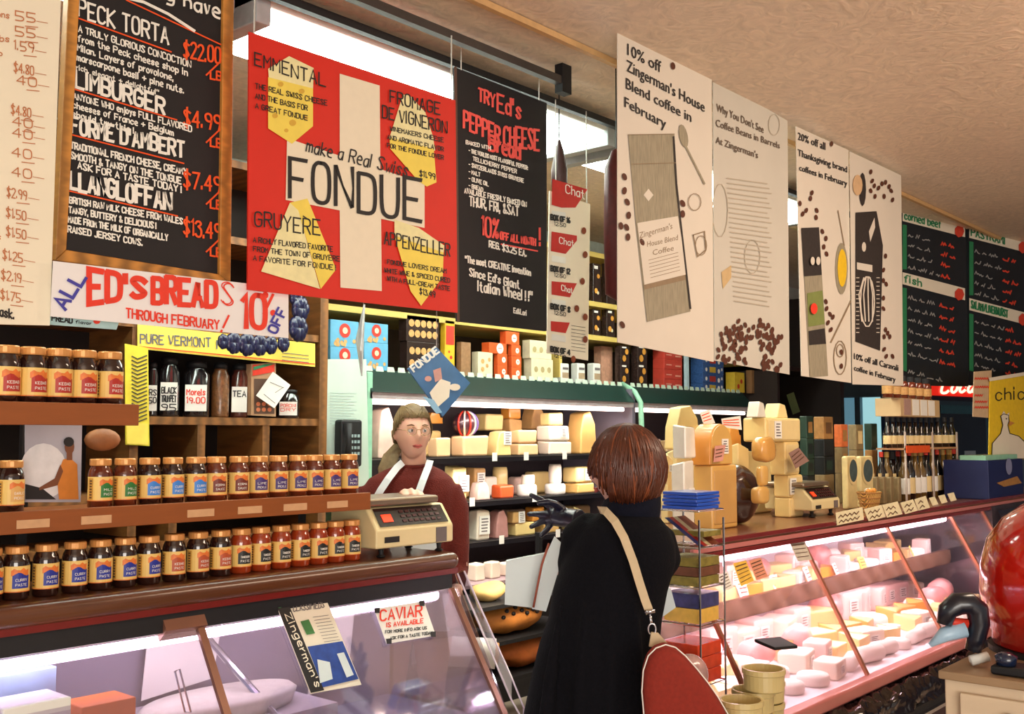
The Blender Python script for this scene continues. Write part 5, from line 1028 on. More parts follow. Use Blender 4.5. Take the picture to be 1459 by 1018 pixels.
for x in sx: slab(x - .009, x + .009, rgt + rgn * .005, rgb + rgn * .005, .014, rgn).build('seam_strip', mat('copper_strip', (176, 116, 92), .3, .08, 10, metal=.4), rc)
for x in (XR0 - .008, XR1): MB().prism([(x, YR - .02, 1.13), (x, 2.9 if x > 4 else 2.46, 1.13), (x, 2.9 if x > 4 else 2.46, .56), (x, 1.85, .56)], (.006, 0, 0)).build('end_glass', G_clear, rc)
MB().box((XR0, 1.80, .53), (XR1 + .1, 1.86, .585)).build('bumper', M_pkm, rc, bevel=.012)
MB().box((XR0, 1.72, .40), (XR1 + .1, 1.86, .43)).build('lower_ledge', M_black, rc)
MB().box((XR0, 1.70, .385), (XR1 + .1, 1.722, .40)).build('chrome_strip', M_chrome, rc)
MB().prism([(x, y, .1) for x, y in NOTCH(1.86, XR1 + .1)], (0, 0, .42)).build('base_panel', mat('mauve_base', (74, 52, 58), .5), rc); MB().box((4.05, 1.95, 0), (XR1, 2.85, .1)).build('plinth', M_black, rc)
MB().box((XR1 + .1, 2.1, 0), (9.0, 2.9, ZR - .04)).build('far_base', mat('far_case_dark', (56, 50, 58), .4, .5, 12), rc)
t = MB(); t.prism([(XR1 + .16, 2.08, 1.12), (8.95, 2.08, 1.12), (8.95, 1.86, .6), (XR1 + .16, 1.86, .6)], (0, .005, .003)); t.build('glass_pane', G_clear, rc)
for i, x in enumerate((7.14, 7.3, 7.46, 7.64, 7.82, 8.0)): MB().ell((x, 2.02, .95 + .08 * (i % 2)), (.07, .05, .09), 12, 8).build('wrapped_bag', mat('far_wrap_%d' % (i % 2), [(120, 150, 130), (150, 120, 130)][i % 2], .3, .4, 30, coat=.5), label='crinkled wrapped bag in the dim end of the cheese counter, %s along' % ORD[i], cat='bag', smooth=True)
# ---- contents
def proto(nm, build): r_ = root(nm, 'x', 'cheese', (0, 0, 0)); build(r_); return r_
def stk(r_, w_, y, z, h): s_ = MB().box((-w_ / 2, y - .002, z), (w_ / 2, y, z + h)).build('price_sticker', M_label, r_); t = MB(); scribble(t, -w_ * .4, y - .003, z + h * .1, w_ * .4, z + h * .9, 4, 0); t.build('sticker_print', M_grey_ink, s_)
def p_block(m, w_, d, h, s=True):
    def f(r_):
        MB().box((-w_ / 2, -d / 2, 0), (w_ / 2, d / 2, h)).build('body', m, r_, bevel=.008)
        if s: stk(r_, w_ * .45, -d / 2 - .002, h * .25, h * .5)
    return f
def p_wedge(m, rd, w_, d, h):
    def f(r_):
        MB().prism([(-w_ / 2, -d / 2, 0), (w_ / 2, -d / 2, 0), (w_ / 2 - .01, d / 2, 0)], (0, 0, h)).build('body', m, r_, bevel=.004); MB().box((w_ / 2 - .004, -d / 2 + .002, 0), (w_ / 2 + .003, d / 2, h)).build('rind', rd, r_)
    return f
def p_wheel(m, r0, h):
    def f(r_): MB().lathe([(0, 0), (r0 * .9, 0), (r0, h * .2), (r0, h * .8), (r0 * .9, h), (0, h)], n=22).build('body', m, r_, smooth=True); MB().lathe([(0, h + .001), (r0 * .45, h + .001), (0, h + .002)], n=14).build('top_label', M_label, r_)
    return f
def p_log(m, r0, l_):
    def f(r_): MB().tube([(-l_ / 2, 0, r0), (-l_ / 2 + .01, 0, r0), (l_ / 2 - .01, 0, r0), (l_ / 2, 0, r0)], [r0 * .8, r0, r0, r0 * .8], 14).build('body', m, r_, smooth=True)
    return f
def p_tub(m, r0, h):
    def f(r_): MB().lathe([(0, 0), (r0 * .85, 0), (r0, h * .9), (r0 * 1.06, h * .92), (r0 * 1.06, h), (0, h)], n=18).build('body', M_white, r_); MB().lathe([(r0 * .9, h * .25), (r0 * .96, h * .7)], n=18).build('band', m, r_)
    return f
def p_card(m):
    def f(r_):
        MB().prism([(-.03, 0, 0), (.03, 0, 0), (.036, .03, .075), (-.036, .03, .075)], (0, .003, -.001)).build('card', m, r_); t = MB()
        for k in range(4): t.quad((-.024, -.002 + k * .0075 + .002, .012 + k * .016), (.026 - .004 * (k % 2), k * .0075, .012 + k * .016), (.026 - .004 * (k % 2), k * .0075 + .002, .018 + k * .016), (-.024, k * .0075 + .002, .018 + k * .016))
        t.build('print_lines', M_redmark if m is M_label else M_brownink, r_)
    return f
M_lpk = mat('light_pink_paste', (240, 206, 196), .5, .1, 16); M_ham = mat('ham_pink', (226, 150, 146), .4, .25, 16, coat=.3)
PR = [(proto('cheese_block', p_block(M_wh, .13, .1, .07)), 'white boxed cheese'), (proto('cheese_wedge', p_wedge(M_yl, M_rind, .13, .12, .06)), 'pale yellow wedge'), (proto('round_cheese', p_wheel(M_bl, .065, .045)), 'small white cheese wheel'),
      (proto('cheese_log', p_log(M_bl, .035, .16)), 'white cheese log'), (proto('cheese_block', p_block(M_lpk, .11, .09, .09)), 'pinkish cheese block'), (proto('cheese_tub', p_tub(M_redmark, .04, .05)), 'red-banded tub'),
      (proto('cheese_wedge', p_wedge(M_or, M_redr, .12, .1, .055)), 'orange cheese wedge'), (proto('cheese_block', p_block(M_yl, .15, .1, .06, False)), 'plain yellow block'), (proto('meat_piece', p_log(M_ham, .05, .13)), 'piece of pink ham'), (proto('price_card', p_card(M_label)), 'white red-print card'), (proto('price_card', p_card(mat('card_yellow', (240, 206, 80), .6))), 'yellow price card')]
used = set(); cn = {}
def put(k, x, y, z, rz, row, sc=1):
    o_, ds = PR[k]; key = (k, row); cn[key] = cn.get(key, 0) + 1; n_ = cn[key]
    lab = '%s, %s, %s from the customer' % (ds, row, ORD[n_ - 1] if n_ <= 20 else 'near the far end')
    cat = 'price card' if k > 8 else ('meat' if k == 8 else 'cheese')
    if k not in used: used.add(k); c = o_; c.location = (x, y, z); c.rotation_euler = (0, 0, rz); c['label'] = lab
    else: c = dup(o_, (x, y, z), rz, lab)
    c.scale = (sc, sc, sc); c['category'] = cat; c['group'] = 'pieces displayed ' + row
random.seed(21)
def rowfill(x0, x1, y, z, step, ks, row, j=.015, sc=(.9, 1.1)):
    x = x0
    while x < x1:
        put(random.choice(ks), x, y + random.uniform(-j, j), z, random.uniform(-.35, .35), row, random.uniform(*sc)); x += step * random.uniform(.92, 1.1)
rowfill(3.6, 6.8, 2.46, .851, .175, [0, 1, 2, 4, 6, 7, 5], 'front row of the lit shelf')
rowfill(3.95, 6.8, 2.66, .851, .17, [0, 1, 2, 4, 3, 8, 7], 'back row of the lit shelf', sc=(1.1, 1.35))
rowfill(3.66, 6.8, 2.385, .851, .34, [9, 10, 9], 'standing along the lit shelf edge', .005)
rowfill(3.6, 6.8, 1.98, .571, .19, [3, 0, 3, 2], 'front row of the lower deck')
rowfill(3.65, 6.8, 2.14, .571, .18, [0, 4, 1, 7, 2, 5], 'second row of the lower deck', sc=(1, 1.3))
rowfill(3.6, 6.8, 2.31, .571, .18, [0, 1, 2, 6, 7, 8], 'third row of the lower deck', sc=(1.15, 1.45))
rowfill(3.95, 6.8, 2.55, .571, .2, [0, 4, 7, 8, 2], 'back row of the lower deck', sc=(1.3, 1.7))
# taped cards on the front glass
for lab, cor, m in (('yellow and white printed card stuck on the counter glass near the customer', [(1045, 803), (1063, 799), (1074, 828), (1056, 836)], mat('card_gold', (236, 190, 70), .6)), ('orange and yellow card next to the yellow card on the counter glass', [(1067, 800), (1084, 795), (1094, 822), (1078, 827)], mat('card_rose', (226, 150, 120), .6)), ('small yellow and white card low on the counter glass near the customer', [(1022, 820), (1036, 815), (1045, 838), (1032, 843)], M_label), ('white card with dark print high on the counter glass', [(1122, 767), (1143, 765), (1157, 798), (1137, 800)], mat('card_grey', (206, 198, 184), .6))):
    rt, pm, p2 = card_on('price_card', lab, 'price card', cor, rgt, rgn, .0015, m, .008)
    t = MB(); (ax, ay), (bx, by), (cx_, cy_), (dx, dy) = cor
    for k in range(5):
        u = .15 + k * .17; stroke(t, [(ax + (dx - ax) * u + 2, ay + (dy - ay) * u), (bx + (cx_ - bx) * u - 2, by + (cy_ - by) * u)], 1.6 if k < 2 else .9, pm)
    t.build('print_lines', M_brownink, rt)
# signs along the counter edge
for i, (cor, txt) in enumerate((([(1191, 731), (1229, 723), (1231, 741), (1193, 749)], 'CHOCOLAT'), ([(1231, 726), (1256, 720), (1262, 737), (1238, 743)], 'TORTE'), ([(1257, 720), (1279, 715), (1286, 733), (1264, 738)], 'BRIE'), ([(1283, 717), (1301, 712), (1308, 728), (1290, 733)], 'SALE'), ([(1303, 712), (1319, 707), (1325, 724), (1309, 728)], 'PATE'), ([(1324, 710), (1332, 708), (1337, 719), (1329, 721)], ''), ([(1337, 707), (1346, 705), (1350, 716), (1342, 718)], ''), ([(1350, 704), (1359, 702), (1363, 713), (1355, 715)], ''))):
    r_ = root('edge_card', 'cream price sign on the counter edge, %s from the cheese pile' % ORD[i], 'price card', PY(*cor[3], YR - .06), 'cream cards clipped along the counter edge'); board('sheet', cor, (0, YR - .052, 0), YN, .002, mat('cream_card', (238, 226, 186), .6), r_)
    if txt:
        t = MB(); pm = planemap((0, YR - .052, 0), YN, .002); (ax, ay), (bx, by), (cx_, cy_), (dx, dy) = cor
        for u in (.45, .85): stroke(t, [(ax + (dx - ax) * u + 3 + k * 3.2, ay + (dy - ay) * u + (by - ay) * (3 + k * 3.2) / (bx - ax) - (k % 2) * 3.5) for k in range(int((bx - ax - 5) / 3.2))], 1.2, pm)
        t.build('print_lines', M_brownink, r_)
# crinkled black plastic heaped on the lower ledge
t = MB(); n = 230; m_ = 14; vs = []
for i in range(n + 1):
    x = XR0 + .25 + (XR1 - XR0 - .25) * i / n
    for j in range(m_ + 1):
        a = math.pi * j / m_; q = Vector((x * 5, a * 1.5, 0)); w_ = 1.15 + .45 * noise.noise(q * 1.3) + .45 * abs(noise.noise(q * 3.1)) - .3 * abs(noise.noise(q * 6.3))
        vs.append((x + .012 * noise.noise(q * 2), 1.79 - .062 * math.cos(a) * w_, .432 + .075 * math.sin(a) * w_ + .0))
t.add(vs, [(i * (m_ + 1) + j, (i + 1) * (m_ + 1) + j, (i + 1) * (m_ + 1) + j + 1, i * (m_ + 1) + j + 1) for i in range(n) for j in range(m_)])
t.build('crinkled_plastic', mat('black_plastic', (26, 15, 16), .2, .2, 14, .15, coat=.8), label='long roll of crinkled shiny black plastic along the foot of the cheese counter', cat='plastic wrap', smooth=True)
# ---------------------------------------------------------------- cheese pile on the counter
Z0 = ZR + .001
M_clr = mat('cling_wrap', (234, 226, 212), .18, .12, 14, .3, coat=1); M_honey = mat('cheese_honey', (222, 174, 96), .35, .08, 10, coat=.5); M_hn2 = mat('cheese_honey_dark', (208, 160, 92), .4, .1, 8, coat=.5); M_par = mat('cheese_straw', (232, 206, 148), .5, .08, 12, coat=.2)
YA = 2.34; YB = 2.58
c1 = ch('tall brown yellow lower half of the big cheese tower', 'slab', 988, 1052, 663, 752, YA, M_hn2, M_honey, Z0, k=.45); ch('arched top cheese of the tower with a pink sticker', 'half', 986, 1044, 604, 663, YA, M_honey, M_or, c1[5] + .001, k=.5, sticker=(.62, .45, .3))
c2 = ch('tall cheese wrapped in clear crinkled film beside the tower', 'block', 957, 990, 654, 750, YA + .05, M_clr, None, Z0, k=.8, sticker=(.6, .5, .6)); ch('upper film wrapped cheese beside the tower', 'block', 958, 992, 606, 653, YA + .05, M_clr, None, c2[5] + .001, k=.8)
ch('wrapped yellow wedge poking up over the film wrapped cheese', 'tall', 946, 998, 578, 640, YB + .14, M_yl, M_or, None, k=.3)
ch('tan cheese block with a faded label behind the customer\'s hair', 'block', 941, 960, 648, 690, YB + .1, M_par, None, Z0, sticker=(.5, .8, .5))
c3 = ch('straw coloured block at the bottom of the far stack', 'slab', 1103, 1146, 709, 745, YA + .06, M_par, M_yl, Z0, k=.6); c3 = ch('straw coloured block, second of the far stack', 'slab', 1102, 1145, 677, 708, YA + .06, M_par, M_yl, c3[5] + .001, k=.6, sticker=(.2, .5, .6))
c3 = ch('straw coloured block, third of the far stack', 'slab', 1096, 1140, 630, 677, YA + .06, M_par, M_yl, c3[5] + .001, k=.6); c4 = ch('broad straw coloured block across the top of the pile', 'slab', 1058, 1142, 596, 629, YA + .06, M_par, M_yl, c3[5] + .001, k=.35, sticker=(.3, .5, .6))
ch('wrapped pale wedge on top of the pile, nearer the tower', 'wedge', 1061, 1092, 572, 597, YA + .08, M_clr, M_yl, c4[5] + .001); ch('bare straw wedge on top of the pile, farther from the tower', 'wedge', 1085, 1123, 575, 597, YA + .12, M_par, M_yl, c4[5] + .001)
# dark bag and lumps in the middle
db = root('dark_bag', 'dark brown crinkled bag in the middle of the cheese pile', 'bag', (PY(1078, 740, YA).x, YA + .1, Z0)); X = PY(1078, 740, YA).x
t = MB(); hz = zpx(X, YA, 664) - Z0; t.ell((X, YA + .1, Z0 + hz * .5), (.125, .1, hz * .52), 26, 16)
for v in t.v: n_ = noise.noise(v * 14) * .018; v.x += n_; v.y += n_; v.z = max(Z0 + .001, v.z)
t.build('wrap', mat('dark_brown_film', (58, 30, 24), .2, .4, 16, .3, coat=.6), db, smooth=True)
def lump(lab, px, py, rx, rz, Y, m, name='cheese_lump'):
    q = PY(px, py, Y); s_ = q.dot(FW) / F if False else (q - EYE).dot(FW) / F; t = MB(); t.ell(q, (rx * s_, rx * s_ * .55, rz * s_), 18, 12)
    R3 = (rx * s_, rx * s_ * .55, rz * s_)
    for v in t.v:
        for a_ in range(3):
            u = (v[a_] - q[a_]) / R3[a_]; v[a_] = q[a_] + R3[a_] * math.copysign(abs(u) ** .55, u) * (.93 + .12 * noise.noise(v * 20))
    t.build(name, m, label=lab, cat='cheese', smooth=True)
lump('round glossy orange yellow cheese in the middle of the pile', 1088, 641, 23, 20, YA - .02, mat('glossy_cheese', (222, 164, 84), .25, .12, 14, coat=.8))
lump('small yellow cheese cut resting on the dark bag', 1086, 678, 12, 15, YA - .05, M_honey); lump('low yellow cheese cut in front of the dark bag', 1083, 706, 18, 13, YA - .05, M_honey)
ch('orange wedge leaning between the tower and the round cheese', 'wedge', 1024, 1058, 604, 640, YB, M_or, None, None, k=.3); ch('small pale cheese beside the round glossy one', 'block', 1040, 1068, 634, 662, YA + .14, M_yl, None, Z0, k=.4); ch('tall tan wedge standing behind the pile', 'block', 1042, 1100, 640, 740, YB + .08, M_par, None, Z0, k=.3); ch('wide tan block at the back of the pile, under the orange wedge', 'block', 996, 1056, 640, 742, YB + .08, M_par, None, Z0, k=.3)
ch('tall straw block behind the film wrapped cheese', 'block', 950, 994, 640, 742, YB + .12, M_par, None, Z0, k=.3)
for lab, cor, m, Y in (('blank tilted white card standing on the cheese tower', [(997, 588), (1011, 584), (1019, 603), (1003, 606)], M_label, YA + .1), ('white card with orange print on the cheese pile', [(1028, 597), (1055, 593), (1057, 613), (1030, 609)], M_label, YA + .12), ('brown tilted card on the far stack of cheese', [(1124, 646), (1138, 638), (1153, 657), (1134, 668)], mat('mauve_card', (150, 116, 106), .6), YA), ('pink and white label tag on the tower cheese', [(1019, 636), (1034, 634), (1030, 657), (1017, 659)], mat('pink_tag', (214, 150, 136), .6), YA - .01)):
    rt, pm, p2 = sign('cheese_card', lab, 'price card', cor, Y - .006, .0015, m); (ax, ay), (bx, by), (cx_, cy_), (dx, dy) = cor; t = MB()
    for k in range(3): u = .25 + k * .22; stroke(t, [(ax + (dx - ax) * u + 2, ay + (dy - ay) * u), (bx + (cx_ - bx) * u - 3, by + (cy_ - by) * u)], 1.3, pm)
    t.build('print_lines', M_orange if m is M_label else M_brownink, rt)
# ---------------------------------------------------------------- goods farther along the counter
a = PY(1158, 715, 2.3).x; b = PY(1197, 715, 2.3).x
scale('small beige electronic scale between the cheese pile and the boxed goods', a, b, 2.3, Z0, .17)
M_dg = mat('tin_dark_green', (34, 58, 46), .4, .15, 20); M_bk = mat('tin_black', (20, 24, 26), .4, .2, 20); M_tn = mat('tin_tan', (168, 120, 66), .5, .25, 40); M_olv = mat('pack_olive', (136, 116, 80), .5, .3, 50, stretch=(6, 1, .5))
YC = 2.66
def stackcol(px0, px1, items, Y=YC, base=None, k=.5):
    zz = base if base is not None else Z0
    for lab, h, m, art in items:
        X0, X1, d = dims(px0, px1, 650, Y, k); r_ = root('tea_tin' if 'tin' in lab else 'food_box', lab, 'tin' if 'tin' in lab else 'box', ((X0 + X1) / 2, Y, zz)); MB().box((X0, Y, zz), (X1, Y + d, zz + h)).build('body', m, r_, bevel=.004)
        if art: t = MB(); t.quad((X0 + .02 * (X1 - X0) * 10, Y - .0015, zz + h * .25), (X1 - .2 * (X1 - X0), Y - .0015, zz + h * .25), (X1 - .2 * (X1 - X0), Y - .0015, zz + h * .75), (X0 + .2 * (X1 - X0), Y - .0015, zz + h * .75)); t.build('front_label', art, r_)
        zz += h + .001
    return zz
U = (zpx(PY(1165, 650, YC).x, YC, 592) - Z0)
stackcol(1140, 1160, [('black tin at the foot of the first tin column', U * .34, M_bk, M_dg), ('black green tin low in the first tin column', U * .18, M_dg, M_bk), ('dark green tin second from the top of the first tin column', U * .22, M_dg, M_bk), ('dark green tin on top of the first tin column', U * .24, M_dg, M_tn)])
stackcol(1160, 1188, [('olive box under the second tin column', U * .34, M_olv, None), ('black green tin low in the second tin column', U * .2, M_bk, M_dg), ('black tin in the middle of the second tin column', U * .19, M_bk, None), ('tan patterned tin on top of the second tin column', U * .25, M_tn, mat('tin_brown_label', (110, 74, 44), .5))])
stackcol(1189, 1209, [('olive pack below the orange pack', U * .34, M_olv, None), ('olive pack in the middle below the orange pack', U * .3, M_olv, M_tn), ('bright orange pack facing out in the box column', U * .26, mat('pack_orange', (224, 110, 56), .5, .3, 40), M_tn)])
stackcol(1209, 1231, [('orange carton under the striped packs', U * .30, mat('carton_orange', (222, 132, 50), .5), None), ('pale green striped pack in the third column', U * .3, M_olv, None), ('tall olive striped pack on the third column', U * .3, M_olv, M_par)])
stackcol(1232, 1251, [('brown carton under the dark green box', U * .6, M_tn, None), ('dark green box between the striped packs and the bottle tower', U * .32, M_dg, None)])
Yv = 2.42
for i, (a, b) in enumerate(((1205, 1224), (1224, 1247))):
    X = (PY(a, 670, Yv).x + PY(b, 670, Yv).x) / 2; zc = zpx(X, Yv, 671); rz = zpx(X, Yv, 651) - zc; r_ = root('oval_canister', 'cream canister with a dark oval picture, %s of the pair' % ('narrower' if i == 0 else 'wider'), 'canister', (X, Yv, Z0)); wv = PY(b, 670, Yv).x - PY(a, 670, Yv).x
    MB().box((X - wv * .38, Yv, Z0), (X + wv * .38, Yv + .035, zc + rz * 1.04)).build('body', mat('canister_cream', (216, 196, 140), .5), r_, bevel=.012, seg=3)
    for s_, m, e in ((1, M_par, .004), (.8, mat('oval_dark', (70, 84, 84), .5, .4, 40), .006)):
        MB().add([(X + wv * .36 * s_ * math.cos(q * math.tau / 24), Yv - e, zc + rz * s_ * math.sin(q * math.tau / 24)) for q in range(24)], [tuple(range(24))]).build('oval_picture', m, r_)
X = PY(1241, 710, 2.26).x; bk = root('bread_basket', 'small woven tan basket on the counter edge beside the canisters', 'basket', (X, 2.27, Z0)); hb = zpx(X, 2.25, 701) - Z0
MB().lathe([(0, .002), (.05, .002), (.075, hb), (.069, hb), (.046, .008), (0, .008)], (X, 2.27, Z0), 24, sq=(1.1, .8)).build('body', mat('wicker', (206, 156, 84), .6, .4, 60, .6, wave=3), bk)
for k in range(4): MB().tube([(X + (.056 + .006 * k) * 1.1 * math.cos(q * math.tau / 20), 2.27 + (.056 + .006 * k) * .8 * math.sin(q * math.tau / 20), Z0 + hb * (.2 + .25 * k)) for q in range(21)], .0035, 5).build('wicker_band', mat('wicker_dark', (170, 118, 60), .6), bk)
for i in range(5): MB().ell((X - .04 + .02 * i, 2.26 + .012 * (i % 2), Z0 + hb + .004), (.016, .014, .014), 8, 6).build('candy', M_white if i % 2 else M_or, label='small wrapped sweet in the tan basket, %s along' % ORD[i], cat='sweet', group='sweets in the basket', smooth=True)
for i, px in enumerate((1252, 1262, 1272, 1283)):
    X = PY(px, 700, 2.45).x; z1 = zpx(X, 2.45, 680); r_ = root('pasta_bag', 'striped bag of dry pasta standing before the bottle tower, %s along' % ORD[i], 'package', (X, 2.45, Z0)); MB().box((X - .022, 2.45, Z0), (X + .022, 2.52, z1)).build('bag', M_olv, r_, bevel=.008); MB().box((X - .019, 2.48, z1), (X + .019, 2.485, z1 + .02)).build('folded_top', M_par, r_)
# acrylic bottle tower
tx0 = PY(1250, 700, 2.6).x; tx1 = PY(1366, 700, 2.42).x; TY0, TY1 = 2.42, 2.6
tw = root('bottle_tower', 'three tier clear stand of oil and vinegar bottles near the end of the counter', 'display stand', ((tx0 + tx1) / 2, 2.6, Z0))
zA = zpx((tx0 + tx1) / 2, TY0, 638); zB = zpx(tx0 + .3, TY0, 594); zC = zpx(tx0 + .3, TY0, 569)
MB().box((tx0, TY0, zA - .012), (tx1, TY1, zA)).build('shelf', mat('tower_shelf', (200, 150, 110), .3), tw); MB().box((tx0, TY0 + .02, zB), (tx0 + (tx1 - tx0) * .72, TY1, zC)).build('wooden_crate', mat('crate_wood', (206, 174, 130), .5, .15, 8), tw)
MB().box((tx0, TY0 - .01, zA - .03), (tx0 + (tx1 - tx0) * .42, TY0, zA + .015)).build('orange_band', mat('band_orange', (230, 86, 30), .5), tw)
for x in (tx0, tx0 + (tx1 - tx0) * .5, tx1 - .01): MB().box((x, TY0 - .004, Z0), (x + .01, TY0 + .006, zA + .1)).build('clear_post', mat('acrylic_post', (206, 190, 180), .2), tw)
for k in range(4): MB().box((tx0 + .05 + k * .14, TY0 + .016, zB + .008), (tx0 + .16 + k * .14, TY0 + .0195, zC - .004)).build('crate_card', M_label if k > 0 else mat('mauve_crate_card', (176, 140, 130), .6), tw)
def bottle_p(nm, prof, m, capm, lm=None):
    r_ = root(nm, 'x', 'bottle', (0, 0, 0)); MB().lathe(prof, n=14).build('glass_body', m, r_, smooth=True); h = prof[-1][1]; r0 = prof[-1][0]; MB().lathe([(0, h - .004), (r0 * 1.2, h - .004), (r0 * 1.2, h + .03), (0, h + .031)], n=12).build('cap', capm, r_)
    if lm: rb = prof[1][0] + .0008; MB().lathe([(rb, prof[2][1] * .25), (rb, prof[2][1] * .8)], n=14).build('paper_label', lm, r_)
    return r_
M_amb = mat('amber_glass', (110, 40, 18), .1, .3, 20, coat=1); M_blk = mat('black_glass', (18, 14, 16), .08, .2, 20, coat=1); M_olg = mat('olive_oil_glass', (110, 84, 40), .12, .3, 20, coat=1)
BP = [bottle_p('syrup_jar', [(0, 0), (.034, 0), (.034, .09), (.028, .105), (.022, .112)], M_amb, M_black, M_gold if False else M_tan), bottle_p('vinegar_bottle', [(0, 0), (.03, 0), (.03, .11), (.014, .15), (.012, .19)], M_blk, M_black, M_par), bottle_p('oil_bottle', [(0, 0), (.034, 0), (.034, .17), (.014, .22), (.012, .27)], M_olg, mat('cap_gold', (170, 130, 60), .4), M_label), bottle_p('wine_bottle', [(0, 0), (.036, 0), (.036, .19), (.014, .25), (.012, .30)], M_blk, M_bred, M_par)]
bu = set()
def bput(k, x, y, z, lab, group, sc=1):
    o_ = BP[k]
    if k not in bu: bu.add(k); c = o_; c.location = (x, y, z); c['label'] = lab; c['group'] = group
    else: c = dup(o_, (x, y, z), 0, lab, group)
    c.scale = (sc, sc, sc)
def brow(k, pxs, Y, z, H, lab, group):
    base = (.143, .222, .302, .332)
    for i, px in enumerate(pxs):
        kk = k[i % len(k)]; X = PY(px, 680, Y).x; bput(kk, X, Y, z, lab % ORD[i], group, H / base[kk])
brow([0], (1268, 1279, 1290, 1301, 1312, 1323), TY0 + .05, zC + .001, .14, 'amber syrup jar on top of the bottle tower crate, %s along', 'amber jars on top of the tower')
HS = zB - zA - .004
brow([1], range(1266, 1332, 8), TY0 + .09, zA + .001, HS, 'black vinegar bottle on the tower shelf, %s along', 'black bottles on the tower shelf')
brow([1], (1338, 1348, 1358), TY0 + .05, zA + .001, .2, 'taller black bottle at the open end of the tower shelf, %s along', 'taller bottles at the tower shelf end')
HL = zA - Z0 - .015
brow([2, 3, 2, 2, 3], range(1288, 1362, 8), TY0 + .05, Z0, HL, 'oil or vinegar bottle at the foot of the tower, %s along', 'bottles at the foot of the tower')
brow([3, 2, 1], range(1256, 1288, 8), TY0 + .13, Z0, HL * .98, 'dark bottle behind the pasta bags, %s along', 'dark bottles behind the pasta bags')
brow([3, 2], range(1292, 1362, 9), TY0 + .13, Z0, HL * .98, 'second row bottle under the tower shelf, %s along', 'second row bottles under the tower shelf')
# dim cupboard and green sign past the green case
dk = root('dark_cupboard', 'dark open cupboard beyond the far end of the green case', 'cupboard', (8.75, 4.5, 0))
for nm, a_, b_ in (('side_panel', (8.3, 4.2, 0), (8.34, 4.9, 2.2)), ('side_panel', (9.35, 4.1, 0), (9.43, 4.9, 2.9)), ('back_panel', (8.3, 4.86, 0), (9.4, 4.9, 2.2)), ('top_panel', (8.3, 4.2, 2.16), (9.4, 4.9, 2.2)), ('shelf', (8.34, 4.2, 1.5), (9.35, 4.86, 1.54)), ('shelf', (8.34, 4.2, 1.0), (9.35, 4.86, 1.04))): MB().box(a_, b_).build(nm, mat('cupboard_brown', (44, 32, 28), .6, .2, 6), dk)
rt, pm, p2 = sign('green_leaflet', 'small tilted olive green leaflet in the dim cupboard', 'leaflet', [(1121, 563), (1131, 559), (1140, 587), (1130, 591)], 4.3, .004, mat('olive_leaflet', (116, 132, 84), .6))
# far end goods and signs
FX = 7.9
simple_box('cardboard_box', 'open brown cardboard box on the counter past the bottle tower', 'box', (tx1 + .12, 2.35, Z0), (tx1 + .5, 2.6, Z0 + .17), mat('cardboard', (158, 112, 66), .7, .1, 10))
q = PY(1435, 700, 2.12); nb = root('navy_carton', 'navy blue carton with a pale round emblem, under the yellow hen sign', 'box', (q.x, 2.12, Z0)); z1 = zpx(q.x, 2.12, 655); xa = PY(1409, 690, 2.12).x
MB().box((xa, 2.12, Z0), (xa + .75, 2.4, z1)).build('carton', mat('navy_card', (26, 36, 84), .45, .1, 10), nb, bevel=.004)
MB().add([(xa + .42 + .07 * math.cos(k * .4), 2.116, Z0 + .2 + .055 * math.sin(k * .4)) for k in range(16)], [tuple(range(16))]).build('emblem', mat('emblem_grey', (130, 134, 170), .5), nb); MB().prism([(xa + .15, 2.117, Z0 + .1), (xa + .6, 2.117, Z0 + .13), (xa + .7, 2.117, Z0 + .08), (xa + .3, 2.117, Z0 + .07)], (0, .001, 0)).build('gold_print', M_tn, nb)
MB().box((xa + .02, 2.14, z1), (xa + .7, 2.3, z1 + .03)).build('mint_lid', M_mint, nb)
rt, pm, p2 = sign('hen_sign', 'yellow sign with a hand drawn white hen and the word chick', 'sign', [(1411, 541), (1490, 528), (1490, 655), (1409, 655)], 2.2, .006, mat('hen_yellow', (240, 200, 36), .6))
t = MB(); write(t, 'chicken', (1419, 571), (1498, 567), 17, 1.6, pm); hen = [(1426, 593), (1430, 590), (1437, 592), (1438, 600), (1436, 606), (1439, 618), (1452, 622), (1462, 632), (1466, 654), (1413, 654), (1414, 632), (1426, 618), (1429, 606)]
poly_px(t, hen, pm, 1); poly_px(t, [(1438, 600), (1446, 603), (1438, 608)], p2, 2); poly_px(t, [(1427, 592), (1430, 586), (1434, 591), (1438, 588), (1438, 596)], p2, 1); stroke(t, hen + [hen[0]], 1, p2, 0); disc_px(t, 1434, 597, 1, 1, p2, 0); stroke(t, [(1411, 541), (1490, 528)], 5, p2, 1)
t.build('hen_drawing', [M_ink, M_paper, M_or], rt); 
rt, pm, p2 = sign('brown_notice', 'small tan notice with brown print hanging next to the hen sign', 'notice', [(1388, 530), (1413, 528), (1412, 596), (1386, 594)], 2.21, .003, mat('tan_notice', (206, 176, 140), .6))
t = MB()
for k, (y, n_) in enumerate(((541, 20), (553, 22), (565, 10), (574, 18), (582, 20))): stroke(t, [(1389 + 1.6 * j, y - (2.5 if j % 2 else 0)) for j in range(n_ // 2 + 3)], 1.2, pm)
t.build('print_lines', M_redmark, rt)
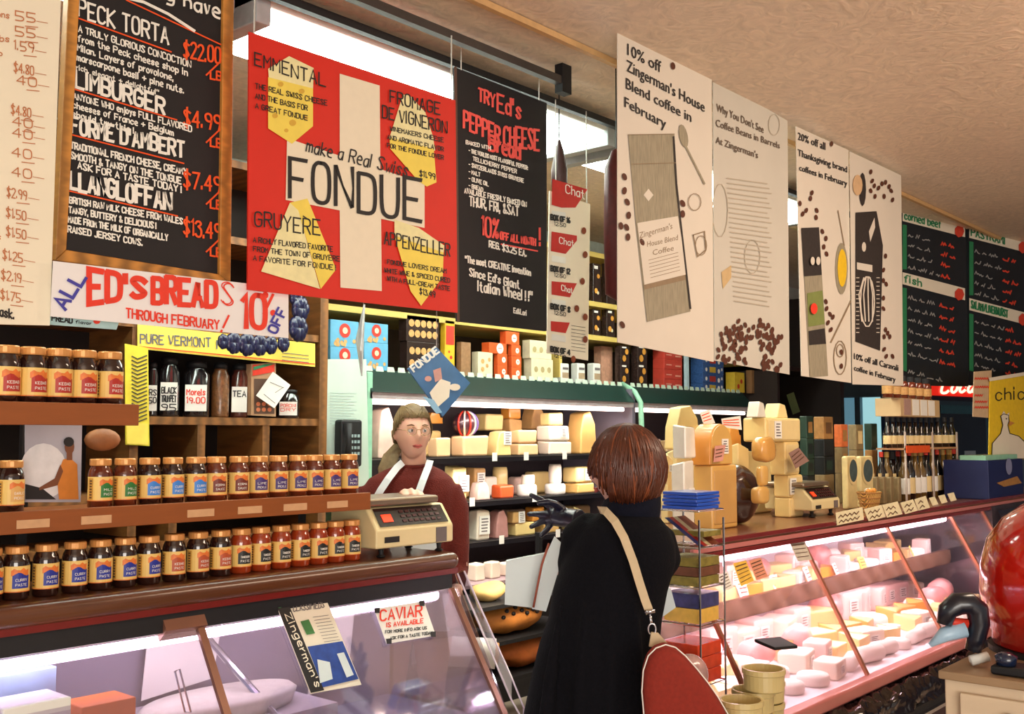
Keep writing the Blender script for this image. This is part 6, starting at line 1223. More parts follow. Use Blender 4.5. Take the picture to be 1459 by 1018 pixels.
# drinks cooler
cb = PD(1330, 620, 9.3); cl = root('drinks_cooler', 'dark navy drinks cooler with a red sign in white script', 'cooler', (cb.x, cb.y, 0)); n_ = mn
pmc = planemap(cb, n_, 0); cool = lambda nm, cor, th, m, off=0: MB().prism([planemap(cb, n_, off)(*c) for c in cor], n_ * (th if (EYE - cb).dot(n_) < 0 else -th)).build(nm, m, cl)
z_ = lambda px, z: onp(px, 600, cb, n_)
A = onp(1328, 600, cb, n_); B = onp(1475, 600, cb, n_)
def cbx(nm, u0, u1, z0, z1, th, m, off=0):
    P0 = A + (B - A) * u0; P1 = A + (B - A) * u1; nn = -n_ if (EYE - cb).dot(n_) > 0 else n_
    P0 = P0 - nn * off; P1 = P1 - nn * off
    return MB().prism([(P0.x, P0.y, z0), (P1.x, P1.y, z0), (P1.x, P1.y, z1), (P0.x, P0.y, z1)], nn * th).build(nm, m, cl)
zz = lambda y, px=1360: (lambda q: zpx(q.x, q.y, y))(onp(px, 600, cb, n_))
cbx('cabinet', 0, 1, 0, zz(560), .5, mat('cooler_navy', (20, 34, 58), .3, .15, 8, coat=.3)); cbx('door_frame', .03, .5, zz(668), zz(572), .01, mat('cooler_frame', (60, 90, 110), .3), .012)
cbx('door_glass', .06, .47, zz(664), zz(578), .004, mat('cooler_glass', (16, 30, 50), .06, .4, 6, coat=1), .018)
cbx('light_band', .06, .45, zz(590), zz(578), .003, mat('teal_glow', (60, 110, 130), .4), .024); cbx('white_item', .26, .36, zz(672), zz(643), .003, mat('pale_item', (160, 176, 190), .5), .024); cbx('green_item', .13, .24, zz(672), zz(650), .003, mat('teal_item', (110, 160, 150), .5), .024)
hsg = cbx('header_sign', -.02, .5, zz(565), zz(544), .03, emat('sign_glow_red', (220, 34, 20), 1.0), .03); cbx('header_sign', .38, .98, zz(547), zz(527), .03, emat('sign_glow_red2', (226, 40, 24), 1.0), .05)
t = MB(); pms = planemap(cb + (-1 if True else 1) * n_ * 0, n_, .034); write(t, 'Coca', (1340, 561), (1386, 559), 17, 3.6, planemap(cb, n_, .036), slant=.3); write(t, 'Cola', (1392, 541), (1444, 541), 12, 3, planemap(cb, n_, .058), slant=.3); t.build('white_script', emat('script_glow', (255, 236, 200), 1.6), cl)
# ---------------------------------------------------------------- wire rack, crocks and packages at the counter end
wr = root('wire_rack', 'narrow chrome wire rack of packets at the end of the cheese counter', 'rack', (3.3, 1.98, 0))
rx0, rx1, ry0, ry1 = 3.26, 3.43, 1.96, 2.13
for x in (rx0, rx1):
    for y in (ry0, ry1): MB().tube([(x, y, 0), (x, y, 1.38 if y > 2.1 else 1.3)], .004, 6).build('post', M_chrome, wr)
for z in (.50, .72, .93, 1.06, 1.2, 1.33):
    t = MB()
    for k in range(6): t.tube([(rx0, ry0 + k * (ry1 - ry0) / 5, z), (rx1, ry0 + k * (ry1 - ry0) / 5, z)], .0025, 5)
    for x in (rx0, rx1): t.tube([(x, ry0, z), (x, ry1, z)], .004, 5)
    t.build('wire_shelf', M_chrome, wr, kind='stuff')
def slabs(lab, n_, w0, w1, z, h, mats_, group=None):
    for i in range(n_):
        z0 = z + i * (h + .0015); dx = random.uniform(-.005, .005)
        MB().box((rx0 + w0 + dx, ry0 + .012, z0), (rx1 - w1 + dx, ry1 - .015, z0 + h)).build('packet', mats_[i % len(mats_)], label=lab % ORD[i], cat='packet', group=group, bevel=.002)
slabs('bright blue flat packet in the stack on the wire rack, %s from the bottom', 5, .006, .006, 1.334, .011, [mat('bright_blue_pack', (40, 84, 190), .35, .1, 20, coat=.4)], group='blue packets on the wire rack')
for i, m in enumerate(((52, 60, 130), (200, 60, 50), (226, 210, 170), (140, 66, 40), (160, 80, 50))):
    x = rx0 + .03 + i * .028; MB().prism([(x - .012, ry0 + .01, 1.204), (x + .014, ry0 + .01, 1.204), (x + .002, ry1 - .02, 1.30), (x - .02, ry1 - .02, 1.30)], (.006, 0, 0)).build('booklet', mat('booklet_%d' % i, m, .4, .2, 40, coat=.4), label='small leaning booklet on the wire rack below the blue packets, %s along' % ORD[i], cat='booklet')
slabs('olive and brown packet on the middle rack shelf, %s from the bottom', 3, .01, .01, 1.064, .032, [mat('olive_pack', (130, 116, 50), .5, .4, 50), mat('brown_pack', (110, 66, 44), .5, .3, 40)])
slabs('yellow wrapped packet on the lower rack shelf, %s from the bottom', 2, .01, .02, .934, .05, [mat('yellow_pack', (226, 180, 80), .4, .2, 30, coat=.3), mat('blue_yellow_pack', (60, 60, 110), .4, .5, 40, coat=.3)])
slabs('bright red foil packet low on the wire rack, %s from the bottom', 3, .004, .004, .724, .045, [mat('red_foil', (216, 66, 30), .25, .3, 20, coat=.6)])
slabs('white and plum wrapped parcel on the lowest rack shelf, %s from the bottom', 2, .004, .004, .504, .06, [mat('plum_parcel', (150, 110, 110), .3, .4, 20, coat=.5), M_label])
slabs('olive yellow packet hanging over the front of the rack, %s', 1, .05, .0, 1.235, .02, [mat('olive_pack', (130, 116, 50))])
st_ = root('crock_stand', 'low dark stand holding the beige crocks at the foot of the counter', 'stand', (3.2, 1.6, 0)); MB().box((2.8, 1.5, .57), (3.42, 1.74, .6)).build('top', M_black, st_); [MB().box((x, y, 0), (x + .03, y + .03, .57)).build('leg', M_black, st_) for x in (2.82, 3.37) for y in (1.51, 1.7)]
MB().box((2.8, 1.5, .2), (3.42, 1.74, .22)).build('shelf', M_black, st_)
def crock(o0, X, Y, z, lab):
    if o0 is None:
        r_ = root('stoneware_crock', lab, 'crock', (0, 0, 0), 'beige crocks stacked below the counter'); MB().lathe([(0, 0), (.056, 0), (.062, .005), (.063, .05), (.067, .053), (.067, .068), (.059, .068), (.057, .01), (0, .01)], n=28).build('bowl', mat('crock_beige', (206, 186, 128), .4, .06, 16, coat=.4), r_, smooth=False); r_.location = (X, Y, z); return r_
    return dup(o0, (X, Y, z), 0, lab)
c0 = None
for z, row, nm in ((.601, (2.88, 3.02, 3.16), 'bottom'), (.67, (2.885, 3.025, 3.165), 'second'), (.739, (2.89, 3.03, 3.17), 'third'), (.808, (3.035, ), 'top')):
    for i, x in enumerate(row): c_ = crock(c0, x, 1.60 + .035 * i, z, 'beige stoneware crock in the %s layer of the stack, %s along' % (nm, ORD[i])); c0 = c0 or c_
MB().ell((3.09, 1.9, .80), (.07, .06, .07), 16, 12).build('plastic_bag', mat('clear_mauve_bag', (190, 150, 146), .2, .4, 30, .3, coat=.8), label='crinkled mauve plastic bag behind the red shoulder bag', cat='bag', smooth=True)
MB().prism([(3.46, 1.78, .84), (3.64, 1.78, .82), (3.66, 1.86, .84), (3.46, 1.86, .86)], (0, 0, .012)).build('black_tray', M_black, label='small black tray edge on the counter front above the crocks', cat='tray', bevel=.003)
# ---------------------------------------------------------------- cabinet and red machine in front
M_cab = mat('whitewashed_wood', (206, 184, 156), .5, .1, 4, .05, stretch=(1, 1, 6))
k0 = PD(1345, 955, 2.55); cz = k0.z; cn_ = Vector((k0.x, k0.y, 0))
cd = root('wood_cabinet', 'pale wooden cabinet with a small knob at the corner of the picture', 'cabinet', (k0.x, k0.y, 0))
ax_ = Vector((0, -1, 0)); ay_ = Vector((1, 0, 0))
def cabp(u, v, z): q = cn_ + ax_ * u + ay_ * v; return (q.x, q.y, z)
def cabbox(nm, u0, u1, v0, v1, z0, z1, m, par=cd, bev=.004): return MB().add([cabp(u0, v0, z0), cabp(u1, v0, z0), cabp(u1, v1, z0), cabp(u0, v1, z0), cabp(u0, v0, z1), cabp(u1, v0, z1), cabp(u1, v1, z1), cabp(u0, v1, z1)], [(0, 3, 2, 1), (4, 5, 6, 7), (0, 1, 5, 4), (1, 2, 6, 5), (2, 3, 7, 6), (3, 0, 4, 7)]).build(nm, m, par, bevel=bev)
cabbox('body', 0, .8, 0, .5, 0, cz - .02, M_cab); cabbox('top', -.01, .82, -.015, .52, cz - .02, cz, mat('cabinet_top', (150, 122, 92), .45, .15, 5)); dr = cabbox('door', .04, .42, -.018, 0, .1, cz - .045, M_cab)
q = cabp(.155, -.03, cz - .085); MB().ell(q, (.013, .013, .013), 12, 8).build('knob', M_steel, dr, smooth=True)
mq = PD(1533, 925, 2.75); mq.z = cz
rm = root('coffee_machine', 'large glossy red rounded machine with a black curved arm, cut by the picture edge', 'machine', mq)
MB().lathe([(0, .012), (.19, .012), (.2, .02), (.2, .05), (.205, .055), (.205, .075), (.215, .085), (.228, .15), (.225, .22), (.205, .29), (.165, .345), (.11, .385), (.05, .4), (0, .402)], mq, 48).build('body', mat('gloss_red', (186, 24, 12), .14, .04, 10, coat=1), rm, smooth=True)
MB().lathe([(0, 0), (.21, 0), (.21, .014), (0, .014)], mq, 40).build('base_ring', M_black, rm)
D_ = 2.6
ap = [PD(*p, D_) for p in ((1345, 890, ), (1350, 871), (1364, 861), (1380, 860), (1392, 869), (1395, 888), (1391, 910), (1386, 928))]
MB().tube(ap, [.018, .024, .028, .028, .028, .026, .022, .019], 12).build('curved_arm', mat('navy_black', (16, 20, 34), .3, .1, coat=.3), rm, smooth=True)
MB().tube([PD(1341, 884, D_), PD(1378, 889, D_)], [.008, .012], 8).build('red_grip', M_bred, rm, smooth=True)
MB().tube([PD(1325, 920, D_), PD(1345, 905, D_), PD(1374, 896, D_)], [.006, .018, .022], 10).build('pale_spout', mat('pale_blue_plastic', (160, 190, 214), .35), rm, smooth=True)
MB().tube([PD(1383, 942, D_ - .02), PD(1408, 936, D_ - .02)], [.013, .012], 8).build('white_foot', M_white, rm, smooth=True)
cabbox('tray', .1, .5, .02, .1, cz + .001, cz + .022, M_black, rm, .006)
for i in range(4):
    q = cabp(.13 + i * .07, .045 + .015 * (i % 2), cz + .023); MB().lathe([(0, 0), (.022, 0), (.026, .02), (.012, .028), (0, .03)], q, 12).build('dark_jar_lid', mat('blue_black_plastic', (24, 34, 60), .25, .2, coat=.5), label='dark blue lid lying before the red machine, %s along' % ORD[i], cat='lid', smooth=True)
# ---------------------------------------------------------------- people
M_skin = mat('skin', (226, 174, 150), .5, .05, 14, sub=.12); M_skin2 = mat('skin_fair', (232, 186, 172), .5, .05, 14, sub=.12)
def headmesh(mb, c, az, s=1.0, nu=72, nv=56):
    M_ = Matrix.Translation(c) @ Matrix.Rotation(az + R(90), 4, 'Z') @ Matrix.Scale(s, 4); vs = []; fs = []; g = lambda v, m, w_: math.exp(-((v - m) / w_) ** 2)
    for j in range(nv + 1):
        ph = math.pi * j / nv
        for k in range(nu):
            th = k * math.tau / nu; x, y, z = math.sin(ph) * math.cos(th), math.sin(ph) * math.sin(th), -math.cos(ph)
            wx = .077; X, Y, Z = x * wx, y * .097, z * .117
            if z < 0: X *= 1 - .22 * (-z) ** 1.5; Y *= (1 - .5 * (-z) ** 1.2) if y > 0 else (1 - .10 * (-z) ** 2)
            if y < 0:
                f = min(1, -y * 1.6)
                Y -= f * (.027 * g(x, 0, .14) * (g(z, -.20, .16) if z < -.20 else g(z, -.20, .26)) + .006 * g(x, 0, .30) * g(z, -.50, .07) + .006 * g(x, 0, .3) * g(z, -.82, .14) + .004 * g(abs(x), .3, .25) * g(z, .22, .1) - .010 * g(abs(x), .38, .17) * g(z, .05, .12) + .004 * g(abs(x), .5, .2) * g(z, -.25, .2) - .003 * g(x, 0, .25) * g(z, -.50, .022))
            vs.append(M_ @ Vector((X, Y, Z)))
    for j in range(nv):
        for k in range(nu): fs.append((j * nu + k, j * nu + (k + 1) % nu, (j + 1) * nu + (k + 1) % nu, (j + 1) * nu + k))
    mb.add(vs, fs)
    for sx in (-1, 1): mb.ell(M_ @ Vector((sx * .077, .012, -.006)), (.009 * s, .017 * s, .03 * s), 12, 8, mx=Matrix.Rotation(az + R(90), 3, 'Z'))
    return M_
def face(par, M_, skinm, lipc, browc, irisc):
    for sx in (-1, 1):
        e = M_ @ Vector((sx * .029, -.079, .006)); RZ = M_.to_3x3()
        MB().ell(e, (.0125, .0125, .0095), 14, 10, mx=RZ).build('eye', mat('eye_white', (232, 226, 220), .25), par, smooth=True)
        MB().ell(M_ @ Vector((sx * .029 + .002, -.0885, .006)), (.0052, .004, .0056), 10, 8, mx=RZ).build('iris', mat('iris', irisc, .2), par, smooth=True)
        MB().tube([M_ @ Vector((sx * .014, -.0925, .026)), M_ @ Vector((sx * .029, -.0915, .0315)), M_ @ Vector((sx * .047, -.082, .028))], [.0022, .003, .0016], 6).build('eyebrow', mat('brow', browc, .8), par, smooth=True)
        MB().tube([M_ @ Vector((sx * .017, -.0895, .012)), M_ @ Vector((sx * .029, -.0925, .0165)), M_ @ Vector((sx * .041, -.086, .012))], [.0018, .003, .0018], 6).build('eyelid', skinm, par, smooth=True)
    MB().tube([M_ @ Vector((-.022, -.0845, -.060)), M_ @ Vector((-.010, -.0965, -.0565)), M_ @ Vector((0, -.0985, -.0585)), M_ @ Vector((.010, -.0965, -.0565)), M_ @ Vector((.022, -.0845, -.060))], [(.002, .002), (.0042, .0038), (.004, .004), (.0042, .0038), (.002, .002)], 8).build('upper_lip', mat('lips', lipc, .4), par, smooth=True)
    MB().tube([M_ @ Vector((-.019, -.085, -.0625)), M_ @ Vector((0, -.0975, -.067)), M_ @ Vector((.019, -.085, -.0625))], [.002, .005, .002], 8).build('lower_lip', mat('lips', lipc, .4), par, smooth=True)
def hand(mb, wrist, palm, tips, thumb, r=.0095, s=1):
    # palm pad between wrist and knuckles; tips: (knuckle, middle joint, tip) per finger
    w_ = Vector(wrist); p = Vector(palm); mb.tube([w_, w_.lerp(p, .5), p], [(.022 * s, .024 * s), (.027 * s, .03 * s), (.026 * s, .034 * s)], 12)
    for kn, md, tp in tips: mb.tube([p, kn, md, tp], [r * 1.3, r * 1.1, r, r * .8], 10); mb.ell(tp, (r * .82,) * 3, 8, 6)
    mb.tube(thumb, [r * 1.5, r * 1.25, r * 1.1, r * .85], 10); mb.ell(thumb[-1], (r * .88,) * 3, 8, 6)
def pxring(mb, rows, D, depth, n=36, m=0):
    # stacked cross sections between left and right picture columns, at distance D, depth = half thickness
    vs = []; fs = []; fh = Vector((FW.x, FW.y, 0)).normalized()
    for r_ in rows:
        l, r, y = r_[:3]; dp = r_[3] if len(r_) > 3 else depth; dd = r_[4] if len(r_) > 4 else 0
        c = PD((l + r) / 2, y, D + dd); hw = (r - l) / 2 * (D + dd) / F
        for k in range(n):
            t = k * math.tau / n; ct, st = math.cos(t), math.sin(t); q = c + RT * hw * math.copysign(abs(ct) ** .85, ct) + fh * dp * math.copysign(abs(st) ** .85, st); q.z = c.z; vs.append(q)
    for i in range(len(rows) - 1):
        for k in range(n): fs.append((i * n + k, i * n + (k + 1) % n, (i + 1) * n + (k + 1) % n, (i + 1) * n + k))
    fs += [tuple(range(n))[::-1], tuple(range((len(rows) - 1) * n, len(rows) * n))]
    mb.add(vs, fs, m)
# ---- woman behind the counter
CD = 4.75; c0_ = PD(590, 700, CD)
pw = root('person', 'woman in glasses and rust red sweater with white apron straps, behind the scale', 'person', (c0_.x, c0_.y, 0))
HC = PD(588, 616, 4.72); HAZ = R(-119)
b = MB(); HM = headmesh(b, HC, HAZ, 1.02)
b.tube([PD(589, 636, 4.76), PD(590, 662, 4.78), PD(590, 690, 4.8)], [.056, .056, .075], 16)
pxring(b, [(560, 620, 672, .07), (532, 640, 692, .09), (528, 640, 760, .10), (540, 634, 840, .10), (534, 640, 900, .11)], CD + .02, .1)
hipc = PD(588, 905, CD + .02)
for sx in (-1, 1):
    a0 = hipc + RT * sx * .09; b.tube([a0 + Vector((0, 0, .02)), Vector((a0.x, a0.y, .48)), Vector((a0.x, a0.y, .08)), Vector((a0.x, a0.y, .03))], [.095, .06, .04, .035], 12); f_ = Vector((a0.x, a0.y, .035)) - Vector((FW.x, FW.y, 0)) * .08; b.ell(f_, (.045, .12, .034), 12, 8, mx=Matrix.Rotation(AZ - R(90), 3, 'Z'))
b.tube([PD(645, 700, CD), PD(655, 770, CD - .02), PD(656, 815, CD - .06), PD(648, 850, 4.56)], [.045, .04, .035, .026], 12)
W2 = PD(648, 850, 4.56); K = [W2 + Vector((0, 0, -.07)) + RT * (i - 1.5) * .018 for i in range(4)]
hand(b, W2, W2 + Vector((0, 0, -.06)), [(k_, k_ + Vector((0, 0, -.035)) - FW * .008, k_ + Vector((0, 0, -.06 + .006 * abs(i - 1))) - FW * .012) for i, k_ in enumerate(K)], [W2 + Vector((0, 0, -.02)), W2 - RT * .03 + Vector((0, 0, -.04)), W2 - RT * .036 + Vector((0, 0, -.06)), W2 - RT * .034 + Vector((0, 0, -.08))], .0085)
b.tube([PD(528, 702, CD), PD(506, 780, CD - .12), PD(540, 760, 4.4), PD(566, 722, 4.28)], [.045, .04, .034, .024], 12)
WR = PD(566, 722, 4.28); PAL = PD(580, 707, 4.22)
tp = []
for i, (x, y, dz) in enumerate(((603, 706, 0), (597, 702, .0), (588, 700, 0), (579, 701, 0))): kn = PD(x - 6, y + 1, 4.17); tp.append((kn, PD(x - 2, y - 2, 4.12 + .01 * i), PD(x + 2, y + 6, 4.08 + .01 * i)))
hand(b, WR, PAL, tp, [PD(574, 712, 4.24), PD(572, 704, 4.19), PD(573, 702, 4.15), PD(577, 707, 4.11)], .009)
remesh(b, 'body', M_skin, .0055, pw, 3)
face(pw, HM, M_skin, (190, 92, 84), (110, 80, 50), (70, 84, 80))
# sweater
M_sw = mat('rust_sweater', (98, 26, 15), .95, .25, 180, .5)
s = MB(); pxring(s, [(566, 614, 663, .07, .03), (548, 630, 670, .09, .02), (526, 645, 682, .11), (514, 653, 700, .125), (516, 650, 740, .135), (524, 646, 800, .135), (526, 648, 880, .14), (526, 648, 905, .13)], CD, .13)
s.tube([PD(637, 697, CD), PD(649, 725, CD), PD(651, 775, CD - .02), PD(652, 812, CD - .05), PD(649, 838, 4.6)], [.065, .062, .057, .05, .04], 16)
s.tube([PD(530, 700, CD), PD(514, 740, CD - .04), PD(507, 780, CD - .12), PD(538, 764, 4.42), PD(556, 736, 4.32)], [.065, .06, .055, .048, .036], 16)
# fold ridges
for k in range(5): s.tube([PD(540 + k * 22, 745 + 6 * (k % 2), CD - .13), PD(550 + k * 20, 800, CD - .135)], [.01, .012], 6)
remesh(s, 'sweater', M_sw, .009, pw, 5)
t = MB(); pts = []
for k in range(25):
    a = k * math.tau / 24; c = PD(590, 664 + 4 * 0, 4.77); pts.append(c + RT * .071 * math.cos(a) + Vector((FW.x, FW.y, 0)) * .071 * math.sin(a) + Vector((0, 0, .012 * math.sin(a) + .008)))
t.tube(pts, .0085, 8, cap=False); t.build('neck_ribbing', mat('rust_ribbing', (100, 28, 18), .95, .2, 120, .4), pw, smooth=True)
M_apr = mat('apron_white', (226, 232, 234), .8, .05, 30)
for pts in ([(574, 659, 4.70), (566, 666, 4.66), (553, 683, 4.615), (543, 698, 4.60), (535, 712, 4.595), (530, 735, 4.6)], [(613, 656, 4.70), (610, 666, 4.66), (603, 684, 4.615), (598, 698, 4.60), (595, 712, 4.595), (592, 735, 4.6)]):
    P = [PD(*q) for q in pts]; t = MB(); vs = []
    for i, p in enumerate(P): 
        d = (P[min(i + 1, len(P) - 1)] - P[max(i - 1, 0)]).normalized(); sd = d.cross(FW).normalized() * .0155; vs += [p + sd, p - sd, p - sd - FW * .004, p + sd - FW * .004]
    t.add(vs, [(i * 4 + a, i * 4 + (a + 1) % 4, i * 4 + 4 + (a + 1) % 4, i * 4 + 4 + a) for i in range(len(P) - 1) for a in range(4)]); t.build('apron_strap', M_apr, pw, smooth=False)
t = MB(); t.prism([PD(526, 735, 4.6), PD(598, 735, 4.6), PD(640, 800, 4.6), PD(640, 900, 4.6), PD(530, 900, 4.6)], Vector((FW.x, FW.y, 0)) * -.004); t.build('apron_bib', M_apr, pw)
# glasses
M_gl = mat('glasses_wire', (190, 160, 110), .25, .1, metal=.8)
for sx in (-1, 1):
    t = MB(); t.tube([HM @ Vector((sx * .030 + .021 * math.cos(a), -.1035 + .004 * abs(math.cos(a)) * (1 if sx * math.cos(a) > 0 else 0), .004 + .019 * math.sin(a))) for a in [k * math.tau / 20 for k in range(21)]], .0012, 6, cap=False)
    t.tube([HM @ Vector((sx * .051, -.099, .008)), HM @ Vector((sx * .078, -.03, .01)), HM @ Vector((sx * .081, .01, .006))], .0012, 6); t.build('glasses_rim', M_gl, pw, smooth=True)
    MB().add([HM @ Vector((sx * .030 + .0205 * math.cos(a), -.1032, .004 + .0185 * math.sin(a))) for a in [k * math.tau / 20 for k in range(20)]], [tuple(range(20))]).build('lens', glassmat('lens_glass', (246, 246, 246), .1, .02), pw)
t = MB(); t.tube([HM @ Vector((-.010, -.104, .008)), HM @ Vector((0, -.107, .011)), HM @ Vector((.010, -.104, .008))], .0014, 6); t.build('glasses_bridge', M_gl, pw, smooth=True)
# hair: strands laid over the skull
def strands(nm, par, M_, m, n, path, r0, seed):
    rg = random.Random(seed); t = MB()
    for k in range(n):
        P = path(rg, k / n)
        if P: t.tube([M_ @ Vector(p) for p in P], [(r0 * (.6 + .7 * math.sin(math.pi * (i + .6) / (len(P) + .4))), r0 * .55) for i in range(len(P))], 5)
    return t.build(nm, m, par, smooth=True)
M_hr = mat('ash_blond_hair', (120, 98, 60), .55, .3, 60, .2); M_hr2 = mat('auburn_hair', (84, 40, 22), .45, .35, 50, .2, coat=.15)
def skull(x, a, rx=.083, ry=.105, rz=.124, dy=.008): return (rx * math.sin(a) * math.cos(x), dy + ry * math.sin(a) * math.sin(x), .004 + rz * math.cos(a))
def shell(nm, par, M_, m, keep, rx, ry, rz, dy=.008, nu=40, nv=26):
    vs = []; fs = []
    for j in range(nv + 1):
        for k in range(nu): vs.append(M_ @ Vector(skull(k * math.tau / nu, math.pi * j / nv, rx, ry, rz, dy)))
    for j in range(nv):
        for k in range(nu):
            if keep((k + .5) * math.tau / nu, math.pi * (j + .5) / nv): fs.append((j * nu + k, j * nu + (k + 1) % nu, (j + 1) * nu + (k + 1) % nu, (j + 1) * nu + k))
    return MB().add(vs, fs).build(nm, m, par, smooth=True)
def keepA(x, a):
    fr = -math.sin(x)  # 1 toward the face
    return a < (1.05 if fr > .75 else 1.05 + (.75 - fr) * 1.0) and a < 2.1
shell('hair_cap', pw, HM, M_hr, keepA, .083, .105, .124)
def pA(rg, u):
    x0 = rg.uniform(0, math.tau); fr = -math.sin(x0); a0 = min(1.12 if fr > .7 else 1.1 + (.7 - fr) * .95, 2.0) - rg.uniform(0, .1)
    # combed back from the hairline to the nape
    P = []
    for i in range(8):
        s_ = i / 7; x = x0 + (math.pi / 2 - x0 if x0 < math.pi * 1.5 else math.pi * 2.5 - x0) * s_ ** 1.2; a = a0 + (1.9 - a0) * s_ - .85 * math.sin(math.pi * s_) * (1 if fr > 0 else .3); a = max(a, .12)
        P.append(skull(x, a, .0855 + rg.uniform(0, .002), .108, .1265 + rg.uniform(0, .002)))
    return P
strands('hair', pw, HM, M_hr, 420, pA, .004, 5)
def pB(rg, u):
    ox, oz = rg.uniform(-.022, .022), rg.uniform(-.015, .015); return [(ox * .6, .105, -.04 + oz), (ox - .02, .135, -.06 + oz), (ox * 1.6 - .06, .14, -.10), (ox * 1.8 - .085, .12, -.16), (ox * 1.2 - .09, .10, -.215 - rg.uniform(0, .03))]
strands('ponytail', pw, HM, M_hr, 90, pB, .006, 6)
# ---- customer
KD = 3.4; k0_ = PD(855, 800, KD)
pc = root('customer', 'person in a long black coat pointing with a navy glove, seen from behind', 'person', (k0_.x, k0_.y, 0))
pc.name = 'person'
HC2 = PD(888, 672, 3.42); HAZ2 = R(104)
b = MB(); HM2 = headmesh(b, HC2, HAZ2, 1.0)
b.tube([PD(890, 700, 3.44), PD(888, 740, 3.44)], [.055, .07], 16)
pxring(b, [(860, 916, 742, .08), (815, 945, 765, .1), (815, 935, 850, .12), (810, 930, 960, .13), (800, 935, 1010, .13)], KD, .1)
hip2 = PD(866, 1015, KD)
for sx in (-1, 1):
    a0 = hip2 + RT * sx * .09; b.tube([a0 + Vector((0, 0, .03)), Vector((a0.x, a0.y, .45)), Vector((a0.x, a0.y, .08)), Vector((a0.x, a0.y, .03))], [.09, .058, .04, .035], 12)
WG = PD(822, 742, 3.66)
b.tube([PD(835, 765, KD), PD(824, 800, 3.45), WG], [.04, .034, .026], 12)
b.tube([PD(938, 768, KD), PD(940, 796, 3.48), PD(902, 806, 3.66)], [.04, .034, .026], 12); q = PD(895, 800, 3.67)
hand(b, q, q - RT * .06, [(q - RT * .085 + Vector((0, 0, .03 - i * .018)), q - RT * .115 + Vector((0, 0, .03 - i * .018)), q - RT * (.145 - .008 * abs(i - 1)) + Vector((0, 0, .026 - i * .018))) for i in range(4)], [q - RT * .02, q - RT * .04 + Vector((0, 0, .04)), q - RT * .055 + Vector((0, 0, .055)), q - RT * .075 + Vector((0, 0, .065))], .0085)
remesh(b, 'body', M_skin2, .007, pc, 2)
face(pc, HM2, M_skin2, (190, 100, 96), (80, 46, 30), (80, 60, 40))
M_glv = mat('navy_leather', (9, 11, 38), .35, .25, 30, .2, coat=.3)
g_ = MB(); palm = PD(789, 737, 3.70)
G_ = lambda x, y, d=3.72: PD(x, y, d)
hand(g_, PD(818, 741, 3.66), palm, [(G_(784, 723), G_(771, 713, 3.73), G_(757, 706, 3.74)), (G_(778, 733), G_(766, 733, 3.74), G_(754, 733, 3.75)), (G_(778, 741), G_(767, 746, 3.73), G_(757, 751, 3.73)), (G_(784, 748), G_(778, 757, 3.71), G_(771, 763, 3.70))], [G_(802, 728, 3.68), G_(791, 719, 3.66), G_(781, 716, 3.65), G_(768, 717, 3.64)], .0115, 1.12)
g_.tube([PD(826, 742, 3.64), PD(812, 739, 3.67), PD(800, 738, 3.69)], [(.038, .04), (.034, .036), (.03, .036)], 14)
remesh(g_, 'leather_glove', M_glv, .0042, pc, 3)
# coat
M_coat = mat('black_wool', (12, 12, 18), .95, .3, 120, .3, spec=.15)
s = MB()
pxring(s, [(862, 934, 728, .085, .02), (842, 940, 738, .11, .01), (826, 950, 750, .14), (814, 960, 772, .155), (803, 962, 800, .165), (788, 950, 840, .17), (782, 942, 880, .18), (768, 938, 920, .19), (756, 936, 970, .20), (746, 940, 1018, .21), (735, 948, 1080, .22), (722, 960, 1180, .23), (716, 966, 1240, .23)], KD, .17)
s.tube([PD(852, 762, KD), PD(832, 772, 3.42), PD(822, 806, 3.46), PD(820, 790, 3.56), PD(824, 762, 3.64), PD(828, 748, 3.64)], [.085, .08, .066, .062, .052, .046], 18)
s.tube([PD(915, 762, KD), PD(938, 775, 3.42), PD(945, 796, 3.46), PD(930, 822, 3.56), PD(905, 812, 3.66)], [.07, .065, .06, .055, .045], 18)
for x0, x1 in ((800, 770), (835, 820), (870, 868), (905, 915)): s.tube([PD(x0, 860, KD - .17), PD((x0 + x1) / 2, 960, KD - .19), PD(x1, 1100, KD - .21)], [.008, .022, .03], 8)
remesh(s, 'coat', M_coat, .011, pc, 5)
# high collar / scarf
M_scf = mat('navy_black_scarf', (14, 16, 30), .95, .3, 60, .4, spec=.2)
t = MB(); pxring(t, [(858, 938, 745, .11), (856, 941, 725, .115), (866, 940, 705, .105), (874, 936, 692, .09)], 3.43, .1); pxring(t, [(850, 930, 742, .10, .02), (856, 925, 730, .10, .02), (866, 920, 716, .09, .02)], 3.43, .1)
remesh(t, 'scarf', M_scf, .009, pc, 6)
# bob hair
def keepC(x, a): return (-math.sin(x) < .2 or a < 1.0) and a < 2.15
shell('hair_cap', pc, HM2, M_hr2, keepC, .110, .116, .138, .014)
def pC(rg, u):
    x = rg.uniform(0, math.tau); fr = -math.sin(x); am = (1.2 if fr > .7 else (1.65 if fr > .25 else 2.3 - max(0, fr) * 1.2)) + rg.uniform(-.16, .12); j = rg.uniform(-.002, .012); P = []; tw = rg.uniform(-.4, .4)
    for i in range(9):
        a = .05 + (am - .05) * i / 8; k_ = 1 if a < 1.6 else 1 - .10 * (a - 1.6)
        P.append(skull(x + tw * (i / 8) ** 2, a, (.1125 + j) * k_, (.119 + j) * k_, .140 + j, .014))
    return P
strands('hair', pc, HM2, M_hr2, 900, pC, .0036, 9)
M_hr3 = mat('auburn_highlight', (128, 66, 36), .45, .3, 50, .2)
strands('hair_highlight', pc, HM2, M_hr3, 130, pC, .0032, 19)
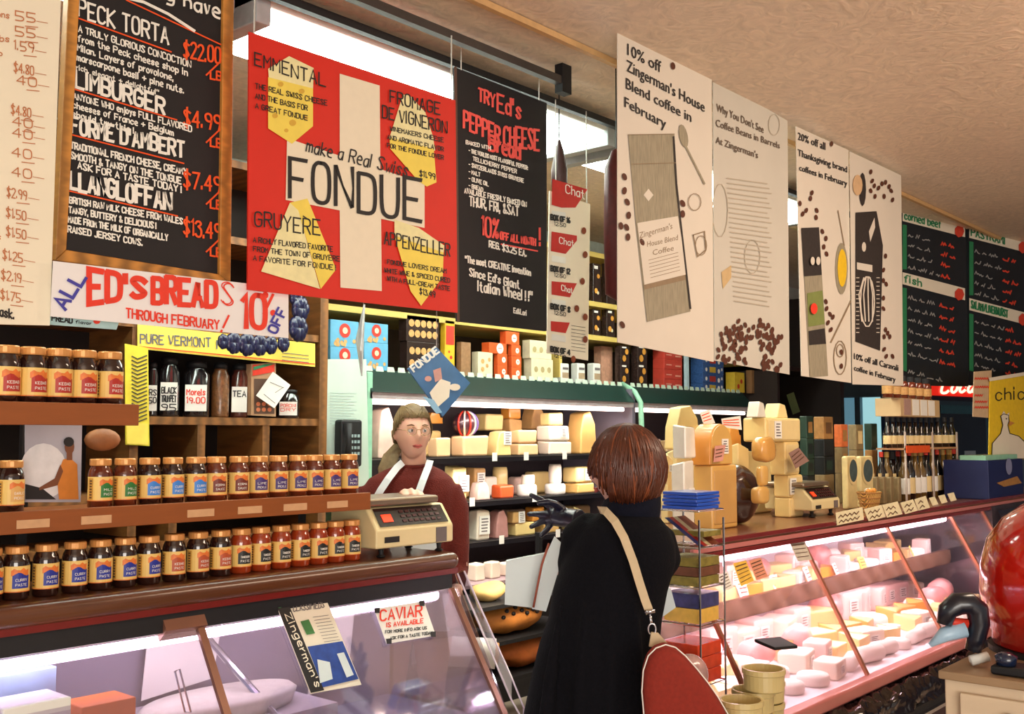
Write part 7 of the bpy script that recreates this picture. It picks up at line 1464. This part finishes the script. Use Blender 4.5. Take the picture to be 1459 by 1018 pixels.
# strap on the back
M_strap = mat('beige_strap', (206, 184, 148), .7, .08, 30)
def ribbon3(nm, pts, wd, th, m, par):
    P = [PD(*q) for q in pts]; vs = []; t = MB()
    for i, p in enumerate(P):
        d = (P[min(i + 1, len(P) - 1)] - P[max(i - 1, 0)]).normalized(); sd = d.cross(FW).normalized() * wd; vs += [p + sd, p - sd, p - sd - FW * th, p + sd - FW * th]
    n_ = len(P); t.add(vs, [(i * 4 + a, i * 4 + (a + 1) % 4, i * 4 + 4 + (a + 1) % 4, i * 4 + 4 + a) for i in range(n_ - 1) for a in range(4)] + [(3, 2, 1, 0), (n_ * 4 - 4, n_ * 4 - 3, n_ * 4 - 2, n_ * 4 - 1)]); return t.build(nm, m, par)
bq = PD(975, 1090, 3.12)
bg_ = root('shoulder_bag', 'rust red shoulder bag with white piping hanging from the customer\'s beige strap', 'bag', bq)
ribbon3('strap', [(853, 727, 3.33), (862, 728, 3.27), (876, 743, 3.225), (889, 766, 3.20), (902, 800, 3.19), (911, 830, 3.185), (919, 855, 3.18), (926, 874, 3.175)], .0128, .004, M_strap, bg_)
t = MB(); t.tube([PD(919, 873, 3.16), PD(933, 871, 3.16)], .006, 8); t.tube([PD(926, 876, 3.16), PD(928, 889, 3.15)], .0045, 8)
t.tube([PD(929 + 5.5 * math.cos(a), 897 + 8 * math.sin(a), 3.15) for a in [k * math.tau / 16 for k in range(17)]], .003, 6, cap=False); t.build('clasp', M_chrome, bg_, smooth=True)
t = MB(); t.prism([PD(928, 902, 3.145), PD(938, 903, 3.145), (PD(958, 925, 3.14)), PD(925, 922, 3.14)], FW * .01); t.build('strap_tab', M_strap, bg_)
out = [(917, 1018), (914, 985), (916, 955), (923, 934), (934, 923), (948, 918), (962, 922), (976, 934), (992, 952), (1008, 972), (1022, 992), (1036, 1016), (1050, 1050), (1052, 1110), (1030, 1150), (940, 1150), (922, 1110), (917, 1060)]
M_bag = mat('rust_canvas', (136, 34, 17), .85, .15, 90, .3)
t = MB(); A_ = [PD(x, y, 3.06) for x, y in out]; c_ = sum(A_, Vector()) / len(A_); n_ = len(A_); B0 = [c_ + (p - c_) * .9 - FW * .03 for p in A_]; B1 = [p + FW * .10 for p in A_]
t.add([*B0, *A_, *B1, c_ - FW * .045], [(i, (i + 1) % n_, n_ + (i + 1) % n_, n_ + i) for i in range(n_)] + [(n_ + i, n_ + (i + 1) % n_, 2 * n_ + (i + 1) % n_, 2 * n_ + i) for i in range(n_)] + [((i + 1) % n_, i, 3 * n_) for i in range(n_)] + [tuple(range(2 * n_, 3 * n_))])
o_ = t.build('body', M_bag, bg_, smooth=True); m_ = o_.modifiers.new('s', 'SUBSURF'); m_.levels = 2; m_.render_levels = 2
t = MB(); t.tube([p - FW * .008 for p in A_] + [A_[0] - FW * .008], .002, 6, cap=False); t.build('piping', M_label, bg_, smooth=True)
# papers under the arm
pp = root('paper_folder', 'white papers and folder with a red cord under the customer\'s arm', 'papers', PD(752, 866, 3.5))
t = MB(); t.prism([PD(721, 800, 3.55), PD(777, 789, 3.55), PD(770, 868, 3.55), PD(719, 862, 3.55)], FW * .02); t.build('folder', M_bpaper, pp)
t = MB(); t.prism([PD(790, 765, 3.5), PD(806, 780, 3.45), PD(778, 872, 3.45), PD(758, 868, 3.5), PD(774, 800, 3.52)], FW * .008); t.build('sheet', M_bpaper, pp)
t = MB(); t.tube([PD(782, 775, 3.48), PD(772, 805, 3.49), PD(765, 840, 3.49), PD(760, 866, 3.49)], .004, 6); t.build('red_cord', mat('brown_red_cord', (150, 72, 50), .6), pp, smooth=True)
p3_ = MB(); p3_.prism([PD(946, 832, 3.5), PD(956, 840, 3.5), PD(963, 866, 3.5), PD(938, 884, 3.5), PD(936, 850, 3.5)], FW * .006); p3_.build('paper_sheet', M_bpaper, label='white sheet of paper held in front of the customer, showing past the black coat', cat='paper')
